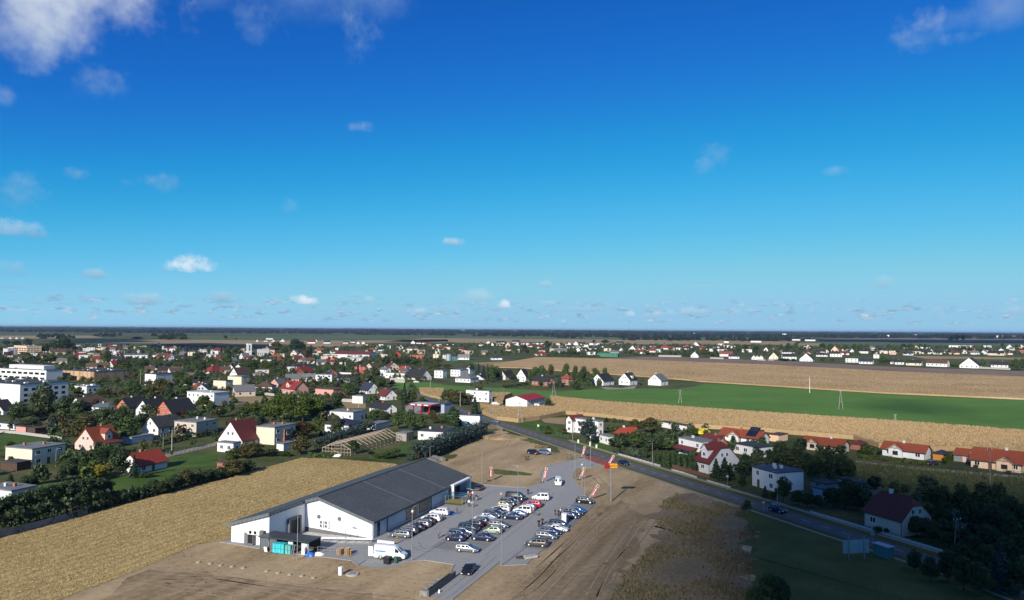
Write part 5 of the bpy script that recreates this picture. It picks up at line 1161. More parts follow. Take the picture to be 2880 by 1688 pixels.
container('waste_container',8.9,10.15,M_TEAL,1.7,'dull teal waste container, rightmost of three by the bin shelter')
o = empty('ladder',lot(-14.9,8.1),LOT_A); tag(o,'aluminium step ladder leaning by the teal container','ladder')
for k_ in (0,.45):
    mb = MB(); mb.bar((-.5,k_,0),(.15,k_,2.0),.06); part('rail',mb,M_STEEL,o)
for k_ in range(6): mb = MB(); f = .15 + k_ * .16; mb.bar((-.5 + .65 * f,0,2 * f),(-.5 + .65 * f,.45,2 * f),.05); part('rung',mb,M_STEEL,o)
def lump(name,c,rx,ry,h,m,label,cat,seed=1,sub=3,kind=None,rough=.25):
    """irregular heap standing on the ground"""
    bm = bmesh.new(); bmesh.ops.create_icosphere(bm,subdivisions=sub,radius=1)
    R_ = random.Random(seed); ph = [R_.uniform(0,6.3) for _ in range(9)]
    for v in bm.verts:
        p = v.co.copy(); n = sum(math.sin(p.x * (2 + i) + ph[i]) * math.sin(p.y * (2.3 + i) + ph[i + 3]) * math.cos(p.z * (1.7 + i) + ph[i + 6]) / (1 + i) for i in range(3))
        v.co = Vector((p.x * rx,p.y * ry,max(p.z,-.05) * h)) * (1 + rough * n)
        if v.co.z < 0: v.co.z = -.03
    me = bpy.data.meshes.new(name); bm.to_mesh(me); bm.free(); me.materials.append(m)
    for p_ in me.polygons: p_.use_smooth = True
    o = link(name,me,None,c); tag(o,label,cat,kind=kind); return o
lump('tarpaulin',lot(-14.3,5.2,.02),.95,.6,.65,M_TARP,'crumpled blue tarpaulin heap at the end of the bin shelter','tarpaulin',4,rough=.4)
lump('wrapped_load',lot(-12.9,4.0,.02),1.1,.7,.5,M_ACW,'white wrapped goods lying beside the blue tarpaulin','load',8)
mb = MB(); mb.box(-.05,.05,-.35,.35,0,1.0); o = part('leaning_board',mb,M_WHITE,None,loc=lot(-14.9,14.6)); o.rotation_euler = (0,-.25,LOT_A); tag(o,'small white board leaning against the bin shelter','board')
# ramp barrier
bar = empty('ramp_barrier',(0,0,0)); tag(bar,'long pale steel barrier rail along the dock ramp','barrier')
a_,b_ = lot(-5.7,9.2),lot(-2.6,-1.4); bar.location = a_; d_ = b_ - a_; ln_ = d_.length; bar.rotation_euler = (0,0,math.atan2(d_.y,d_.x))
mb = MB(); mb.box(0,ln_,-.18,.18,.72,.98); part('rail',mb,M_ACW,bar)
for k_ in range(7): mb = MB(); x_ = .3 + (ln_ - .6) * k_ / 6; mb.box(x_ - .06,x_ + .06,-.06,.06,0,.72); part('post',mb,M_STEEL,bar)
rl = empty('hand_railing',lot(-11.7,5.2)); d_ = lot(-11.1,1.2) - lot(-11.7,5.2); rl.rotation_euler = (0,0,math.atan2(d_.y,d_.x)); tag(rl,'galvanised hand railing left of the pallet stack','railing')
for k_ in range(4): mb = MB(); mb.bar((k_ * 1.3,0,0),(k_ * 1.3,0,1.1),.06); part('post',mb,M_STEEL,rl)
for z_ in (.55,1.1): mb = MB(); mb.bar((0,0,z_),(3.9,0,z_),.05); part('rail',mb,M_STEEL,rl)
# low concrete ramp wall with striped posts
mb = MB(); mb.box(0,3.8,-.2,.25,0,.55); o = part('ramp_wall',mb,M_WHITE,None,loc=lot(-1.9,-2.2)); o.rotation_euler = (0,0,LOT_A - math.pi / 2); tag(o,'low white concrete ramp wall beside the first parked wagon','wall')
def striped_post(c,h,label,r=.14):
    o = empty('bollard',c); tag(o,label,'bollard','striped bollards of the store yard')
    n = 6
    for k_ in range(n):
        mb = MB(); mb.tube([(0,0,h * k_ / n),(0,0,h * (k_ + 1) / n)],[r,r],12); part('stripe',mb,M_YEL if k_ % 2 else M_BLACK,o,40)
striped_post(lot(-1.0,-6.1),1.35,'yellow and black striped bollard at the ramp wall'); striped_post(lot(-11.5,-2.0),1.15,'yellow and black striped bollard behind the pallet stack')
# pallets
def pallet_stack(c,rz,n,label,m=M_WOOD,w=1.2,d=.8,group=None):
    o = empty('pallet_stack',c,rz); tag(o,label,'pallets',group)
    for k_ in range(n):
        z = k_ * .145; p_ = empty('pallet',(0,0,z)); p_.parent = o; p_.rotation_euler = (0,0,random.Random(k_).uniform(-.04,.04))
        mb = MB()
        for x_ in (-.5,-.25,0,.25,.5): mb.box(x_ * w - .06,x_ * w + .06,-d / 2,d / 2,.1,.125)
        for y_ in (-.42,0,.42): mb.box(-w / 2,w / 2,y_ * d - .05,y_ * d + .05,0,.1)
        bpy.data.objects.remove(p_); part('pallet',mb,m,o,loc=(0,0,z),rz=random.Random(k_).uniform(-.05,.05))
    return o
pallet_stack(lot(-11.2,.4),LOT_A,8,'stack of raw wooden pallets, left of two in the yard'); pallet_stack(lot(-11.0,-1.0),LOT_A + .3,9,'taller stack of raw wooden pallets, right of two in the yard')
# wheelie bins
def bin_(c,rz,m,w,d,h,label):
    o = empty('wheelie_bin',c,rz); tag(o,label,'bin'); mb = MB()
    b = [(-w / 2 * .88,-d / 2 * .88),(w / 2 * .88,-d / 2 * .88),(w / 2 * .88,d / 2 * .88),(-w / 2 * .88,d / 2 * .88)]; t = [(x / .88,y / .88) for x,y in b]
    q = [(x,y,.12) for x,y in b]; r2 = [(x,y,h) for x,y in t]
    mb.poly(q[::-1]); mb.poly(r2)
    for i in range(4): mb.poly([q[i],q[(i + 1) % 4],r2[(i + 1) % 4],r2[i]])
    part('body',mb,m,o); mb = MB(); mb.box(-w / 2 - .03,w / 2 + .03,-d / 2 - .05,d / 2 + .05,h,h + .1); part('lid',mb,m,o)
    for s in (-1,1): mb = MB(); mb.tube([(s * w * .38,-d * .38,.1),(s * w * .38 + .06,-d * .38,.1)],[.1,.1],10); part('wheel',mb,M_BLACK,o)
bin_(lot(-13.0,-10.7),LOT_A,mat('bin_black',(.018,.018,.018),rough=.5),1.1,1.25,1.25,'large black wheelie bin in front of the white work van'); bin_(lot(-12.0,-11.9),LOT_A,mat('bin_green',(.03,.10,.045),rough=.5),.55,.6,1.05,'small green wheelie bin beside the black bin')
# septic rings, cabinet, hatch
ringpx = [('B',1925,1112),('B',2038,1125),('B',2140,1142),('B',2250,1153),('B',2360,1167),('D',400,1184),('D',515,1198),('D',627,1215),('D',740,1232),('D',857,1245),('D',970,1263)]
words = ['first','second','third','fourth','fifth','sixth','seventh','eighth','ninth','tenth','eleventh','twelfth','thirteenth','fourteenth','fifteenth','sixteenth','seventeenth','eighteenth','nineteenth','twentieth'] + ['twenty-' + q for q in 'first second third fourth fifth sixth seventh eighth ninth'.split()]
M_CONCL = mat('pale_concrete',(.34,.30,.245),rough=.9,var=.2,scale=2)
rp = ringpx[5:] if False else ringpx
for i,q in enumerate([rp[0],rp[1],rp[2],rp[3],rp[4],rp[6],rp[7],rp[8],rp[9],rp[10]]):
    c = G(*q); o = empty('well_cover',(c.x,c.y,0)); tag(o,f'low round concrete well cover, {words[i]} from left in the row on bare soil','well cover','row of concrete well covers')
    mb = MB(); mb.tube([(0,0,0),(0,0,.14)],[.36,.36],18); part('ring',mb,M_CONCL,o,40); mb = MB(); mb.tube([(0,0,.14),(0,0,.19)],[.40,.38],18); part('lid',mb,M_CONCL,o,40)
o = empty('utility_cabinet',lot(-21.2,-6.1),LOT_A); tag(o,'white utility cabinet standing on bare soil','cabinet'); mb = MB(); mb.box(-.25,.25,-.3,.3,0,1.3); part('body',mb,M_WHITE,o); mb = MB(); mb.box(-.3,.3,-.35,.35,1.3,1.36); part('lid',mb,M_WHITE,o)
o = empty('manhole_slab',lot(-20.3,-7.9)); tag(o,'round concrete manhole slab with steel hatch beside the white cabinet','manhole'); mb = MB(); mb.tube([(0,0,0),(0,0,.22)],[1.15,1.1],24); part('slab',mb,M_CONCL,o,40); mb = MB(); mb.box(-.45,.45,-.45,.45,.22,.3); part('hatch',mb,mat('hatch_steel',(.20,.26,.32),rough=.4,metallic=.4),o)
# wall of stacked kerb stones at the lower drive
o = empty('retaining_wall',lot(-25.5,-24.9),LOT_A); tag(o,'dark low retaining wall with stacked slabs along the lower drive','wall')
mb = MB(); mb.box(0,10.5,-.35,.0,0,1.05); part('wall_panel',mb,mat('weathered_concrete',(.13,.125,.12),rough=.95,var=.3,scale=2),o)
for k_ in range(9): mb = MB(); mb.box(.2 + k_ * .75,.75 + k_ * .75,.05,1.4 - .08 * (k_ % 3),0,.85 - .05 * (k_ % 2)); part('stacked_slab',mb,mat('slab_grey',(.20,.19,.17),rough=.9,var=.3,scale=2),o)
for k_ in range(14): mb = MB(); mb.box(.3 + k_ * .6,.55 + k_ * .6,-.30,-.02,1.05,1.3); part('coping_stone',mb,M_BLACK,o)
mb = MB(); mb.tube([(0,0,0),(0,0,.55)],[.16,.13],10); o = part('white_canister',mb,M_WHITE,None,40,loc=lot(-23.0,-25.9)); tag(o,'white canister beside the dark retaining wall','canister')
# kerb stones and rubble on the pad
o = empty('kerbstone_stack',lot(-.3,-33.9),RAD(30)); tag(o,'stack of grey kerb stones on the paved corner pad','kerb stones')
for k_ in range(5):
    for j_ in range(3): mb = MB(); mb.box(-1.2,1.2,k_ * .32 - .8,k_ * .32 - .52,j_ * .2,j_ * .2 + .18); part('kerbstone',mb,M_CONC if (k_ + j_) % 3 else M_WOODD,o)
lump('soil_heap',lot(-.9,-32.2,.02),1.0,.8,.4,mat('dark_soil',(.05,.04,.032),rough=.95,var=.3,scale=3,bump=.6),'small dark soil heap beside the kerb stones','heap',6,rough=.5)
# portable toilet
o = empty('portable_toilet',lot(25.6,-33.2),LOT_A); tag(o,'white and teal portable toilet between parked cars','toilet')
mb = MB(); mb.box(-.55,.55,-.55,.55,.1,2.15); part('cabin',mb,mat('toilet_teal',(.06,.24,.27),rough=.5),o); mb = MB(); mb.box(-.60,-.551,-.5,.5,.15,2.1); part('door',mb,M_WHITE,o); mb = MB(); mb.box(-.62,.6,-.6,.6,2.15,2.32); part('roof',mb,M_WHITE,o)
# cart shelter at the entrance
cs = empty('trolley_shelter',lot(32.4,-5.4),LOT_A); tag(cs,'glass-roofed shopping trolley shelter at the supermarket entrance','shelter')
def glass_clear():
    m,N = new_mat('clear_glass'); t = N.n('BsdfTransparent',{'Color': (.82,.88,.9,1)}); g = N.n('BsdfGlossy',{'Color': (.8,.85,.9,1),'Roughness': .1}); return finish(m,N,N.n('MixShader',{0: .18,1: t.outputs[0],2: g.outputs[0]}).outputs[0])
M_CLEAR = glass_clear()
mb = MB(); mb.box(-.2,4.2,-.3,4.6,2.25,2.29); part('glass_roof',mb,M_CLEAR,cs)
for x_ in (0,2,4):
    for y_ in (-.1,4.4): mb = MB(); mb.bar((x_,y_,0),(x_,y_,2.25),.07); part('post',mb,M_STEEL,cs)
for x_ in (0,2,4): mb = MB(); mb.bar((x_,-.2,2.2),(x_,4.5,2.2),.07); part('roof_beam',mb,M_STEEL,cs)
M_TROL = mat('trolley_yellow',(.20,.175,.07),rough=.5)
def trolley_mesh():
    mb = MB()
    for z in (.45,.6,.75,.9): mb.bar((0,-.25,z),(.8,-.2,z),.03); mb.bar((0,.25,z),(.8,.2,z),.03); mb.bar((.8,-.2,z),(.8,.2,z),.03)
    for x in (0,.25,.5,.8):
        for y in (-.25,.25): mb.bar((x,y * .95,.45),(x,y,.92),.025)
    mb.bar((-.1,-.26,1.0),(-.1,.26,1.0),.05); mb.bar((0,-.22,.1),(.75,-.22,.1),.03); mb.bar((0,.22,.1),(.75,.22,.1),.03); mb.bar((0,-.22,.1),(-.1,-.24,1.0),.03); mb.bar((0,.22,.1),(-.1,.24,1.0),.03)
    mb.box(.02,.78,-.22,.22,.43,.46)
    return mb.mesh('trolley_frame',[M_TROL])
TROL = trolley_mesh(); TROL2 = TROL.copy(); TROL2.materials[0] = M_STEEL
_mb = MB(); _mb.tube([(0,-.03,0),(0,.03,0)],[.06,.06],8); TWH = _mb.mesh('wheel',M_BLACK)
def trolley(c,rz,label,group=None,me=TROL):
    o = empty('shopping_trolley',c,rz); tag(o,label,'trolley',group); link('basket_frame',me,o)
    for x in (.03,.72):
        for y in (-.22,.22): link('wheel',TWH,o,(x,y,.06))
    return o
for r_ in range(3):
    for k_ in range(7): trolley(lot(32.6 + r_ * 1.25,-5.2 + k_ * .55),LOT_A + math.pi / 2,'yellowish shopping trolley nested in a row under the glass shelter','trolleys nested under the glass shelter')
for k_ in range(5):
    c = lot(28.2 + k_ * 1.0,-.9); o = empty('bicycle_stand',c,LOT_A + math.pi / 2); tag(o,f'steel bicycle hoop at the side wall, {words[k_]} from the posters','bike stand','bicycle hoops along the side wall')
    mb = MB(); mb.tube([(0,0,0),(0,0,.7),(.15,0,.85),(.55,0,.85),(.7,0,.7),(.7,0,0)],[.03] * 6,8); part('hoop',mb,M_STEEL,o,60); mb = MB(); mb.box(-.1,.8,-.05,.05,0,.03); part('base_plate',mb,M_STEEL,o)
# goods and timber behind the store's far corner
o = empty('glass_crate_stack',lot(50.6,5.2),LOT_A); tag(o,'blue and white crates stacked behind the far corner of the store','crates')
for k_ in range(3):
    for j_ in range(2): mb = MB(); mb.box(j_ * 1.1,j_ * 1.1 + 1.0,k_ * 1.15,k_ * 1.15 + 1.05,0,1.9 + .4 * ((k_ + j_) % 2)); part('crate',mb,[M_ACW,mat('crate_teal',(.10,.32,.36),rough=.5),M_SPANEL][(k_ + j_) % 3],o)
o = empty('timber_board_stack',lot(51.5,1.5),LOT_A); tag(o,'stack of orange-brown boards behind the store entrance','boards')
for k_ in range(7): mb = MB(); mb.box(0,3.0,-.7,.7,k_ * .17,k_ * .17 + .15); part('board',mb,mat('osb_board',(.34,.20,.08),rough=.8),o,loc=(.06 * (k_ % 3),.05 * (k_ % 2),0))
lump('sand_heap',lot(57,6.5,0),3.2,2.6,1.1,GM_SOIL,'low grey-brown sand heap behind the store','heap',11,rough=.15)
lump('rubble_heap',G('E',275,190),3.2,2.4,1.6,mat('rubble_grey',(.16,.145,.12),rough=.95,var=.5,scale=2,bump=.8),'grey rubble heap beside the blue spruce hedge','heap',3,rough=.9)
lump('soil_mound',G('F',520,1165),10,5,1.5,GM_SOILD,'long sandy soil mound at the far corner of the bare lot','mound',5,sub=4,rough=.2)
# ---- lamps
def lamp(c,h,arms,label,m=M_STEEL,group='street and car park lamps',extra=None):
    o = empty('lamp_post',(c.x,c.y,0)); tag(o,label,'lamp',group)
    mb = MB(); mb.tube([(0,0,0),(0,0,1.0),(0,0,h)],[.10,.085,.05],10); part('pole',mb,m,o,60)
    mb = MB(); mb.tube([(0,0,0),(0,0,.08)],[.22,.22],12); part('base_plate',mb,m,o)
    for ang in arms:
        d = Vector((math.cos(ang),math.sin(ang),0)); mb = MB(); mb.tube([(0,0,h - .05),tuple(d * .5 + Vector((0,0,h + .08)))],[.04,.035],8); part('arm',mb,m,o)
        mb = MB(); p = d * .5 + Vector((0,0,h + .10)); q = d * 1.35 + Vector((0,0,h + .2)); mb.bar(p,q,.20,.07); part('lamp_head',mb,M_STEEL,o)
    if extra: mb = MB(); mb.box(-.14,.14,-.14,.14,h - .75,h - .4); part('camera_box',mb,M_WHITE,o)
    return o
LA = LOT_A
lamp(G('E',60,1115),9.7,[LA],'tall steel lamp post at the lower left corner of the car park',extra=True); lamp(G('E',890,1160),9.7,[LA - 1.57],'tall steel lamp post at the paved corner pad')
lamp(lot(9.5,-17.9),9.5,[LA + 1.57,LA - 1.57],'tall double-armed lamp post in the front of the middle car rows',extra=True); lamp(lot(37.8,-17.9),9.5,[LA + 1.57,LA - 1.57],'tall double-armed lamp post at the back of the middle car rows')
lamp(lot(57.1,-.5),9.5,[-.6],'tall lamp post at the bare lot behind the store'); lamp(G('E',228,205),height_at('E',228,205,55),[0.3],'lamp post between the store roof and the spruce hedge')
lamp(lot(-17.1,5.9),9.8,[-.2],'tall lamp post in front of the bin shelter'); lamp(G('n2',678,640),3.9,[3.0],'short lamp post against the white gable wall')
lamp(G('E',1572,325),height_at('E',1572,325,20),[3.3],'lamp post left of the junction with arm to the left'); lamp(G('E',1637,430),height_at('E',1637,430,200),[0],'thin lamp post beside the slanted flag at the exit',extra=True)
lamp(G('E',1665,520),height_at('E',1665,520,230),[.2],'thin lamp post nearest the black off-roader'); lamp(G('F',1402,1445),height_at('F',1402,1445,1135),[0,math.pi],'tall lamp post with double white heads at the junction',extra=True)
lamp(G('G',130,772),height_at('G',130,772,528),[3.2],'street lamp in front of the dark tree row by the road'); lamp(G('G',1427,1158),height_at('G',1427,1158,840),[2.9],'street lamp in front of the shaded white cube house')
lamp(G('A',548,1440),height_at('A',548,1440,1272),[0.1],'pale lamp post right of the cream flat-roofed house'); lamp(G('C',1032,965),height_at('C',1032,965,842),[0.2],'street lamp in front of the bright shrubs'); lamp(G('C',395,1020),height_at('C',395,1020,942),[0.2],'street lamp left of the blue spruce by the red-roofed house')
# ---- advertising flags and sign
def flag(c,tip,label,w=.72):
    """feather flag: leaning pole with a long banner; tip = world top position"""
    o = empty('banner_flag',(c.x,c.y,0)); tag(o,label,'flag','red advertising flags round the car park')
    t = Vector(tip) - Vector((c.x,c.y,0)); L = t.length; d = t.normalized()
    mb = MB(); mb.tube([(0,0,0),tuple(t)],[.035,.02],8); part('pole',mb,M_WHITE,o)
    mb = MB(); mb.box(-.5,.5,-.5,.5,0,.12); part('base',mb,M_BLACK,o)
    sd = d.cross(Vector((0,1,0))).normalized(); mbs = [(.28,.84,mat('flag_red',(.36,.065,.075),rough=.7)),(.84,1.0,mat('flag_cream',(.50,.40,.23),rough=.7))]
    cloth = None
    for a,b,m in mbs:
        mb = MB(); n = 8
        for i in range(n):
            f0,f1 = a + (b - a) * i / n,a + (b - a) * (i + 1) / n
            w0 = Vector((0,.07 * math.sin(f0 * 14),0)); w1 = Vector((0,.07 * math.sin(f1 * 14),0))
            q = [t * f0 - sd * .02,t * f0 - sd * w + w0,t * f1 - sd * w + w1,t * f1 - sd * .02]
            mb.poly(q); mb.poly([p + Vector((0,.012,0)) for p in reversed(q)])
        x = part('banner' if m.name == 'flag_red' else 'banner_end',mb,m,o)
        cloth = cloth or x
    for i in range(5):
        f0 = .36 + i * .085; mb = MB(); off = Vector((0,-.10,0)); q = [t * f0 - sd * (w * .3),t * f0 - sd * (w * .68),t * (f0 + .05) - sd * (w * .68),t * (f0 + .05) - sd * (w * .3)]
        mb.poly([p + off for p in q]); part('lettering',mb,M_WHITE,cloth)
    mb = MB(); cc = t * .92 - sd * w * .5 + Vector((0,-.08,0)); mb.tube([tuple(cc),tuple(cc + Vector((0,-.01,0)))],[.22,.22],14); part('emblem_disc',mb,mat('emblem_dark',(.10,.04,.02),rough=.6),cloth)
def tip_at(zm,x,y,c): # point above the ground depth of c that is seen at (x,y)
    d = ray(*px(zm,x,y)); k = c.y / d.y; return (d.x * k,c.y,CAM_H + d.z * k)
def flag_px(zm,bx,by,tx,ty,label): c = G(zm,bx,by); flag(c,tip_at(zm,tx,ty,c),label)
flag_px('E',778,372,783,242,'upright red banner flag behind the store'); flag_px('E',1268,385,1300,245,'red banner flag at the left kerb of the exit lane'); flag_px('n6',560,900,665,610,'red banner flag leaning between two lamp posts at the exit'); flag_px('n6',775,1360,985,1000,'red banner flag leaning strongly beside the black off-roader'); flag_px('n6',612,385,675,120,'red and white banner flag at the left of the road junction'); flag_px('n6',1185,610,1345,320,'red and white banner flag behind the yellow sign')
sg = G('n6',1300,1410); so = empty('pylon_sign',(sg.x,sg.y,0)); tag(so,'tall steel pole sign with yellow board and red round emblem','sign')
hS = height_at('n6',1300,1410,625)
mb = MB(); mb.tube([(0,0,0),(0,0,hS + .2)],[.20,.16],14); part('pole',mb,M_STEEL,so,60)
def rrect(x0,x1,z0,z1,r,n=6):
    pts = []
    for cx,cz,a0 in ((x1 - r,z1 - r,0),(x0 + r,z1 - r,90),(x0 + r,z0 + r,180),(x1 - r,z0 + r,270)):
        for k in range(n + 1): a = RAD(a0 + 90 * k / n); pts.append((cx + r * math.cos(a),cz + r * math.sin(a)))
    return pts
def plate(pts,y0,y1):
    mb = MB(); n = len(pts); f = [(x,y0,z) for x,z in pts]; b = [(x,y1,z) for x,z in pts]; mb.poly(f); mb.poly(b[::-1])
    for i in range(n): mb.poly([f[i],b[i],b[(i + 1) % n],f[(i + 1) % n]])
    return mb
k_ = (sg.y / CAM_F) * .12189        # metres per zoomed pixel at the sign
bw,bz0,bz1 = 155 * k_,hS,hS + 105 * k_
brd = part('sign_board',plate(rrect(-.6,bw,bz0,bz1,.45),-.26,.26),M_YEL,so)
part('board_edge',plate(rrect(-.66,bw + .06,bz0 - .06,bz1 + .06,.5),-.20,.20),M_RED,so)
def text_mesh(txt,size,m,name='lettering'):
    cu = bpy.data.curves.new('txt','FONT'); cu.body = txt; cu.size = size; cu.align_x = 'CENTER'; cu.align_y = 'CENTER'; cu.extrude = .012; cu.resolution_u = 2
    o = bpy.data.objects.new('txt',cu); COL.objects.link(o); dg = bpy.context.evaluated_depsgraph_get(); me = bpy.data.meshes.new_from_object(o.evaluated_get(dg)); bpy.data.objects.remove(o); me.materials.clear(); me.materials.append(m); me.name = name; return me
for s_ in (-1,1):
    o = link('lettering',text_mesh('Biedronka',.62,M_RED),brd,((bw - .6) / 2 + .25,s_ * .275,(bz0 + bz1) / 2)); o.rotation_euler = (math.pi / 2,0,0 if s_ < 0 else math.pi)
mb = MB(); mb.tube([(-.95,-.36,hS + .42),(-.95,.36,hS + .42)],[.72,.72],24); em = part('round_emblem',mb,M_RED,so,40)
for s_ in (-1,1):
    for (dx,dz,r_) in ((-.25,.25,.12),(.2,.3,.12),(-.3,-.2,.12),(.22,-.22,.13)):
        mb = MB(); mb.tube([(-.95 + dx,s_ * .36,hS + .42 + dz),(-.95 + dx,s_ * .372,hS + .42 + dz)],[r_,r_],12); part('dark_spot',mb,M_BLACK,em)
so.rotation_euler = (0,0,RAD(-6))
# ---- billboard and bus shelter on the right verge
bbp = G('H',310,1148); bb = empty('roadside_billboard',(bbp.x,bbp.y,0)); b2 = G('H',435,1143); dd = b2 - bbp; bb.rotation_euler = (0,0,math.atan2(dd.y,dd.x)); tag(bb,'pale blue-grey billboard on two poles, seen from behind in the shade','billboard')
hb0,hb1 = height_at('H',310,1148,1095),height_at('H',310,1148,985); ld = dd.length
for i in range(5): mb = MB(); w5 = ld * 1.7 / 5; mb.box(-ld * .36 + i * w5,-ld * .36 + (i + .97) * w5,-.06,.0,hb0,hb1); part('panel',mb,mat('billboard_sheet',(.26,.31,.35),rough=.6),bb)
for x_ in (0,ld): mb = MB(); mb.bar((x_,-.14,0),(x_,-.14,hb1 + .7),.14); part('post',mb,M_STEEL,bb)
bsp = G('H',512,1105); bus = empty('bus_shelter',(bsp.x,bsp.y,0),RAD(-66)); tag(bus,'small teal-grey bus shelter beside the billboard','bus shelter')
mb = MB(); mb.box(0,3.4,-.04,0,0,2.2); part('back_panel',mb,WALLS['teal'],bus); mb = MB(); mb.box(0,.05,0,1.4,0,2.2); part('side_panel',mb,WALLS['teal'],bus); mb = MB(); mb.box(3.35,3.4,0,1.4,0,2.2); part('side_panel',mb,WALLS['teal'],bus); mb = MB(); mb.box(-.15,3.55,-.2,1.6,2.2,2.32); part('roof',mb,WALLS['bluegrey'],bus); mb = MB(); mb.box(.3,3.1,.2,.6,.42,.48); part('bench',mb,M_WOODD,bus)
# ------------------------------------------------------------------ cars
def paint(name,col,metallic=.35): return mat('paint_' + name,col,rough=.32,var=.04,metallic=metallic,spec=.5,coat=.6)
PAINT = {'silver': paint('silver',(.25,.26,.275),.7),'white': paint('white',(.70,.70,.70),0),'black': paint('black',(.010,.010,.013),.2),'navy': paint('navy',(.012,.016,.055),.3),'blue': paint('blue',(.012,.055,.26),.3),'grey': paint('grey',(.15,.155,.165),.6),'brown': paint('brown',(.11,.092,.08),.6),'red': paint('red',(.42,.012,.022),.2),'green': paint('pale_green',(.36,.42,.32),.3),'beige': paint('beige',(.30,.26,.15),.4),'dark': paint('dark_grey',(.035,.038,.045),.4),'lgrey': paint('light_grey',(.15,.155,.165),.6),'steelblue': paint('steel_blue',(.22,.30,.40),.6),'yellow': paint('yellow',(.70,.52,.02),0)}
M_TYRE = mat('tyre_rubber',(.014,.014,.014),rough=.9,var=.2)
M_RIM = mat('alloy_rim',(.55,.55,.56),rough=.3,metallic=.8,var=.05)
M_HEADL = mat('headlight_glass',(.72,.74,.76),rough=.1,var=.05,spec=.8)
M_TAIL = mat('taillight_red',(.40,.010,.012),rough=.2,var=.05,spec=.6)
M_CARGL = mat('car_glass',(.010,.012,.016),rough=.05,var=.2,spec=.8)
# profile: belt line (x,z), roof line (x,z) over the cabin, side windows (x0,x1)
CT = {
 'hatch': dict(L=4.05,W=1.74,belt=[(0,.55),(.03,.68),(.10,.76),(.27,.92),(.6,.95),(.92,.97),(.985,.92),(1,.6)],roof=[(.26,.93),(.43,1.40),(.58,1.47),(.84,1.42),(.975,.98)],win=[(.36,.57),(.59,.77)],wb=(.19,.80),wr=.31),
 'small': dict(L=3.72,W=1.66,belt=[(0,.55),(.03,.70),(.10,.80),(.24,.95),(.6,.98),(.93,.98),(.985,.92),(1,.6)],roof=[(.22,.95),(.40,1.44),(.58,1.53),(.84,1.46),(.975,.98)],win=[(.34,.57),(.60,.80)],wb=(.18,.82),wr=.30),
 'wagon': dict(L=4.68,W=1.80,belt=[(0,.55),(.025,.68),(.09,.77),(.27,.92),(.6,.95),(.94,.97),(.985,.93),(1,.6)],roof=[(.26,.93),(.41,1.38),(.55,1.46),(.90,1.42),(.982,.98)],win=[(.34,.52),(.54,.70),(.72,.88)],wb=(.18,.78),wr=.32),
 'sedan': dict(L=4.62,W=1.78,belt=[(0,.55),(.025,.66),(.09,.75),(.28,.91),(.6,.94),(.80,.98),(.96,.99),(1,.62)],roof=[(.27,.92),(.42,1.36),(.56,1.44),(.70,1.38),(.86,1.0)],win=[(.35,.53),(.55,.70)],wb=(.18,.79),wr=.32),
 'suv': dict(L=4.48,W=1.84,belt=[(0,.68),(.025,.85),(.09,.98),(.26,1.08),(.6,1.12),(.93,1.14),(.985,1.08),(1,.7)],roof=[(.25,1.09),(.39,1.58),(.55,1.67),(.88,1.62),(.978,1.15)],win=[(.33,.52),(.54,.71),(.73,.88)],wb=(.185,.79),wr=.36),
 'mpv': dict(L=4.48,W=1.80,belt=[(0,.58),(.025,.78),(.08,.88),(.20,.99),(.6,1.02),(.95,1.04),(.988,.98),(1,.6)],roof=[(.18,1.0),(.38,1.57),(.56,1.66),(.92,1.61),(.985,1.05)],win=[(.31,.52),(.54,.72),(.74,.91)],wb=(.18,.80),wr=.32),
 'caddy': dict(L=4.42,W=1.80,belt=[(0,.60),(.025,.80),(.08,.92),(.22,1.02),(.6,1.05),(.96,1.06),(.99,1.0),(1,.6)],roof=[(.20,1.03),(.37,1.66),(.52,1.80),(.95,1.80),(.992,1.08)],win=[(.31,.50),(.55,.74),(.76,.93)],wb=(.18,.80),wr=.32),
 'minibus': dict(L=4.9,W=1.92,belt=[(0,.62),(.02,.85),(.06,1.0),(.13,1.12),(.6,1.15),(.97,1.15),(.99,1.1),(1,.6)],roof=[(.11,1.13),(.24,1.80),(.40,1.94),(.965,1.92),(.993,1.16)],win=[(.18,.35),(.40,.62),(.66,.92)],wb=(.17,.77),wr=.33),
 'van': dict(L=6.1,W=2.05,belt=[(0,.68),(.015,.95),(.05,1.10),(.13,1.28),(.6,1.32),(.985,1.32),(.995,1.25),(1,.7)],roof=[(.12,1.29),(.25,2.10),(.34,2.48),(.97,2.58),(.996,1.34)],win=[(.19,.31)],wb=(.16,.76),wr=.36),
 'pvan': dict(L=5.2,W=1.98,belt=[(0,.64),(.015,.88),(.06,1.02),(.15,1.15),(.6,1.18),(.985,1.18),(.995,1.12),(1,.64)],roof=[(.14,1.16),(.28,1.84),(.40,1.96),(.965,1.96),(.995,1.2)],win=[(.21,.36)],wb=(.17,.78),wr=.34)}
def interp(T,x):
    if x <= T[0][0]: return T[0][1]
    for (a,p),(b,q) in zip(T,T[1:]):
        if x <= b: return p + (q - p) * (x - a) / (b - a)
    return T[-1][1]
def car_section(c,f):
    """half outline at length fraction f: list of (y,z) from underside centre to roof centre"""
    W2 = c['W'] / 2
    e = max(0,abs(f - .5) - .36) / .14; w = W2 * (1 - .17 * e ** 2.2)
    belt = interp(c['belt'],f); low = .20 + .16 * max(0,abs(f - .5) - .42) / .08
    cab = c['roof'][0][0] < f < c['roof'][-1][0]
    top = max(belt + .02,interp(c['roof'],f)) if cab else belt + .02
    k = max(0.0,min(1.0,(top - belt) / .5))
    wr = w * (.93 - .14 * k)
    return [(0,low),(w * .86,low),(w * .985,low + .12),(w,(low + belt) / 2),(w * .985,belt - .08),(w * .95,belt),(wr + .01,top - .05 * k - .004),(wr * .86,top),(0,top + .03)]
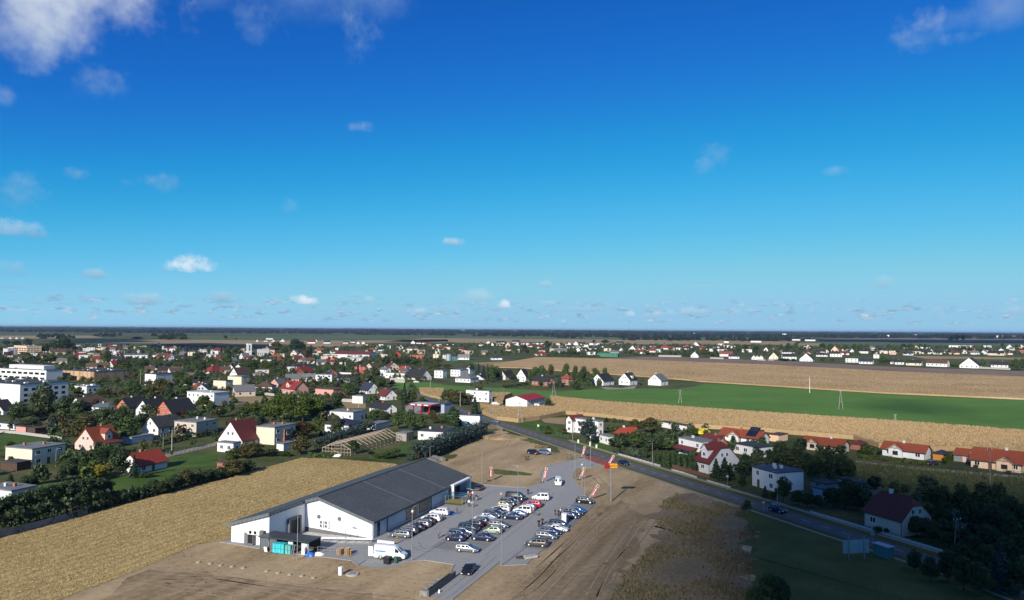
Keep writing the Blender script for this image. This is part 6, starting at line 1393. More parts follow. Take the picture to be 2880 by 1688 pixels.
def surf(c,f,i,v):
    s = car_section(c,f); a,b = s[i],s[i + 1]; return (a[0] + (b[0] - a[0]) * v,a[1] + (b[1] - a[1]) * v)
CARM = {}
def car_meshes(kind):
    if kind in CARM: return CARM[kind]
    c = CT[kind]; L = c['L']; X = lambda f: (.5 - f) * L      # nose at +x
    fs = sorted(set([0,.012,.05,.5,.95,.99,1] + [a for a,_ in c['belt']] + [a for a,_ in c['roof']] + [q for w in c['win'] for q in w] + [c['roof'][0][0] + .001,c['roof'][-1][0] - .001]))
    mb = MB(); rings = []
    for f in fs:
        s = car_section(c,f); pts = [(X(f),y,z) for y,z in s] + [(X(f),-y,z) for y,z in reversed(s[1:-1])]
        i = len(mb.v); mb.v += pts; rings.append((i,len(pts)))
    for (a,n),(b,_) in zip(rings,rings[1:]):
        for j in range(n): mb.f.append((a + j,b + j,b + (j + 1) % n,a + (j + 1) % n)); mb.m.append(0)
    a,n = rings[0]; mb.f.append(tuple(a + j for j in range(n))); mb.m.append(0); a,n = rings[-1]; mb.f.append(tuple(a + j for j in reversed(range(n)))); mb.m.append(0)
    # dark wheel arches and sills
    for wf in c['wb']:
        for s in (-1,1):
            y = s * (c['W'] / 2 + .004); r = c['wr'] + .07; cx,cz = X(wf),c['wr']; pts = []
            for k in range(15):
                t = math.pi * k / 14; pts.append((cx + r * math.cos(t),y,cz + r * math.sin(t)))
            pts += [(cx - r,y,.2),(cx + r,y,.2)]; mb.poly(pts if s < 0 else pts[::-1],1)
    M = {'body': mb.mesh('body',[PAINT['silver'],M_BLACK],35)}
    # glazing
    def side(f0,f1,s):
        m = MB(); n = 4; o = .016
        for k in range(n):
            fa,fb = f0 + (f1 - f0) * k / n,f0 + (f1 - f0) * (k + 1) / n; q = []
            for f,v in ((fa,.10),(fb,.10),(fb,.90),(fa,.90)):
                y,z = surf(c,f,5,v); q.append((X(f),s * (y + o),z))
            m.poly(q if s < 0 else q[::-1])
        return m
    M['sides'] = [side(a,b,s).mesh('side_window',M_CARGL) for (a,b) in c['win'] for s in (-1,1)]
    def screen(f0,f1):
        m = MB(); n = 3
        for k in range(n):
            fa,fb = f0 + (f1 - f0) * k / n,f0 + (f1 - f0) * (k + 1) / n; q = []
            for f,sg_ in ((fa,1),(fa,-1),(fb,-1),(fb,1)):
                s = car_section(c,f); q.append((X(f),sg_ * s[6][0] * .90,s[7][1] + .018))
            m.poly(q)
        return m.mesh('windscreen',M_CARGL)
    r = c['roof']; M['front'] = screen(r[0][0] + .1 * (r[1][0] - r[0][0]),r[1][0] - .06 * (r[1][0] - r[0][0])); M['rear'] = screen(r[-2][0] + .10 * (r[-1][0] - r[-2][0]),r[-1][0] - .12 * (r[-1][0] - r[-2][0]))
    zb = interp(c['belt'],.02)
    m = MB(); m.box(X(.055),X(.0) + .012,c['W'] * .28,c['W'] * .43,zb - .20,zb - .06); M['head'] = m.mesh('headlight',M_HEADL)
    zt = interp(c['belt'],.985); m = MB(); m.box(X(1) - .012,X(.97),c['W'] * .31,c['W'] * .435,zt - .26,zt - .03); M['tail'] = m.mesh('taillight',M_TAIL)
    m = MB(); m.box(X(1) - .02,X(1) + .1,-.26,.26,.48,.60); M['plate'] = m.mesh('number_plate',M_WHITE)
    m = MB(); fm = c['win'][0][0] + .02; m.box(X(fm) - .06,X(fm) + .10,c['W'] / 2 - .02,c['W'] / 2 + .16,interp(c['belt'],fm) - .02,interp(c['belt'],fm) + .12); M['mirror'] = m.mesh('mirror',[PAINT['silver']])
    m = MB(); m.tube([(0,-.11,0),(0,.11,0)],[c['wr'],c['wr']],18); M['tyre'] = m.mesh('wheel',M_TYRE,40)
    m = MB(); m.tube([(0,-.122,0),(0,-.112,0)],[c['wr'] * .66,c['wr'] * .70],14); m.tube([(0,.112,0),(0,.122,0)],[c['wr'] * .70,c['wr'] * .66],14); M['rim'] = m.mesh('rim',M_RIM,40)
    m = MB()
    for s in (-1,1):
        y = s * c['W'] * .36; m.bar((X(.42),y,r[2][1] + .05),(X(.84),y,r[3][1] + .06),.05)
    M['rails'] = m.mesh('roof_rail',M_STEEL); M['bump'] = None
    CARM[kind] = M; return M
NCAR = []
def car(pos,heading,kind,col,label,group='cars parked at the supermarket',cat='car',name='parked_car',lights=True):
    M = car_meshes(kind); c = CT[kind]; L = c['L']; o = empty(name,(pos[0],pos[1],.028),heading); tag(o,label,cat,group)
    def slot(ob): ob.material_slots[0].link = 'OBJECT'; ob.material_slots[0].material = PAINT[col]; return ob
    slot(link('body',M['body'],o)); link('windscreen',M['front'],o); link('rear_window',M['rear'],o)
    for m in M['sides']: link('side_window',m,o)
    for s in (1,-1):
        h = link('headlight',M['head'],o); t = link('taillight',M['tail'],o); mi = slot(link('mirror',M['mirror'],o)); h.scale = t.scale = mi.scale = (1,s,1)
    link('number_plate',M['plate'],o)
    for wf in c['wb']:
        for s in (1,-1):
            w = link('wheel',M['tyre'],o,((.5 - wf) * L,s * (c['W'] / 2 - .09),c['wr'])); link('rim',M['rim'],w)
    if kind in ('wagon','suv') : link('roof_rail',M['rails'],o)
    NCAR.append(o); FOOT.append((pos[0],pos[1],2.6)); return o
HR = RAD(-20.0); HLf = HR + math.pi       # across the bays, nose right / nose left
def bay(s,t,side,kind,col,label,j=0.0): return car(lot(s,t),(HR if side == 'R' else HLf) + RAD(4 + j),kind,col,label)
# row along the store
bay(3.4,-4.5,'L','wagon','silver','silver estate car nearest the ramp, first in the row along the store'); bay(6.3,-4.4,'L','wagon','lgrey','light grey estate car, second in the row along the store'); bay(9.0,-4.9,'L','hatch','black','black hatchback with red tail lights, third along the store'); bay(11.8,-4.7,'L','wagon','silver','silver estate car, fourth in the row along the store'); bay(14.5,-4.6,'L','hatch','dark','dark hatchback, fifth in the row along the store'); bay(17.2,-4.8,'L','suv','white','white crossover, last of the close row along the store'); bay(22.6 - .9 + .9,-4.2,'L','suv','white','white crossover parked alone by the blue disabled bay',2)
# middle double row
bay(5.0,-16.1,'L','hatch','navy','navy hatchback at the near end of the left middle row'); bay(7.5,-15.7,'R','mpv','lgrey','grey people carrier behind the navy hatchback'); bay(10.1,-15.8,'R','sedan','silver','silver saloon in the left middle row by the front lamp post'); bay(12.7,-15.7,'R','mpv','dark','dark people carrier right behind the silver saloon'); bay(15.6,-15.5,'L','suv','black','black crossover left of the white coupe-like saloon'); bay(18.2,-15.8,'L','suv','dark','dark off-roader beside the black crossover in the middle row'); bay(20.7,-16.0,'R','sedan','white','white coupe-like saloon in the left middle row'); bay(23.3,-16.2,'R','hatch','silver','silver hatchback behind the white coupe-like saloon'); bay(25.9,-16.2,'R','wagon','black','black estate car with bright headlights in the middle row'); bay(28.5,-16.3,'R','sedan','black','black saloon just behind the black estate car'); bay(31.2,-16.0,'L','wagon','white','white estate car deep in the left middle row'); bay(35.0,-15.6,'R','small','beige','yellowish beige small car in the left middle row'); bay(37.6,-15.6,'R','suv','black','black off-roader beside the back lamp post'); bay(40.2,-15.6,'R','sedan','dark','dark saloon next to the black delivery van'); bay(43.3,-15.4,'R','pvan','black','black delivery van at the far end of the middle row')
bay(7.2,-21.1,'L','sedan','navy','navy saloon at the near end of the right middle row'); bay(12.9,-21.2,'L','small','green','pale green small hatchback in the right middle row'); bay(17.7,-20.6,'R','wagon','grey','grey estate car facing right behind the pale green hatchback'); bay(25.2,-21.0,'L','sedan','navy','dark navy saloon beside the gap in the right middle row'); bay(27.9,-21.2,'L','sedan','steelblue','silver-blue saloon behind the dark navy saloon'); bay(31.4,-21.4,'L','caddy','white','white high-roofed family van in the right middle row'); bay(34.7,-21.5,'L','hatch','steelblue','blue-grey hatchback left of the red car'); bay(37.6,-21.7,'L','suv','red','red car shining in the right middle row'); bay(45.6,-21.3,'L','caddy','white','white delivery car at the far end of the right middle row')
# right-hand row
bay(7.3,-32.7,'L','mpv','brown','brown people carrier nearest the kerb stones'); bay(13.3,-32.8,'R','wagon','grey','grey estate car, second in the right-hand row'); bay(16.6,-32.7,'R','wagon','navy','navy estate car, third in the right-hand row'); bay(19.4,-33.4,'R','sedan','white','white saloon in the right-hand row'); bay(22.3,-32.8,'R','mpv','dark','dark people carrier next to the portable toilet'); bay(31.0,-33.1,'R','hatch','navy','navy hatchback behind the portable toilet'); c38 = bay(33.7,-33.0,'R','suv','dark','dark off-roader with open tailgate and people behind it'); bay(36.4,-33.2,'R','hatch','blue','bright blue hatchback at the right-hand row'); bay(46.0,-32.6,'R','suv','black','black off-roader parked alone under the leaning flag')
mb = MB(); mb.box(-2.9,-2.05,-.7,.7,1.72,1.78); part('open_tailgate',mb,PAINT['dark'],c38).rotation_euler = (0,-.18,0)
bay(-.9,-21.2,'R','wagon','silver','silver estate car driving in the lane below the middle rows',5)
car(lot(-12.0,-26.4),LOT_A + math.pi + .12,'sedan','black','glossy black saloon on the lower drive','cars driving')
car(lot(64.6,-20.2),LOT_A + math.pi + .30,'minibus','white','white minibus coming down the exit lane','cars driving','van','minibus'); car(lot(50.6,-2.6),LOT_A + .1,'hatch','black','black hatchback at the supermarket entrance')
vn = car(lot(-10.0,-9.6),RAD(-9),'van','white','white work van with blue and grey side print and open rear door','vans','van','work_van')
L_ = CT['van']['L']; W_ = CT['van']['W']
mb = MB(); mb.box(-L_ / 2 - 1.0,-L_ / 2 - .95,-.0,.9,.6,2.35); o = part('rear_door',mb,M_WHITE,vn); o.rotation_euler = (0,0,.15)
mb = MB(); mb.box(-L_ / 2 - .85,-L_ / 2 - .02,-W_ / 2 - .06,-W_ / 2 - .01,.6,2.35); part('rear_door',mb,M_WHITE,vn)
for (x0,x1,z0,z1,m) in ((-2.6,-.6,1.45,1.68,mat('print_blue',(.02,.22,.60),rough=.4)),(-1.6,-.9,1.5,1.62,mat('print_navy',(.02,.05,.2),rough=.4)),(-.2,1.0,1.30,1.75,mat('print_grey',(.62,.63,.66),rough=.4)),(-2.5,-1.5,1.85,2.15,MATS['print_grey'])): mb = MB(); mb.box(x0,x1,-W_ / 2 - .012 * (2 if 'navy' in m.name else 1),-W_ / 2 + .02,z0,z1); part('side_print',mb,m,vn)
for i in range(6): mb = MB(); mb.box(-2.5 + i * .3,-2.32 + i * .3,-W_ / 2 - .012,-W_ / 2 + .02,.75,1.3); part('side_print',mb,MATS['print_grey'],vn)
# elsewhere
def gcar(zm,x,y,hd,kind,col,label,group='cars elsewhere',cat='car',name='car'): return car(G(zm,x,y),RAD(hd),kind,col,label,group,cat,name)
gcar('F',840,1322,-40,'suv','black','black off-roader, left of two cars on the bare lot'); gcar('F',955,1322,-42,'mpv','steelblue','silver-blue people carrier, right of two cars on the bare lot')
gcar('n6',1600,548,-62,'sedan','navy','dark blue saloon driving on the main road by the junction','cars driving'); gcar('I',1775,352,-63,'suv','navy','dark off-roader driving on the shaded main road','cars driving'); gcar('F',465,1012,117,'wagon','steelblue','blue-grey estate car on the road bend far away','cars driving')
gcar('m4',640,955,10,'wagon','white','white car on the lawn below the big steep black roof'); gcar('m4',1915,905,20,'pvan','white','white van beside the grey carport-like house','vans','van','van'); gcar('F',470,842,30,'pvan','white','white van near the white two-part house','vans','van','van'); gcar('m5',2140,1105,30,'hatch','dark','dark car in the drive of the white gable with dormer'); gcar('G',668,450,40,'van','yellow','yellow lorry in the yard behind the white villa','vans','lorry','lorry'); gcar('H',1005,372,20,'wagon','dark','dark car in the gateway of the white orange-roofed house')
# ------------------------------------------------------------------ people
def skin_mesh(verts,edges,radii,root=0,sub=1):
    me = bpy.data.meshes.new('sk'); me.from_pydata(verts,edges,[]); o = bpy.data.objects.new('sk',me); COL.objects.link(o)
    o.modifiers.new('s','SKIN'); sv = me.skin_vertices[0].data
    for i,r in enumerate(radii): sv[i].radius = (r,r) if not isinstance(r,tuple) else r; sv[i].use_root = (i == root)
    if sub: o.modifiers.new('u','SUBSURF').levels = sub
    dg = bpy.context.evaluated_depsgraph_get(); out = bpy.data.meshes.new_from_object(o.evaluated_get(dg)); bpy.data.objects.remove(o); bpy.data.meshes.remove(me)
    for p in out.polygons: p.use_smooth = True
    return out
def person_meshes(pose):
    st,bend,hold = pose       # stride, arm swing, arms forward
    def leg(s,f): return [(0,s * .10,.90),(f * .18,s * .11,.50),(f * .30 - (.06 if f < 0 else 0),s * .11,.09),(f * .30 + .14,s * .12,.04)]
    def arm(s,f): return [(0,s * .20,1.40),(f * .10,s * .25,1.13),(f * .22 + .05 + hold * .25,s * .24,.90 + hold * .18)]
    V = [(0,0,.95),(0,0,1.15),(0,0,1.40),(.01,0,1.52),(.02,0,1.60),(.02,0,1.74)]; E = [(0,1),(1,2),(2,3),(3,4),(4,5)]; Rr = [(.15,.12),(.14,.11),(.16,.11),.055,.085,.07]
    def add(root,pts,rs):
        p = root
        for q,r in zip(pts,rs): V.append(q); Rr.append(r); E.append((p,len(V) - 1)); p = len(V) - 1
    hands = []
    for s,f in ((1,st),(-1,-st)): add(0,leg(s,f),[.085,.065,.05,.045])
    for s,f in ((1,-bend),(-1,bend)): a = arm(s,f); add(2,a,[.06,.048,.036]); hands.append((Vector(a[-1]),s))
    body = skin_mesh(V,E,Rr)
    # fingers and nose as small tapered chains joined to the same mesh
    mb = MB()
    for h,s in hands:
        for k in range(5):
            off = Vector((.025 * (k - 2),0,0)) if k < 4 else Vector((.05,-s * .01,.03)); ln = (.07,.085,.08,.065,.05)[k]
            p = h + off + Vector((0,0,-.03)); mb.tube([tuple(p),tuple(p + Vector((.01,-s * .005,-ln * .55))),tuple(p + Vector((.03,-s * .015,-ln)))],[.011,.010,.007],5)
    mb.tube([(.10,0,1.66),(.125,0,1.64)],[.02,.012],5)
    f = mb.mesh('f',M_SKIN); bm = bmesh.new(); bm.from_mesh(body); bm.from_mesh(f); bm.to_mesh(body); bm.free(); bpy.data.meshes.remove(f); body.materials.clear(); body.materials.append(M_SKIN)
    # clothing follows the limbs, a little wider
    V2,E2,R2 = [(0,0,.86),(0,0,1.15),(0,0,1.38),(.005,0,1.47)],[(0,1),(1,2),(2,3)],[(.21,.175),(.20,.165),(.235,.175),.10]
    for s,fk in ((1,-bend),(-1,bend)):
        a = arm(s,fk); p = 2
        for q,r in zip([a[0],a[1],tuple(Vector(a[1]).lerp(Vector(a[2]),.85))],[.125,.10,.085]): V2.append(q); R2.append(r); E2.append((p,len(V2) - 1)); p = len(V2) - 1
    jacket = skin_mesh(V2,E2,R2)
    V3,E3,R3 = [(0,0,.98),(0,0,.90)],[(0,1)],[(.19,.155),(.19,.155)]
    for s,fk in ((1,st),(-1,-st)):
        l = leg(s,fk); p = 1
        for q,r in zip(l[:3],[.125,.10,.085]): V3.append(q); R3.append(r); E3.append((p,len(V3) - 1)); p = len(V3) - 1
    trousers = skin_mesh(V3,E3,R3)
    bm = bmesh.new(); bmesh.ops.create_uvsphere(bm,u_segments=12,v_segments=8,radius=1)
    for v in bm.verts: v.co = Vector((v.co.x * .098 - .015,v.co.y * .088,max(v.co.z,-.5 if v.co.x < 0 else .15) * .115 + 1.67))
    hair = bpy.data.meshes.new('hair'); bm.to_mesh(hair); bm.free()
    for p in hair.polygons: p.use_smooth = True
    for m_ in (jacket,trousers): m_.materials.clear(); m_.materials.append(M_BLACK)
    hair.materials.append(M_BLACK); mb = MB()
    for s,fk in ((1,st),(-1,-st)): l = leg(s,fk); mb.tube([(l[2][0] - .08,l[2][1],.05),(l[2][0] + .06,l[2][1],.05),(l[2][0] + .2,l[2][1],.035)],[.05,.06,.045],8)
    return dict(body=body,jacket=jacket,trousers=trousers,hair=hair,shoe=mb.mesh('shoes',M_BLACK,60))
POSES = {'stand': person_meshes((.08,.05,0)),'walk': person_meshes((.95,.9,0)),'push': person_meshes((.8,.3,1.0))}
CLO = {k: mat('cloth_' + k,c,rough=.9,var=.15,scale=6) for k,c in dict(black=(.015,.015,.018),yellow=(.75,.50,.02),white=(.70,.70,.68),red=(.38,.03,.03),grey=(.14,.14,.15),navy=(.02,.03,.07),brown=(.10,.06,.04),jeans=(.05,.075,.13),beige=(.40,.34,.26),bluegrey=(.16,.2,.26)).items()}
HAIR = {'d': mat('hair_dark',(.02,.014,.01),rough=.7),'b': mat('hair_blond',(.32,.22,.10),rough=.7),'g': mat('hair_grey',(.32,.31,.30),rough=.7)}
def person(pos,hd,pose,jk,tr,hr,label,h=1.72):
    o = empty('person',(pos[0],pos[1],.026),hd); tag(o,label,'person','people at the supermarket'); k = h / 1.78; o.scale = (k,k,k); M = POSES[pose]
    for nm,me,m in (('body',M['body'],M_SKIN),('jacket',M['jacket'],CLO[jk]),('trousers',M['trousers'],CLO[tr]),('hair',M['hair'],HAIR[hr]),('shoes',M['shoe'],M_BLACK)):
        x = link(nm,me,o); x.material_slots[0].link = 'OBJECT'; x.material_slots[0].material = m
    return o
g_ = lambda *a: G(*a)
person(g_('E',308,905),RAD(75),'walk','grey','jeans','d','person in grey jacket walking across the lane left of the middle rows'); person(g_('E',477,680),RAD(160),'walk','brown','jeans','d','person in brown beside the blue disabled bay',1.55)
person(g_('E',582,525),RAD(200),'stand','yellow','black','d','person in bright yellow jacket at the store entrance'); person(g_('E',606,540),RAD(120),'stand','red','black','d','person in dark red beside the yellow jacket'); person(g_('E',590,610),RAD(250),'push','white','black','b','person in white top pushing towards the front lamp post'); person(g_('E',622,620),RAD(240),'walk','beige','beige','g','person in beige just right of the white top'); person(g_('E',657,555),RAD(60),'push','black','beige','d','person in black pushing a trolley near the entrance')
person(g_('E',1138,500),RAD(270),'stand','black','black','d','person in black standing behind the black delivery van'); person(g_('E',1187,680),RAD(-30),'push','beige','grey','g','person in beige pushing a trolley in the right lane')
person(g_('E',1389,695),RAD(-20),'stand','black','jeans','d','person in black, left of the group by the open tailgate'); person(g_('E',1420,700),RAD(30),'stand','black','black','d','person in black, middle of the group by the open tailgate'); person(g_('E',1438,690),RAD(-10),'stand','white','jeans','b','person in white at the open tailgate')
person(g_('E',1238,800),RAD(-70),'stand','black','black','d','person in black, left of two beside the right-hand row',1.78); person(g_('E',1271,780),RAD(-120),'stand','black','jeans','d','person in black, right of two beside the right-hand row')
person(g_('F',762,1384),RAD(0),'stand','black','black','d','person in black, leftmost of three on the bare lot'); person(g_('F',778,1384),RAD(90),'stand','brown','black','d','person in brown, middle of three on the bare lot'); person(g_('F',794,1380),RAD(180),'stand','black','jeans','d','person in black and jeans, rightmost of three on the bare lot')
person(g_('n1',1470,1242),RAD(200),'stand','bluegrey','black','d','worker in grey beside the blue tarpaulin',1.76); person(g_('n4',645,395),RAD(60),'walk','beige','grey','g','person with pale hair behind the black off-roader')
trolley(g_('E',1212,690),RAD(-30),'steel shopping trolley pushed in the right lane',me=TROL2); trolley(g_('E',668,552),RAD(60),'steel shopping trolley pushed near the store entrance',me=TROL2)
for i,(s_,t_) in enumerate(((9.0,-18.3),(37.0,-18.3))): trolley(lot(s_,t_),LOT_A,f'steel trolley parked at the {("front", "back")[i]} lamp post of the middle rows',me=TROL2)
# ------------------------------------------------------------------ trees
def leaf_quads(C,Nrm,size,rg,jit=.9,flat=1.0):
    """leaf clumps: one bent quad at every centre C facing roughly Nrm"""
    n = len(C); d = Nrm + rg.normal(0,jit,(n,3)); d /= np.linalg.norm(d,axis=1)[:,None] + 1e-9
    ref = rg.normal(0,1,(n,3)); a = np.cross(d,ref); a /= np.linalg.norm(a,axis=1)[:,None] + 1e-9; b = np.cross(d,a)
    s = size * rg.uniform(.6,1.4,n)[:,None]; k = rg.uniform(.6,1.0,n)[:,None]
    V = np.stack([C - a * s,C - b * s * k,C + a * s,C + b * s * k],1)
    V[:,1] += d * s * .25; V[:,3] += d * s * .25; V[:,:,2] *= flat
    return V.reshape(-1,3),np.arange(4 * n).reshape(n,4)
def broad_crown(seed,n=3400,lobes=9,width=.36,z0=.20,droop=0.0,size=.027):
    rg = np.random.default_rng(seed); L = []
    for i in range(lobes):
        t = i / lobes * 6.28 + rg.uniform(0,1); h = rg.uniform(z0 + .12,.84); rr = width * (1 - abs((h - .5) / .75)) * rg.uniform(.45,.95)
        L.append((rr * math.cos(t),rr * math.sin(t),h,rg.uniform(.09,.17),rg.uniform(.08,.15)))
    L.append((rg.uniform(-.04,.04),rg.uniform(-.04,.04),.82,.17,.17)); L.append((0,0,.55,.21,.24)); L.append((.02,0,z0 + .16,.22,.13))
    L = np.array(L); wts = L[:,3] ** 2; idx = rg.choice(len(L),n,p=wts / wts.sum())
    d = rg.normal(0,1,(n,3)); d /= np.linalg.norm(d,axis=1)[:,None]; r = rg.uniform(.55,1.12,n)[:,None]
    C = L[idx][:,:3] + d * r * np.stack([L[idx][:,3],L[idx][:,3],L[idx][:,4]],1)
    if droop: C[:,2] -= droop * (np.hypot(C[:,0],C[:,1]) / width) ** 2 * .2
    C[:,2] = np.clip(C[:,2],.05,1.02)
    return leaf_quads(C,d,size,rg)
def conifer_crown(seed,n=1700,width=.21,z0=.06,size=.026):
    rg = np.random.default_rng(seed); h = 1 - (1 - z0) * np.sqrt(rg.uniform(0,1,n)); t = rg.uniform(0,6.28,n)
    tier = .80 + .2 * np.sin(h * 42); arms = .84 + .16 * np.sin(t * 7 + np.floor(h * 11) * 2.3)
    r = width * (1 - h + .02) ** .85 * tier * arms * rg.uniform(.5,1.05,n)
    C = np.stack([r * np.cos(t),r * np.sin(t),h - .05 * r / width],1); Nn = np.stack([np.cos(t),np.sin(t),np.full(n,.3)],1)
    return leaf_quads(C,Nn,size,rg,.6)
def column_crown(seed,n=900,width=.16,size=.034):
    rg = np.random.default_rng(seed); h = rg.uniform(.02,1,n); t = rg.uniform(0,6.28,n); prof = np.where(h < .75,1 - .15 * (1 - h),np.sqrt(np.clip(1 - ((h - .75) / .26) ** 2,.02,1)))
    r = width * prof * rg.uniform(.75,1.08,n); C = np.stack([r * np.cos(t),r * np.sin(t),h],1)
    return leaf_quads(C,np.stack([np.cos(t),np.sin(t),np.full(n,.2)],1),size,rg,.5)
def bush_crown(seed,n=1200,size=.055):
    rg = np.random.default_rng(seed); L = np.array([(rg.uniform(-.26,.26),rg.uniform(-.26,.26),rg.uniform(.3,.6),rg.uniform(.22,.34)) for _ in range(6)] + [(0,0,.5,.38)])
    idx = rg.integers(0,len(L),n); d = rg.normal(0,1,(n,3)); d /= np.linalg.norm(d,axis=1)[:,None]
    C = L[idx][:,:3] + d * L[idx][:,3:4] * rg.uniform(.7,1.08,(n,1)); C[:,2] = np.clip(C[:,2],.02,1.05)
    return leaf_quads(C,d,size,rg)
def trunk_mesh(seed,m,top=.62,r=.022,limbs=5):
    R_ = random.Random(seed); mb = MB(); mb.tube([(0,0,-.01),(R_.uniform(-.01,.01),R_.uniform(-.01,.01),top * .5),(R_.uniform(-.02,.02),0,top)],[r,r * .75,r * .35],7)
    for i in range(limbs):
        t = i * 2.4 + R_.uniform(0,.6); z = top * R_.uniform(.4,.8); mb.tube([(0,0,z),(.1 * math.cos(t),.1 * math.sin(t),z + .10),(.19 * math.cos(t),.19 * math.sin(t),z + .22)],[r * .5,r * .35,r * .15],5)
    return mb.mesh('trunk',m,60)
PROTO = {}
def reg(kind,data,tr,width): PROTO.setdefault(kind,[]).append((data,tr,width))
def crown_me(vf,m,name='crown'): return np_mesh(name,vf[0],vf[1],m)
for s in range(5): reg('broad',crown_me(broad_crown(20 + s,lobes=8 + s % 3,width=.30 + .03 * (s % 3)),FOL['green']),trunk_mesh(s,M_TRUNK),.36 + .03 * (s % 3))
for s in range(2): reg('tallbroad',crown_me(broad_crown(40 + s,n=1700,lobes=8,width=.20,z0=.1,size=.030),FOL['green']),trunk_mesh(60 + s,M_BIRCH,.7,.014),.24)
for s in range(2): reg('willow',crown_me(broad_crown(50 + s,n=2600,lobes=10,width=.30,z0=.08,droop=.6,size=.030),FOL['willow']),trunk_mesh(70 + s,M_BIRCH,.6,.018),.34)
for s in range(3): reg('conifer',crown_me(conifer_crown(30 + s,width=.19 + .03 * s),FOL['conifer']),trunk_mesh(80 + s,M_TRUNK,.8,.016,0),.20 + .03 * s)
for s in range(2): reg('column',crown_me(column_crown(90 + s),FOL['thuja']),trunk_mesh(95 + s,M_TRUNK,.4,.016,0),.16)
for s in range(3): reg('bush',crown_me(bush_crown(100 + s),FOL['green']),trunk_mesh(110 + s,M_TRUNK,.5,.03,4),.5)
KIND = {  # kind: (prototype, material, name, describing word)
 'green': ('broad','green','broadleaf_tree','green broadleaf tree'),'dark': ('broad','dark','broadleaf_tree','dark green broadleaf tree'),'autumn': ('broad','autumn','broadleaf_tree','olive autumn tree'),'brown': ('broad','brown','broadleaf_tree','rust-brown tree'),'bright': ('broad','bright','broadleaf_tree','bright yellow-green tree'),
 'poplar': ('tallbroad','green','poplar_tree','slender green tree'),'birch': ('tallbroad','willow','birch_tree','pale slender birch'),'willow': ('willow','willow','willow_tree','pale drooping tree'),'con': ('conifer','conifer','conifer_tree','dark conifer'),'spruce': ('conifer','blue','spruce_tree','blue spruce'),'thuja': ('column','thuja','thuja_tree','columnar thuja'),
 'rspruce': ('broad','blue','spruce_tree','blue spruce'),'bush': ('bush','green','garden_bush','green bush'),'dbush': ('bush','dark','garden_bush','dark bush'),'bbush': ('bush','bright','garden_bush','bright green bush'),'ybush': ('bush','yellow','garden_bush','yellow flowering shrub'),'obush': ('bush','autumn','garden_bush','olive bush'),'pbush': ('bush','palegreen','garden_bush','pale blue-green shrub')}
TREES = []
def tree_at(c,h,w,kind,label=None,seed=None):
    pr,m,nm,word = KIND[kind]; R_ = random.Random(seed if seed is not None else len(TREES) * 17 + 5); me,tr,wd = R_.choice(PROTO[pr])
    o = empty(nm,(c[0],c[1],0),R_.uniform(0,6.28)); o.scale = (w / (2 * wd),w / (2 * wd),h)
    cr = link('crown',me,o); cr.material_slots[0].link = 'OBJECT'; cr.material_slots[0].material = FOL[m]; link('trunk',tr,o)
    o['category'] = 'tree' if 'bush' not in kind else 'bush'; o['group'] = {'tree': 'trees in gardens and along roads','bush': 'bushes in gardens'}[o['category']]
    if label: o['label'] = label
    else: TREES.append((o,Vector((c[0],c[1],0)),word,h))
    return o
def T(zm,x,y,yt,w,kind,label=None):
    c = G(zm,x,y); h = max(1.2,height_at(zm,x,y,yt)); mpp = ZM[zm][2] * c.y / CAM_F
    return tree_at(c,h,max(w * mpp,h * .18),kind,label)
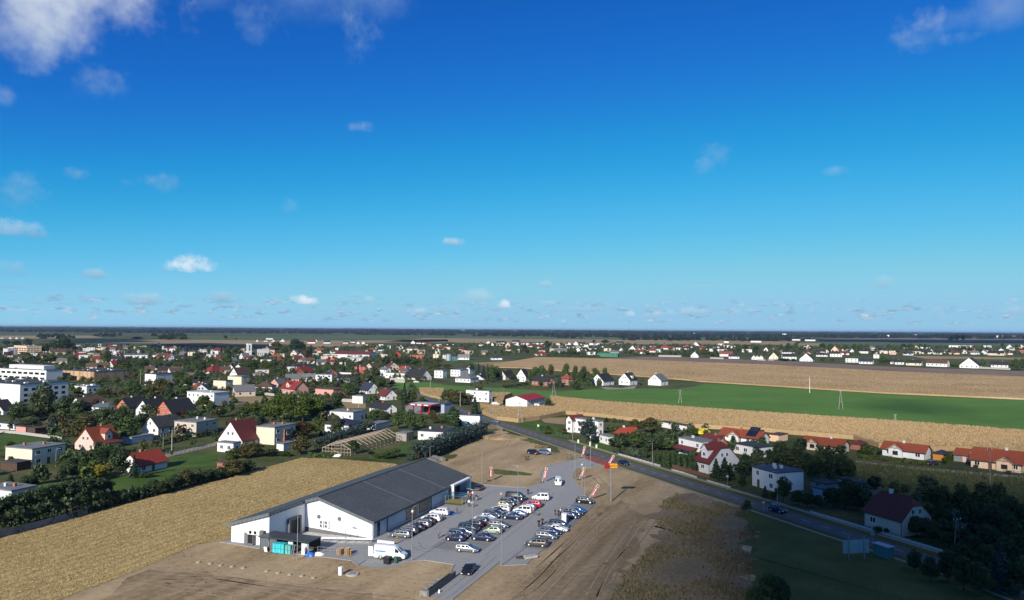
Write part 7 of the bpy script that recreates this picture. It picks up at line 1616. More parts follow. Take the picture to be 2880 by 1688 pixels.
TL = '''A 420 975 612 270 willow;A 190 1010 800 250 dark;A 330 960 850 170 green;A 640 975 742 250 dark;A 760 990 790 180 green;A 110 680 560 230 green;A 820 1215 918 380 autumn;A 1020 1080 862 260 green;A 1190 1150 850 240 dark;A 1250 1195 958 300 green;A 1390 1075 915 190 dark;A 520 1085 935 190 spruce;A 300 1090 965 230 dark;A 600 1080 1000 120 dbush;A 1600 770 570 280 autumn;A 1500 770 640 170 autumn;A 1310 770 590 210 green;A 1410 790 680 160 dark;A 1660 800 650 160 dark;A 770 750 655 110 bright;A 1000 760 690 130 bright;A 1178 650 582 85 con;A 2000 870 742 200 bright;A 2075 905 800 130 bright;A 1825 775 640 160 green;A 1880 800 700 100 willow
A 1010 1450 1255 320 dark;A 1170 1455 1235 260 dark;A 840 1425 1280 200 dbush;A 640 1400 1290 160 dark;A 690 1460 1340 140 dbush;A 100 1445 1340 120 dark;A 1860 660 540 220 green;A 1760 640 500 190 green;A 1960 660 500 190 dark;A 1560 490 400 120 green;A 1640 480 405 130 green;A 1720 455 350 55 con;A 1820 460 370 110 dark;A 1420 500 390 130 dark;A 1920 520 420 110 bright;A 1990 510 400 100 dark;A 2080 430 380 130 green;A 1930 410 320 100 green;A 2240 460 260 100 green;A 2330 360 260 110 green;A 1060 400 295 110 autumn;A 1040 440 330 90 bright;A 500 430 350 210 bright;A 300 430 350 190 green;A 30 440 350 120 dark;A 100 460 400 160 dark;A 700 430 350 130 green;A 620 310 170 210 dark;A 520 310 200 140 green;A 700 300 220 120 dark;A 440 330 230 130 green;A 270 270 180 110 dark;A 160 260 200 110 dark;A 60 250 200 100 dark;A 820 470 390 130 dark;A 1340 520 470 130 green;A 1230 490 420 170 bright;A 2440 480 390 160 green;A 1480 880 840 100 dbush;A 860 920 830 100 dark
B -60 830 500 210 dark;B 20 808 470 240 dark;B 110 786 440 210 dark;B 200 765 425 270 dark;B 290 740 395 240 dark;B 380 720 375 240 dark;B 470 698 350 210 dark;B 560 674 335 210 dark;B 650 652 315 210 dark;B 730 630 300 210 dark;B 810 608 290 240 dark;B 890 580 283 270 dark;B 960 555 285 240 dark;B 1020 535 310 210 dark;B 150 640 450 240 dark;B 330 600 400 240 dark;B 520 560 350 240 dark;B 700 530 310 240 dark;B 860 500 285 240 dark;B -20 700 480 240 dark;B 1120 540 430 150 dark;B 1200 525 440 150 dark;B 1260 510 400 150 dark;B 1560 455 330 150 dark;B 1660 430 290 150 dark;B 1850 370 230 150 dark;B 1990 335 215 150 dark;B 2100 312 220 150 dark;B 2330 258 130 150 dark;B 2400 240 110 150 dark;B 940 282 158 235 ybush;B 1285 492 355 90 con;B 1345 480 368 85 con;B 1400 470 372 75 con;B 1480 460 302 190 dark;B 1600 430 290 160 green;B 1700 408 250 160 dark;B 1790 385 205 220 autumn;B 1935 340 185 90 con;B 2040 318 208 190 dark;B 2150 296 225 150 dark;B 2260 270 110 250 autumn;B 2230 170 55 130 bright;B 430 350 190 130 dark;B 330 355 200 120 con;B 600 330 165 130 dark;B 700 300 155 140 dark;B 780 280 150 110 dark;B 100 380 240 140 con;B 270 370 250 120 dbush;B 1170 280 20 200 dark;B 1300 290 60 120 con;B 1420 290 225 140 dbush
C 370 1345 1215 380 autumn;C 200 1360 1260 200 green;C 150 1380 1320 110 bright;C 560 1345 1270 200 dark;C 700 1340 1290 170 green;C 850 1330 1140 260 autumn;C 870 1170 1000 290 brown;C 760 1190 1060 150 autumn;C 1210 1115 930 150 willow;C 1060 1045 960 130 bbush;C 1060 1140 1085 70 con;C 470 1010 930 150 spruce;C 640 990 740 290 bright;C 760 1000 725 300 bright;C 880 1005 750 260 bright;C 560 990 790 200 bright;C 1000 990 760 240 bright;C 400 950 830 200 bright;C 300 950 850 160 green;C 1200 930 730 190 dark;C 1130 960 790 170 dark;C 1100 980 830 150 con;C 60 960 860 160 dark;C 1580 1000 880 170 green;C 1690 1010 900 140 dark;C 1820 1075 900 170 green;C 1930 1090 880 180 green;C 2050 1090 930 160 green;C 2160 1020 890 130 autumn;C 2280 1030 920 160 green;C 2360 1080 900 120 thuja;C 2250 900 850 110 dbush
C 1880 830 610 90 con;C 1960 820 680 120 green;C 1850 820 690 120 green;C 2050 830 750 100 green;C 2330 830 680 160 autumn;C 2280 820 700 110 dark;C 2450 830 700 150 autumn;C 1420 690 440 100 con;C 1570 670 450 170 willow;C 1640 700 560 150 dark;C 1330 740 620 170 green;C 1400 720 650 120 green;C 1240 660 550 90 spruce;C 1280 520 380 70 con;C 380 520 390 150 green;C 510 500 390 130 bright;C 600 510 390 130 green;C 680 530 400 120 willow;C 620 320 210 150 autumn;C 700 330 260 110 green;C 800 320 185 170 dark;C 870 320 210 110 dark;C 940 400 260 100 brown;C 780 600 470 120 dark;C 1050 550 470 150 green;C 1150 560 470 160 dark;C 960 590 520 170 green;C 1120 650 600 160 green;C 1030 640 600 130 green;C 1700 450 360 130 dark;C 1800 460 370 130 dark;C 1900 440 370 130 dark;C 1980 450 380 120 green;C 2200 480 420 110 green;C 2300 480 430 110 autumn;C 1760 650 590 90 dark
C 1380 1320 1180 150 dark;C 1700 1370 1290 160 green;C 1800 1350 1260 150 green;C 1600 1360 1310 100 bbush;C 1540 1320 1290 80 dbush
F 90 840 690 200 autumn;F 200 830 720 150 autumn;F 265 930 750 110 con;F 50 930 850 110 dark;F 30 1060 920 100 thuja;F 130 1110 1040 80 bush;F 120 1050 980 70 con;F 430 600 440 80 poplar;F 390 600 425 60 con;F 480 590 450 80 poplar;F 300 520 415 60 con;F 350 540 440 60 con;F 230 520 430 90 dark;F 640 610 530 100 dark;F 860 600 460 130 green;F 920 600 445 120 green;F 820 610 500 80 poplar;F 1010 570 435 90 autumn;F 1100 660 540 90 spruce;F 1160 600 425 110 green;F 1250 620 450 90 dark;F 1330 650 450 120 dark;F 1290 650 520 110 green;F 1380 650 500 90 green;F 1450 600 470 90 green;F 1545 600 465 60 poplar;F 1490 660 575 60 poplar;F 1260 690 600 110 dark;F 700 580 470 60 poplar;F 990 880 775 100 dark;F 910 650 600 60 dbush;F 310 690 635 90 obush
F 950 1090 1035 130 bush;F 1000 1120 1070 120 bbush;F 920 1090 1045 80 bush;F 1120 1130 1060 110 obush;F 1630 1110 1030 120 bush;F 1560 1005 955 60 con;F 1510 1005 955 60 bush;F 1640 1010 960 50 bush;F 1690 1010 970 30 con;F 1720 1010 965 30 con;F 1840 1080 975 150 autumn;F 1990 1120 960 220 autumn;F 1700 1260 1110 200 dark;F 1850 1270 1090 220 green;F 1960 1290 1110 220 dark;F 2060 1290 1120 200 dark;F 1620 1250 1160 130 dark;F 2150 1290 1160 160 green;F 2240 1200 1130 110 green;F 2400 1150 1060 180 green;F 2210 1140 1070 70 spruce;F 2330 1160 1090 110 green
F 1810 1350 1240 95 pbush;F 1870 1355 1260 85 pbush;G 30 700 570 90 dbush;G 185 740 660 60 thuja;G 250 770 650 60 thuja;G 290 790 640 55 thuja;G 345 790 665 55 thuja;G 405 810 670 55 thuja;G 465 825 655 50 thuja;G 525 840 645 55 thuja;G 570 850 730 50 thuja;G 970 560 460 120 spruce;G 1170 560 500 60 dbush;G 790 900 690 170 con;G 880 930 680 200 con;G 940 920 740 140 con;G 1090 900 640 130 dark;G 1200 880 620 120 birch;G 1430 800 540 190 dark;G 1530 800 575 170 birch;G 1630 790 545 190 dark;G 1730 820 640 160 dark;G 1350 830 600 130 dark;G 1490 1150 880 190 dark;G 1300 1110 980 100 con;G 1380 1120 1040 80 dbush;G 1110 1255 1125 130 dark;G 1940 780 600 150 dark;G 2060 740 650 130 dark;G 2130 800 650 150 dark;G 1860 830 640 140 birch;G 1640 1190 1030 170 dark;G 1740 1210 1060 180 dark;G 1860 1220 1080 170 dark;G 2000 1200 1000 200 dark;G 2130 1230 980 220 dark;G 1060 1000 880 110 dark;G 1960 1110 1000 100 dbush
H 60 480 320 140 dark;H 150 490 290 140 dark;H 250 500 310 170 dark;H 330 500 330 100 dark;H 470 290 205 110 bbush;H 430 300 250 90 thuja;H 300 700 480 210 dark;H 200 720 560 180 dark;H 390 740 620 150 dark;H 870 960 790 190 dark;H 940 960 800 150 dark;H 960 720 455 190 birch;H 1080 800 540 220 dark;H 1230 800 520 220 dark;H 1400 800 510 260 dark;H 1540 830 510 220 dark;H 1320 920 640 240 dark;H 1480 960 680 250 dark;H 1650 900 620 220 dark;H 1620 1010 740 250 dark;H 1740 950 680 200 dark;H 1100 900 720 180 dark;H 1000 1010 870 180 dark;H 1130 1050 920 200 dark;H 1560 1400 1000 330 spruce;H 1330 1130 940 230 dark;H 1450 1060 860 240 dark;H 1700 1150 930 240 dark;H 850 1250 1060 150 dark;H 1120 1330 1060 180 dark;H 980 1330 1120 190 dark;H 1250 1400 1110 260 dark;H 1390 1450 1170 240 dark;H 1700 1440 1170 280 dark;H 1600 1250 960 260 dark;H 1420 1270 1020 240 dark;H 1240 1230 1010 200 dark;H 540 930 865 80 dbush;H 615 930 895 40 dbush;H 1350 400 365 40 bush;H 1750 420 370 60 thuja;H 1610 450 410 50 pbush;H 555 290 245 50 con
I 1720 1260 940 330 green;I 1560 1290 1080 240 green;I 1830 1300 1010 200 dark
m2 1920 105 22 110 green;m2 2125 112 72 60 green;m2 820 118 30 330 dark;m2 1080 118 40 240 green;m2 660 112 20 230 dark;m2 180 105 50 260 dark;m5 700 370 195 190 dark;m5 1830 260 175 190 dark;m5 1610 250 180 100 green;m5 1020 480 395 110 green;m5 1220 500 370 170 green;m5 1110 500 380 130 green;m5 820 470 400 110 dark;m5 900 490 430 110 green;m5 420 470 300 100 green;m5 1430 490 400 100 green;m5 1680 430 350 100 brown;m5 2330 470 370 130 green;m5 2240 460 400 80 dark;m5 1310 495 440 80 green;m5 240 400 270 150 brown;m5 60 460 300 160 green;m5 300 460 370 110 brown
m6 1260 520 350 170 green;m6 1420 530 420 150 green;m6 1530 530 430 110 dark;m6 880 500 430 160 green;m6 950 510 450 110 bright;m6 700 490 420 110 dark;m6 1930 420 260 160 green;m6 2080 400 270 150 dark;m6 2240 420 250 180 green;m6 2330 420 260 120 green;m6 600 480 400 110 green;m6 380 480 430 100 dark;m6 160 480 430 160 dark;m7 30 390 265 90 dark;m7 220 400 285 110 green;m7 400 400 240 150 dark;m7 560 410 220 100 poplar;m7 1080 380 245 170 green;m7 1230 380 255 150 green;m7 1360 400 260 130 green;m7 1540 400 265 120 green;m7 1700 380 250 130 green;m7 1820 380 250 130 green;m7 1950 390 255 120 green;m7 660 390 310 80 dark;m7 2260 660 500 200 green;m7 2370 665 510 150 green;m7 1080 600 510 110 obush;m7 1260 600 520 90 obush;m7 330 600 540 240 dbush;m7 500 600 550 110 dbush;m7 2380 380 260 120 green
m8 1720 730 545 110 green;m8 1130 710 640 150 bbush;m8 1220 710 650 110 bush;m8 2360 780 550 200 green;m8 2490 780 540 200 green;m8 2260 760 590 120 green;m8 280 350 250 150 green;m8 150 360 255 140 dark;m8 480 350 260 120 green;m8 580 360 260 110 green;m8 1330 420 300 130 brown;m8 1650 460 370 140 dark;m8 1450 420 330 120 brown;m8 2100 340 250 80 dark;m8 1700 340 270 60 con;m8 1790 390 270 60 con;m8 2370 340 265 70 dark;m8 820 360 300 110 dark;m8 1090 205 95 110 dark;m8 1200 205 85 120 dark;m8 1320 205 80 110 dark;m8 1000 380 320 80 green'''
for tok in TL.replace('\n',';').split(';'):
    z,x,y,yt,w,k = tok.split(); T(z,float(x),float(y),float(yt),float(w),k)
# ---- hedges: long leafy masses
def hedge(pts,w,h,kind,label,dens=16,size=.22,taper=.0):
    rg = np.random.default_rng(len(COL.objects)); Cs,Ns = [],[]
    for a,b in zip(pts,pts[1:]):
        L = (b - a).length; n = int(L * (w + 2 * h) * dens); t = rg.uniform(0,1,n); ang = rg.uniform(-1.75,1.75,n); d = (b - a).normalized(); nx = Vector((-d.y,d.x,0))
        lumpy = 1 + .16 * np.sin(t * L * 1.3 + 1) + .10 * np.sin(t * L * 3.1)
        rr = rg.uniform(.72,1.06,n); px_ = np.sin(ang) * w / 2 * rr * lumpy; pz = np.maximum(.1,np.where(np.abs(ang) < 1.2,h * (.78 + .22 * np.cos(ang)) * lumpy * rr,rg.uniform(0,.85,n) * h))
        Cs.append(np.stack([a.x + d.x * t * L + nx.x * px_,a.y + d.y * t * L + nx.y * px_,pz],1)); Ns.append(np.stack([nx.x * np.sin(ang),nx.y * np.sin(ang),np.cos(ang)],1))
    V,F_ = leaf_quads(np.concatenate(Cs),np.concatenate(Ns),size,rg,.7)
    o = empty('hedge',(pts[0].x,pts[0].y,0)); tag(o,label,'hedge'); V[:,0] -= pts[0].x; V[:,1] -= pts[0].y
    link('foliage',np_mesh('foliage',V,F_,FOL[kind]),o); mb = MB()
    for a,b in zip(pts,pts[1:]):
        for k in range(max(2,int((b - a).length / 2.5))): p = a.lerp(b,(k + .5) / max(2,int((b - a).length / 2.5))) - pts[0]; mb.tube([(p.x,p.y,0),(p.x,p.y,h * .6)],[.06,.03],5)
    part('stems',mb,M_TRUNK,o); return o
hedge(gp(('C',2000,1395),('C',2160,1330),('C',2330,1255),('C',2520,1190),('F',330,1130)),5.5,4.6,'blue','long blue-green spruce hedge along the bare lot',10,.30)
hedge(gp(('C',1050,1290),('C',1200,1220),('C',1400,1150),('C',1550,1095)),4.0,3.6,'blue','blue spruce hedge behind the timber frame building',10,.28)
T('F',1380,1212,972,250,'rspruce','big round blue spruce in front of the white flat-roofed house by the road')
hedge(gp(('A',1500,1255),('A',1800,1185),('A',2120,1130)),1.6,1.9,'dark','dark clipped hedge along the concrete lane below the beige house')
hedge(gp(('H',380,318),('H',640,345),('H',780,360)),1.3,1.5,'bright','bright green hedge left of the gate of the white orange-roofed house'); hedge(gp(('H',810,362),('H',950,380)),1.3,1.4,'bright','bright green hedge right of the gate of the white orange-roofed house'); hedge(gp(('H',1085,372),('H',1160,320)),1.2,1.7,'bright','bright hedge running back beside the orange garden shed')
hedge(gp(('C',930,1360),('C',1180,1350)),1.8,1.6,'green','low green hedge in front of the timber frame building'); hedge(gp(('C',270,700),('C',630,720)),2.0,2.4,'thuja','dark thuja hedge left of the pink house with front gable'); hedge(gp(('F',980,668),('F',1150,655)),2.0,2.6,'dark','dark hedge beside the black half-hipped brick house'); hedge(gp(('F',545,672),('F',790,640)),2.0,1.8,'dark','low dark hedge left of the black half-hipped brick house'); hedge(gp(('F',1190,650),('F',1420,655)),2.0,3.0,'green','green hedge left of the white twin house')
hedge(gp(('m5',600,500),('m5',1300,520),('m5',1720,530)),3.0,3.0,'dark','dark far hedge along the edge of the grain field',5,.5); hedge(gp(('C',830,765),('C',1300,780)),2.5,2.2,'green','green hedge below the low pink block'); hedge(gp(('A',2240,695),('C',150,680)),2.4,1.8,'dark','dark hedge in front of the cream block'); hedge(gp(('F',1010,875),('F',1060,860)),2,2,'dark','short dark hedge right of the red-roofed hall')
hedge(gp(('B',-150,880),('B',100,815),('B',400,735),('B',700,655),('B',1000,572)),4.5,4.2,'dark','dense dark undergrowth behind the grey concrete fence of the stubble field',8,.34)
hedge(gp(('B',1000,580),('B',1300,505),('B',1650,415),('B',2000,325),('B',2450,212)),3.0,2.6,'dark','dark hedge along the far edge of the stubble field',9,.28)
# far back road trees on the right: row of fruit trees along the right road side in shade
# ------------------------------------------------------------------ walls and fences
def panel_fence(pts,h,step,label,m=M_CONCP,name='panel_fence',cat='fence',thick=.08,posts=True,rails=None):
    o = empty(name,(pts[0].x,pts[0].y,0)); tag(o,label,cat)
    for a,b in zip(pts,pts[1:]):
        n = max(1,int((b - a).length / step)); d = (b - a) / n; rz = math.atan2(d.y,d.x); l = d.length
        mb = MB()
        if rails:
            for z in rails: mb.box(.05,l - .05,-.02,.02,z - .03,z + .03)
            for k in range(max(2,int(l / .35))): x = .1 + (l - .2) * k / max(1,int(l / .35) - 1); mb.box(x - .012,x + .012,-.015,.015,.1,h - .05)
        else: mb.box(.06,l - .06,-thick / 2,thick / 2,0,h)
        pm_ = mb.mesh('panel',m); mp = MB(); mp.box(-.06,.06,-.07,.07,0,h + .08); pp_ = mp.mesh('post',m)
        for i in range(n):
            c = a + d * i - pts[0]; link('panel',pm_,o,c,rz)
            if posts: link('post',pp_,o,c,rz)
    return o
panel_fence(gp(('B',-300,960),('B',0,872),('B',400,770),('B',850,640)),1.5,2.1,'shade-darkened concrete fence between the stubble field and the dark trees',mat('shaded_concrete',(.16,.16,.16),rough=.9,var=.2))  # shade of the trees put into the concrete's grey
panel_fence(gp(('A',-60,1105),('A',150,1120),('A',420,1155),('A',610,1178)),1.1,2.0,'white ornamental concrete fence across the lawn at the left',M_CONCP)
panel_fence(gp(('A',1640,1342),('A',1900,1285),('A',2110,1240)),1.1,2.0,'grey mesh fence along the concrete lane',M_STEEL,rails=(.15,1.0)); panel_fence(gp(('C',480,735),('C',600,750)),1.6,2.2,'pale wall left of the bright shrubs'); panel_fence(gp(('C',830,765),('C',950,768)),1.7,2.2,'short pale wall behind the bright shrubs'); panel_fence(gp(('C',1265,805),('C',1370,810)),1.8,2.2,'pale wall left of the blank cream wall'); panel_fence(gp(('m4',120,940),('m4',410,960)),3.2,3.0,'pale grey wall at the left end of the green strip')
panel_fence(gp(('m6',365,512),('m6',810,520)),2.4,4.0,'long cream wall at the far field edge'); panel_fence(gp(('m6',1380,552),('m6',1645,562)),2.2,4.0,'cream wall right of the tree group at the far field edge'); panel_fence(gp(('m8',1640,748),('m8',2255,775)),2.2,4.0,'long pale wall at the right end of the far field'); panel_fence(gp(('m7',0,590),('m7',115,600)),2.0,4.0,'short pale wall below the cream gable at the field'); panel_fence(gp(('m6',2310,585),('m6',2470,592)),1.8,4.0,'pale wall below the three narrow white gables')
panel_fence(gp(('F',1680,1328),('F',1900,1390),('F',2090,1445)),.55,2.0,'low pale wall base along the road by the dark tree row',M_CONCP); panel_fence(gp(('G',330,825),('G',460,860),('G',590,905)),.5,2.0,'low pale wall in front of the maroon half-hipped house',M_CONCP); panel_fence(gp(('G',340,800),('G',720,905)),1.1,2.0,'brown wooden fence behind the low pale wall',mat('brown_fence',(.13,.06,.04),rough=.8)); panel_fence(gp(('G',695,935),('G',810,970),('G',940,1008)),.4,2.0,'low pale kerb wall before the dark conifers',M_CONCP)
panel_fence(gp(('H',0,762),('H',300,850),('H',640,950),('H',1080,1085)),.45,2.2,'low concrete fence base along the shaded road',M_CONC); panel_fence(gp(('H',1150,400),('H',1260,418),('H',1744,455)),1.1,2.2,'grey metal fence in front of the peach house',M_DSTEEL,rails=(.2,1.0)); panel_fence(gp(('F',870,1090),('F',1000,1125),('F',1190,1165)),1.3,2.4,'green mesh fence beside the road before the faded pink roof',mat('green_mesh',(.06,.14,.08),rough=.7),rails=(.15,1.2)); panel_fence(gp(('F',1620,1300),('F',1700,1320),('F',2100,1440)),1.3,2.2,'dark metal fence in front of the thuja row',M_DSTEEL,rails=(.2,1.2))
panel_fence(gp(('F',2045,1180),('F',2220,1205)),1.4,2.0,'wavy pale concrete fence behind the dark tree row',M_CONCP); panel_fence(gp(('F',330,1085),('F',480,1070),('F',540,1095)),1.6,2.0,'dark timber fence by the road bend',M_WOODD)
# ------------------------------------------------------------------ timber frame building
gN = G('C',1350,1338); gL = (G('C',1097,1312) - gN).length; tf = empty('unclad_timber_building',(gN.x,gN.y,0),RAD(70)); tag(tf,'unclad timber frame of a long greenhouse-like building beside the spruce hedge','frame building')
FOOT.append((gN.x + 4,gN.y + 12,14)); LM.append((gN,'the timber frame'))
Lg,he_,rz_ = 34.0,2.1,4.6; Wg = gL
for k in range(13):
    x = Lg * k / 12
    for y in (0,Wg): mb = MB(); mb.bar((x,y,0),(x,y,he_),.15); part('post',mb,M_WOODP,tf)
    for y in (0,Wg): mb = MB(); mb.bar((x,y,he_),(x,Wg / 2,rz_),.14); part('rafter',mb,M_WOODP,tf)
    mb = MB(); mb.bar((x,Wg * .22,he_ + 1.05),(x,Wg * .78,he_ + 1.05),.10); part('collar_beam',mb,M_WOODP,tf)
for y,z in ((0,he_),(Wg,he_),(Wg / 2,rz_),(Wg * .25,(he_ + rz_) / 2),(Wg * .75,(he_ + rz_) / 2),(0,1.0),(Wg,1.0)): mb = MB(); mb.bar((0,y,z + .08),(Lg,y,z + .08),.11); part('purlin',mb,M_WOODP,tf)
for k in range(1,9): y = Wg * k / 9; mb = MB(); mb.bar((0,y,0),(0,y,he_ + (rz_ - he_) * (1 - abs(y - Wg / 2) / (Wg / 2)) - .1),.10); part('stud',mb,M_WOODP,tf)
for z in (1.0,2.1): mb = MB(); mb.bar((-.02,0,z),(-.02,Wg,z),.10); part('gable_rail',mb,M_WOODP,tf)
mb = MB(); mb.bar((-.03,Wg * .3,.1),(-.03,Wg * .7,2.0),.1); part('brace',mb,M_WOODP,tf)
lump('white_sacks',G('C',1210,1345),1.4,.9,.8,M_ACW,'white sacks in front of the timber frame building','sacks',12,rough=.35)
# ------------------------------------------------------------------ poles and pylons
def pole(zm,x,y,yt,label,kind='pole',m=M_WOODD,arms=True):
    c = G(zm,x,y); h = max(3.0,height_at(zm,x,y,yt)); o = empty('utility_pole' if kind != 'A' else 'a_frame_pole',(c.x,c.y,0),RAD(20)); tag(o,label,'pole','utility poles')
    if kind == 'A':
        w = h * .14
        for s in (-1,1): mb = MB(); mb.tube([(s * w,0,0),(s * .08,0,h)],[.11,.07],8); part('leg',mb,m,o)
        mb = MB(); mb.bar((-w * .6,0,h * .4),(w * .6,0,h * .4),.12); part('brace',mb,m,o)
    else: mb = MB(); mb.tube([(0,0,0),(0,0,h)],[.16,.10],8); part('shaft',mb,m,o)
    if arms:
        mb = MB(); mb.bar((-1.0,0,h - .5),(1.0,0,h - .5),.12); part('cross_arm',mb,M_DSTEEL,o)
        for s in (-.9,0,.9): mb = MB(); mb.tube([(s,0,h - .44),(s,0,h - .15)],[.06,.05],6); part('insulator',mb,M_WHITE,o)
    return o
M_POLEC = mat('concrete_pole',(.34,.33,.29),rough=.9,var=.15)
pole('F',1040,765,608,'concrete A-frame pole at the edge of the green field by the brick house','A',M_POLEC); pole('F',2285,820,690,'concrete A-frame pole in the green field below the lone end house','A',M_POLEC); pole('J',1195,645,512,'concrete A-frame pole in the dark patch of the green field','A',M_POLEC); pole('J',1590,757,682,'concrete A-frame pole at the lower edge of the green field','A',M_POLEC); pole('J',970,527,415,'single white pole at the upper edge of the green field','pole',M_WHITE,False); pole('F',705,1015,808,'concrete A-frame pole in front of the red-roofed hall','A',M_POLEC)
for q,l in ((('C',2135,690,595),'slim pole on the left part of the green strip'),(('F',545,770,665),'dark pole left of the red-roofed hall'),(('C',2065,810,740),'slim pole behind the filling station'),(('C',2290,830,755),'pale mast beside the filling station road'),(('C',2430,845,705),'slim pole in front of the olive trees'),(('C',2220,885,745),'tall pale mast at the filling station'),(('F',120,850,700),'slim pole left of the white two-part house'),(('C',1430,865,730),'slim pole by the sandy plot'),(('A',1690,1285,1080),'leaning-looking pole pair left of the concrete lane, paler one'),(('A',1605,1290,1130),'dark wooden pole left of the concrete lane'),(('A',1380,650,490),'pale mast right of the timber-clad hall'),(('H',1468,525,235),'tall pole in front of the peach orange-roofed house'),(('F',1227,1185,990),'pole in front of the big blue spruce'),(('J',830,435,375),'thin pole far up in the straw field, left one'),(('J',1652,450,385),'thin pole far up in the straw field, right one')): pole(*q,l,m=M_POLEC if 'pale' in l or 'slim' in l else M_WOODD)
for q,l in (((1160,1075,830),'left leg'),((1240,1060,795),'right leg')): pass
c = G('C',1078,270); hc = height_at('C',1078,270,205); o = empty('factory_chimney',(c.x,c.y,0)); tag(o,'tall brown brick chimney stack standing in the far fields','chimney'); mb = MB(); mb.tube([(0,0,0),(0,0,hc)],[1.7,1.0],12); part('stack',mb,M_CHIM,o,60); mb = MB(); mb.tube([(0,0,hc),(0,0,hc + .8)],[1.2,1.2],12); part('rim',mb,M_CHIMW,o)
pole('H',1200,1070,800,'wooden A-frame pole in the shade beside the pink house','A',M_WOODD)
def pylon(u,v,vt,label,arms=3):
    c = P(u,v); h = height_at('p',u,v,vt) if True else 30; dist = c.y
    h = min(58,max(h,36)); o = empty('power_pylon',(c.x,c.y,0),RAD(25)); tag(o,label,'pylon','power pylons on the horizon'); mb = MB(); w = h * .11; t = .45
    for sx in (-1,1):
        for sy in (-1,1): mb.bar((sx * w,sy * w,0),(sx * w * .18,sy * w * .18,h),t)
    n = 7
    for k in range(n):
        a,b = k / n,(k + 1) / n; wa,wb_ = w * (1 - .82 * a),w * (1 - .82 * b)
        for s in (-1,1): mb.bar((-wa,s * wa,h * a),(wb_,s * wb_,h * b),t * .6); mb.bar((s * wa,wa,h * a),(s * wb_,-wb_,h * b),t * .6)
    part('lattice',mb,M_DSTEEL,o)
    for k in range(arms): mb = MB(); z = h * (.72 + .12 * k); l = h * (.24 - .04 * k); mb.bar((-l,0,z),(l,0,z),t); mb.bar((-l,0,z),(0,0,z + h * .05),t * .6); mb.bar((l,0,z),(0,0,z + h * .05),t * .6); part('cross_arm',mb,M_DSTEEL,o)
for i,(u,v,vt) in enumerate(((190,944,905),(371.5,942,907),(512,936,906),(637,934,908),(740,934,911),(833,933,911),(905,933,911),(970,933,912),(1055,933,916),(1140,933,917))): pylon(u,v,vt,f'lattice power pylon on the horizon, {words[i]} from the left')
def turbine(u,label):
    c = P(u,929.0); c = c * (9500 / c.y); o = empty('wind_turbine',(c.x,c.y,0),RAD(10)); tag(o,label,'wind turbine','wind turbines on the horizon'); mb = MB(); mb.tube([(0,0,0),(0,0,46)],[1.0,.5],10); part('tower',mb,M_WHITE,o); mb = MB(); mb.box(-1.5,1.5,-3,3,45,47.5); part('nacelle',mb,M_WHITE,o)
    for k in range(3): a = k * 2.094 + .4; mb = MB(); mb.bar((0,-3.2,46.2),(15 * math.sin(a),-3.2,46.2 + 15 * math.cos(a)),.8,.3); part('blade',mb,M_WHITE,o)
for i,u in enumerate((1074,1112,1167,1196,1228)): turbine(u,f'white wind turbine on the horizon, {words[i]} from the left')
# road signs
def road_sign(zm,x,y,yt,label,m=M_STEEL,shape='round'):
    c = G(zm,x,y); h = max(2.2,height_at(zm,x,y,yt)); o = empty('road_sign',(c.x,c.y,0),RAD(-20)); tag(o,label,'sign','road signs'); mb = MB(); mb.tube([(0,0,0),(0,0,h)],[.04,.04],8); part('post',mb,M_STEEL,o); mb = MB()
    if shape == 'round': mb.tube([(0,-.06,h - .35),(0,-.04,h - .35)],[.35,.35],16)
    else: mb.box(-.4,.4,-.07,-.05,h - .9,h)
    part('plate',mb,m,o)
road_sign('G',907,1028,872,'grey sign back on a post by the shaded road'); road_sign('F',420,960,890,'blue road sign by the maize at the road bend',mat('sign_blue',(.05,.12,.5),rough=.5),'sq'); road_sign('G',1283,1258,1140,'thin sign post at the shaded road edge'); road_sign('F',888,1088,1030,'pale yellow sign board by the road',mat('sign_pale',(.55,.56,.40),rough=.6),'sq'); road_sign('H',507,1000,945,'small sign beside the billboard',M_STEEL,'sq')
for i,q in enumerate((('F',1283,1212),('F',1462,1262),('n6',820,100),('F',1400,1242))):
    c = G(*q); o = empty('meter_box',(c.x,c.y,0),RAD(-20)); tag(o,f'pale yellow meter box on the roadside lawn, {words[i]} along the verge','meter box','meter boxes on the roadside lawn'); mb = MB(); mb.box(-.3,.3,-.15,.15,0,1.2); part('body',mb,mat('meter_box',(.58,.60,.42),rough=.6),o); mb = MB(); mb.box(-.34,.34,-.19,.19,1.2,1.27); part('lid',mb,MATS['meter_box'],o)
o = empty('pallet_cage',G('F',992,1298),RAD(20)); tag(o,'white caged water tank beside the cars on the bare lot','tank'); mb = MB(); mb.box(-.5,.5,-.6,.6,.15,1.15); part('tank',mb,M_ACW,o); mb = MB(); mb.box(-.55,.55,-.65,.65,0,.14); part('pallet',mb,M_WOODD,o)
for i,x in enumerate((880,925,970)): pallet_stack(G('F',x,1262),RAD(25 + i * 20),7 - i,f'stack of brown pallets on the bare lot, {words[i]} from the left',mat('old_pallet',(.24,.155,.085),rough=.85,var=.3,scale=2),1.9,1.4,'pallet stacks on the bare lot')
o = empty('steel_frame_rack',G('n6',335,450),RAD(10)); tag(o,'small dark steel frame standing by the junction','rack'); mb = MB(); mb.bar((-.8,0,0),(-.8,0,1.9),.1); mb.bar((.8,0,0),(.8,0,1.9),.1); part('upright',mb,M_DSTEEL,o); mb = MB(); mb.bar((-.8,0,1.85),(.8,0,1.85),.1); mb.bar((-.8,0,.9),(.8,0,.9),.06); part('cross_bar',mb,M_DSTEEL,o)
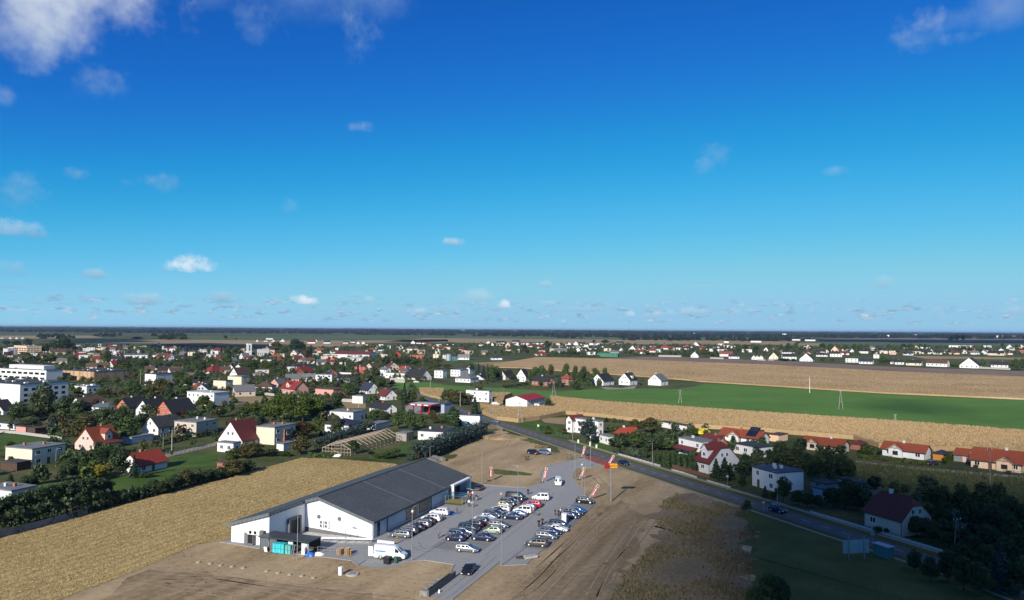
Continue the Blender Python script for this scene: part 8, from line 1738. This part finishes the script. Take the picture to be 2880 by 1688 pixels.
# ------------------------------------------------------------------ maize, stubble, weeds (uncountable growth)
def blade_proto(h0,h1,w,n=2,lean=.15):
    V,F_ = [],[]
    for k in range(n):
        a = math.pi * k / n; c,s = math.cos(a) * w / 2,math.sin(a) * w / 2; i = len(V)
        V += [(-c,-s,h0),(c,s,h0),(c * .5 + lean * s,s * .5 + lean * c,h1),(-c * .5 + lean * s,-s * .5 + lean * c,h1)]; F_.append((i,i + 1,i + 2,i + 3))
    return np.array(V),np.array(F_)
M_MBL = foliage('dry_maize_leaf',(.21,.14,.065),(.50,.37,.205),.15)
M_STR = foliage('straw_bits',(.26,.19,.09),(.52,.40,.21),.05)
M_WEED = foliage('weed_stems',(.12,.092,.052),(.27,.205,.12),.15)
M_WEEDG = foliage('weed_green',(.06,.07,.028),(.15,.155,.065),.2)
M_GRASS = foliage('grass_blades',(.022,.045,.010),(.075,.120,.03),.25)
def field_canopy(name,poly,top,m,dens,proto,pm,label,cat='maize'):
    o = empty(name,(0,0,0)); tag(o,label,cat,kind='stuff')
    mb = MB(); P_ = [(p[0],p[1]) for p in poly]; a = sum(P_[i - 1][0] * P_[i][1] - P_[i][0] * P_[i - 1][1] for i in range(len(P_)))
    if a < 0: P_.reverse()
    mb.prism(P_,0.01,top); c = part('canopy',mb,m,o); c['kind'] = 'stuff'
    X,Y = fill_poly(poly,dens)
    k = np.abs(X) < Y * .75 + 30; X,Y = X[k],Y[k]; n = len(X)
    V,F_ = scatter(proto[0],proto[1],np.stack([X,Y,np.full(n,top)],1),nrg.uniform(.7,1.3,n),nrg.uniform(.6,1.0,n),nrg.uniform(0,6.28,n))
    s = link('stalks',np_mesh('stalks',V,F_,pm),o); s['kind'] = 'stuff'; return n
field_canopy('maize_field',MAIZE1,1.8,GM_MAIZE,1.6,blade_proto(-.5,.6,.42),M_MBL,'tall dry tan maize standing behind the orange-roofed houses')
field_canopy('maize_field',MAIZE2,1.7,GM_MAIZE,1.1,blade_proto(-.5,.6,.42),M_MBL,'small patch of dry maize by the filling station road'); field_canopy('maize_field',MAIZE3,1.7,GM_MAIZE,1.1,blade_proto(-.5,.6,.42),M_MBL,'strip of dry maize left of the red-roofed hall')
field_canopy('grain_field',UPFIELD,1.0,GM_MAIZE,.12,blade_proto(-.4,.25,.9),M_MBL,'wide tan ripe field beyond the green crop','field')
def scatter_stuff(name,poly,dens,proto,m,label,s0,s1,cat,z=.01,maxy=1e9,rowang=None,rowsp=.8,patch=0):
    X,Y = fill_poly(poly,dens); k = (Y > 95) & (np.abs(X) < Y * .74 + 4) & (Y < maxy)
    if poly is not STUB: k &= ~inside(PAVE,X,Y)
    if patch: k &= np.sin(X * .35 + 1.3 * np.sin(Y * .21)) + np.sin(Y * .28 + 1.7 * np.sin(X * .16)) + nrg.normal(0,.55,len(X)) > patch - 1
    X,Y = X[k],Y[k]; n = len(X)
    if rowang is not None:
        c,s = math.cos(rowang),math.sin(rowang); a = X * c + Y * s; b = -X * s + Y * c; b = np.round(b / rowsp) * rowsp + nrg.normal(0,.10,n); X,Y = a * c - b * s,a * s + b * c
    V,F_ = scatter(proto[0],proto[1],np.stack([X,Y,np.full(n,z)],1),nrg.uniform(s0,s1,n),nrg.uniform(s0,s1,n),nrg.uniform(0,6.28,n))
    o = link(name,np_mesh(name,V,F_,m)); tag(o,label,cat,kind='stuff'); return o
scatter_stuff('stubble_stalks',STUB,5.0,blade_proto(0,.13,.16,1,.5),M_STR,'cut straw stalks in rows on the stubble field',.5,1.4,'stubble',rowang=LOT_A)
scatter_stuff('loose_straw',STUB,5.0,(np.array([(-.2,-.04,.02),(.2,-.04,.05),(.2,.04,.06),(-.2,.04,.02)]),np.array([(0,1,2,3)])),M_STR,'loose straw lying on the stubble field',.6,1.6,'straw',z=.03)
scatter_stuff('dry_weeds',ROUGH,5.0,blade_proto(0,.42,.30,2,.25),M_WEED,'dry brown weeds on the verge right of the car park',.3,1.3,'weeds',patch=.9); scatter_stuff('green_weeds',ROUGH,3.0,blade_proto(0,.35,.4,2,.2),M_WEEDG,'patchy green weeds on the verge right of the car park',.3,1.2,'weeds',patch=1.2)
scatter_stuff('straggling_weeds',RUT2,3.0,blade_proto(0,.25,.22,2,.25),M_WEED,'straggling dry weeds on the rutted soil',.3,1.1,'weeds',patch=2.1); scatter_stuff('sparse_weeds',SOIL,.35,blade_proto(0,.22,.3,2,.2),M_WEED,'sparse dry weeds on the bare soil',.3,1.0,'weeds',patch=2.0); scatter_stuff('meadow_tufts',gp(('H',380,345),('H',960,400),('H',1744,470),('H',2200,510),('H',2200,760),('H',1000,640),('H',380,500)),1.2,blade_proto(0,.5,.6,2,.2),M_WEEDG,'uncut grass on the meadow behind the shaded road',.5,1.3,'grass')
# clods along the field edge
clods = np.array([(-.5,-.4,0),(.5,-.5,0),(.4,.5,0),(-.4,.4,0),(0,0,.55)]); cf = np.array([(0,1,4),(1,2,4),(2,3,4),(3,0,4)])
E_ = gp(('B',550,1478),('B',1150,1258),('B',1450,1133),('B',1930,933)); pos = []
for a,b in zip(E_,E_[1:]):
    for _ in range(int((b - a).length * 4)): q = a.lerp(b,rnd.random()); pos.append((q.x + rnd.gauss(0,.35),q.y + rnd.gauss(0,.35),0))
for _ in range(900): q = lot(rnd.uniform(-40,-14),rnd.uniform(-30,40)); pos.append((q.x,q.y,0)) if inside(SOIL,np.array([q.x]),np.array([q.y]))[0] and not inside(PAVE,np.array([q.x]),np.array([q.y]))[0] else None
pos = np.array(pos); n_ = len(pos); V_,F_ = scatter(clods,cf,pos,nrg.uniform(.05,.20,n_),nrg.uniform(.04,.15,n_),nrg.uniform(0,6.28,n_)); o = link('soil_clods',np_mesh('soil_clods',V_,F_,mat('clod_soil',(.10,.072,.045),rough=.95,var=.3))); tag(o,'loose soil clods along the stubble edge and bare soil','soil',kind='stuff')
# ------------------------------------------------------------------ more trees between the houses (mass planting)
def small_crown(seed,n=104,size=.105):
    rg = np.random.default_rng(seed); L = np.array([(rg.uniform(-.2,.2),rg.uniform(-.2,.2),rg.uniform(.35,.75),rg.uniform(.17,.27)) for _ in range(6)]); idx = rg.integers(0,6,n); d = rg.normal(0,1,(n,3)); d /= np.linalg.norm(d,axis=1)[:,None]
    C = L[idx][:,:3] + d * L[idx][:,3:4] * rg.uniform(.7,1.05,(n,1)); C[:,2] = np.clip(C[:,2],.04,1); return leaf_quads(C,d,size,rg)
LAWNS = [[v.co.to_tuple() for v in o.data.vertices] for o in COL.objects if o.name.split('.')[0] in ('lawn','bare_plot','concrete_lane','forecourt','road','meadow_behind_road')]
ROADB = [p.to_tuple() for p in offset_line(RC,6)] + [p.to_tuple() for p in reversed(offset_line(RC,-7.5))]
KEEP = [q for q in LAWNS if len(q) < 30 and True] + [ROADB,GREEN,MAIZE1,MAIZE2,MAIZE3,UPFIELD,PLOW,SOIL,STUB]
def free(X,Y,pad=1.5):
    k = np.ones(len(X),bool)
    for p in KEEP: k &= ~inside(p,X,Y)
    for (fx,fy,fr) in FOOT: k &= (X - fx) ** 2 + (Y - fy) ** 2 > (fr * .8 + pad) ** 2
    return k
def planting(name,poly,dens,hlo,hhi,label,seed,pal=('green','dark','autumn','green','bright','dark','brown')):
    X,Y = fill_poly(poly,dens); k = free(X,Y) & (np.abs(X) < Y * .78 + 10); X,Y = X[k],Y[k]
    Vs,Fs,Ms,off = [],[],[],0; idx = nrg.integers(0,len(pal),len(X)); ms = list(dict.fromkeys(pal))
    for s in range(5):
        for mi,mn in enumerate(ms):
            sel = np.array([(i % 5 == s) and pal[idx[i]] == mn for i in range(len(X))])
            if not sel.any(): continue
            n = sel.sum(); pv,pf = small_crown(seed + s,170 if dens > .003 else 100,.078 if dens > .003 else .105); h = nrg.uniform(hlo,hhi,n)
            V,F_ = scatter(pv,pf,np.stack([X[sel],Y[sel],np.zeros(n)],1),h * nrg.uniform(.8,1.25,n),h,nrg.uniform(0,6.28,n)); Vs.append(V); Fs.append(F_ + off); Ms.append(np.full(len(F_),mi)); off += len(V)
    o = link(name,np_mesh(name,np.concatenate(Vs),np.concatenate(Fs),[FOL[m] for m in ms],np.concatenate(Ms))); tag(o,label,'trees',kind='stuff'); return len(X)
n1 = planting('garden_planting',pp((-150,1345),(-150,1015),(1000,1003),(1250,1012),(1200,1085),(1130,1180),(1000,1215),(620,1285),(250,1380)),.0095,1.8,6.2,'garden trees and bushes massed between the nearer houses',300)
n2 = planting('town_trees',pp((-150,1012),(-150,973),(400,973),(720,984),(1000,976),(1440,967),(1900,972),(2400,976),(2950,980),(2950,1001),(2400,1001),(1900,1002),(1440,1001),(1250,1008),(1000,1004)),.0019,3,8,'trees massed among the far houses of the town',320)
n3 = planting('road_gardens',pp((1700,1270),(1850,1200),(2000,1215),(2400,1260),(2420,1300),(2880,1400),(2950,1640),(2700,1545),(2350,1440),(2000,1330)),.016,2,6,'dark garden bushes massed between the shaded houses',340,('dark','dark','green','conifer'))
n4 = planting('village_hedges',pp((1300,1100),(1330,1075),(1500,1076),(1600,1070),(1860,1070),(1850,1085),(1560,1093),(1500,1098)),.006,1.2,3.5,'hedges and bushes around the row of white houses',360)
# ------------------------------------------------------------------ woods towards the horizon
def mound(seed):
    bm = bmesh.new(); bmesh.ops.create_icosphere(bm,subdivisions=2,radius=1); R_ = random.Random(seed); ph = [R_.uniform(0,6.3) for _ in range(6)]
    for v in bm.verts: p = v.co.copy(); n = math.sin(p.x * 5 + ph[0]) * math.cos(p.y * 5 + ph[1]) * .22 + math.sin(p.x * 9 + ph[2]) * math.sin(p.z * 7 + ph[3]) * .14; v.co = Vector((p.x,p.y,max(p.z,-.1))) * (1 + n) * .5; v.co.z = max(0,v.co.z) * 2
    V = np.array([v.co[:] for v in bm.verts]); F_ = np.array([[w.index for w in f.verts] for f in bm.faces]); bm.free(); return V,F_
def woods(name,area,n,hlo,hhi,label,cols,wpx=7.0):
    """tree groups scattered over a stretch of country; area = list of (u0,u1,v0,v1) survey windows"""
    pts = []
    tot = sum((b - a) for a,b,_,_ in area)
    for a,b,v0,v1 in area:
        for _ in range(int(n * (b - a) / tot)):
            u = rnd.uniform(a,b); v = v0 + (v1 - v0) * rnd.random() + (u - 1440) * .0066; q = P(u,v); pts.append((q.x,q.y,0,max(9,wpx * q.y / CAM_F * rnd.uniform(.6,1.5))))
    pts = np.array(pts); Vs,Fs,Ms,off = [],[],[],0; k = len(cols)
    for s in range(3):
        pv,pf = mound(s)
        for c in range(k):
            sel = (np.arange(len(pts)) % (3 * k)) == (s * k + c); q = pts[sel]; m = len(q)
            if not m: continue
            V,F_ = scatter(pv,pf,q[:,:3],q[:,3],nrg.uniform(hlo,hhi,m),nrg.uniform(0,6.28,m)); Vs.append(V); Fs.append(F_ + off); Ms.append(np.full(len(F_),c)); off += len(V)
    o = link(name,np_mesh(name,np.concatenate(Vs),np.concatenate(Fs),cols,np.concatenate(Ms))); tag(o,label,'wood',kind='stuff')
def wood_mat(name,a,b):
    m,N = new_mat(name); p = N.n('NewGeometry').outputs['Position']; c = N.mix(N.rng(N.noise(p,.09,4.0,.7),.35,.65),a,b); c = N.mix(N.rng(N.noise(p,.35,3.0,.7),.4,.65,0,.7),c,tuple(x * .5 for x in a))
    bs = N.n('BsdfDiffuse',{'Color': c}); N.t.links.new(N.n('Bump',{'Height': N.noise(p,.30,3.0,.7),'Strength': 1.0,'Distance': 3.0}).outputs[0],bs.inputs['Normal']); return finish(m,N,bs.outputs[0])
WM = [wood_mat('wood_dark',(0.0066,0.0121,0.0066),(0.0154,0.0231,0.0110)),wood_mat('wood_green',(0.0099,0.0176,0.0077),(0.0231,0.0330,0.0143)),wood_mat('wood_pine',(0.0055,0.0099,0.0077),(0.0121,0.0187,0.0121)),wood_mat('wood_olive',(0.0165,0.0198,0.0088),(0.0358,0.0363,0.0165))]  # wood colours lowered to carry the cloud shade over them
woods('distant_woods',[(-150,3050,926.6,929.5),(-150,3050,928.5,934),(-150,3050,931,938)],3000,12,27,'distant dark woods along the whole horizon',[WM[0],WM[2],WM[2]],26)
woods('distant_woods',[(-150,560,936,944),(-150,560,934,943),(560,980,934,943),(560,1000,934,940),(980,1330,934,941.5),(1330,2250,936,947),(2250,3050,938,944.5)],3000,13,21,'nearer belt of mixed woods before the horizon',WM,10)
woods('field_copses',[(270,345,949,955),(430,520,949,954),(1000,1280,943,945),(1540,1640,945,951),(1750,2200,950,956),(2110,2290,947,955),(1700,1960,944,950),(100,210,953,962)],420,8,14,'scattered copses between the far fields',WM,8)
# far white sheds catching light near the horizon
for i,(u,v,w) in enumerate(sorted(((1300,930.6,60),(1370,930.5,34),(1455,932.6,18),(1476,932.4,9),(1985,937.5,14),(1955,941,9),(2105,941,22),(2477,947.6,7),(2497,947.9,7),(2576,945.8,12),(2850,950.5,90),(2205,943.5,14),(1810,936,9),(30,926.2,10)))):
    c = P(u,v + (u - 1440) * 0.0); L_ = max(15,w * c.y / CAM_F); rz = -math.atan2(c.x,c.y); o = empty('far_shed',(c.x,c.y,0),rz); tag(o,f'far white shed gleaming near the horizon, {words[i]} from the left','shed','far white sheds near the horizon')
    mb = MB(); mb.box(-L_ / 2,L_ / 2,0,40,0,13); part('wall',mb,M_WHITE,o); mb = MB(); mb.box(-L_ / 2 - 1,L_ / 2 + 1,-1,41,13,14.5); part('roof',mb,M_WHITE,o)
# ------------------------------------------------------------------ clouds that shade the ground (above and behind the camera)
M_CLOUD = mat('cloud_white',(.85,.85,.86),rough=1.0,var=.05,scale=.01)
def cloud(poly,r,alt,label,gap=1.0,seed=1):
    """cumulus whose shadow falls on the given stretch of ground"""
    k = alt / to_sun.z; off = to_sun * k; X,Y = fill_poly(poly,gap / (r * r)); R_ = np.random.default_rng(seed); n = len(X); bm = bmesh.new(); bmesh.ops.create_icosphere(bm,subdivisions=2,radius=1); pv = np.array([v.co[:] for v in bm.verts]); pf = np.array([[w.index for w in f.verts] for f in bm.faces]); bm.free()
    pos = np.stack([X + off.x,Y + off.y,np.full(n,alt) + R_.uniform(0,r,n)],1); s = r * R_.uniform(.6,1.25,n); V,F_ = scatter(pv,pf,pos,s,s * .7,R_.uniform(0,6.28,n)); me = np_mesh('cloud',V,F_,M_CLOUD); o = link('cloud',me); tag(o,label,'cloud','clouds overhead','stuff'); return o
cloud(pp((1850,1760),(1890,1560),(1950,1430),(2060,1345),(2260,1325),(2500,1348),(2900,1375),(3500,1420),(3700,2300),(1800,2300)),16,2600,'cloud overhead that shades the lower right corner',2.2,3)
cloud(pp((2270,1129),(2360,1124),(2480,1132),(2620,1142),(2800,1160),(2860,1176),(2700,1172),(2560,1158),(2400,1142)),10,2000,'small cloud overhead that shades the green field',.22,5)
cloud(pp((440,965),(720,972),(720,983),(580,985),(430,978)),40,1200,'cloud overhead that shades the far dark field',1.6,6); cloud(pp((170,955),(345,955),(345,963),(180,965)),40,1200,'cloud overhead that shades far trees on the left',1.6,7); cloud(pp((2300,955),(2950,957.5),(2950,967),(2330,961)),60,1200,'long cloud overhead that shades the far dark field on the right',1.5,8)
# ------------------------------------------------------------------ haze
mb = MB(); mb.box(-50000,50000,-600,50000,-1.2,64); hz = part('haze',mb,None,None); hz.data.materials.clear(); m,N = new_mat('haze_air')
vol = N.n('VolumePrincipled',{'Color': (.50,.72,1.0,1),'Density': 3.2e-5,'Anisotropy': 0.1}); o_ = N.n('OutputMaterial'); m.node_tree.links.new(vol.outputs[0],o_.inputs['Volume']); hz.data.materials.append(m); tag(hz,'thin blue haze over the distant country','haze',kind='stuff')
# ------------------------------------------------------------------ descriptions that single out trees and far houses
def ordinal_labels(items,join):
    """items: list of (object, base text, u). Same texts get an order from the left."""
    by = {}
    for o,b,u in items: by.setdefault(b,[]).append((u,o))
    for b,L in by.items():
        L.sort(key=lambda q: q[0])
        if len(L) == 1: L[0][1]['label'] = b; continue
        for i,(u,o) in enumerate(L): o['label'] = f'{b}, {words[i]} {join}' if i < 29 else f'{b}, near the right end'
NUM = {2: 'two',3: 'three',4: 'four',5: 'five',6: 'six',7: 'seven',8: 'eight',9: 'nine',10: 'ten'}
items = []
for o,c,word,h in TREES:
    L = min(LM,key=lambda q: (q[0] - c).length); u,v = proj(c); ul,vl = proj(L[0])
    rel = 'left of' if u < ul - 14 else 'right of' if u > ul + 14 else ('behind' if c.y > L[0].y else 'in front of')
    items.append((o,f'{word} {rel} {L[1]}',u))
ordinal_labels(items,'from left')
items = []
def zone(u,y):
    s = 'far left' if u < 420 else 'left' if u < 900 else 'left of centre' if u < 1300 else 'centre' if u < 1700 else 'right of centre' if u < 2150 else 'right' if u < 2550 else 'far right'
    return f"in town {'back' if y > 1400 else 'middle' if y > 1000 else 'front'}, {s}"
for o,c,b,u in FAR_HOUSES: items.append((o,f'{b} {zone(u, c.y)}',u))
ordinal_labels(items,'from left')
for o in list(COL.objects):
    if 'dims' in o: del o['dims']
print('COUNTS',len(COL.objects),'planting',n1,n2,n3,n4,'trees',len(TREES))
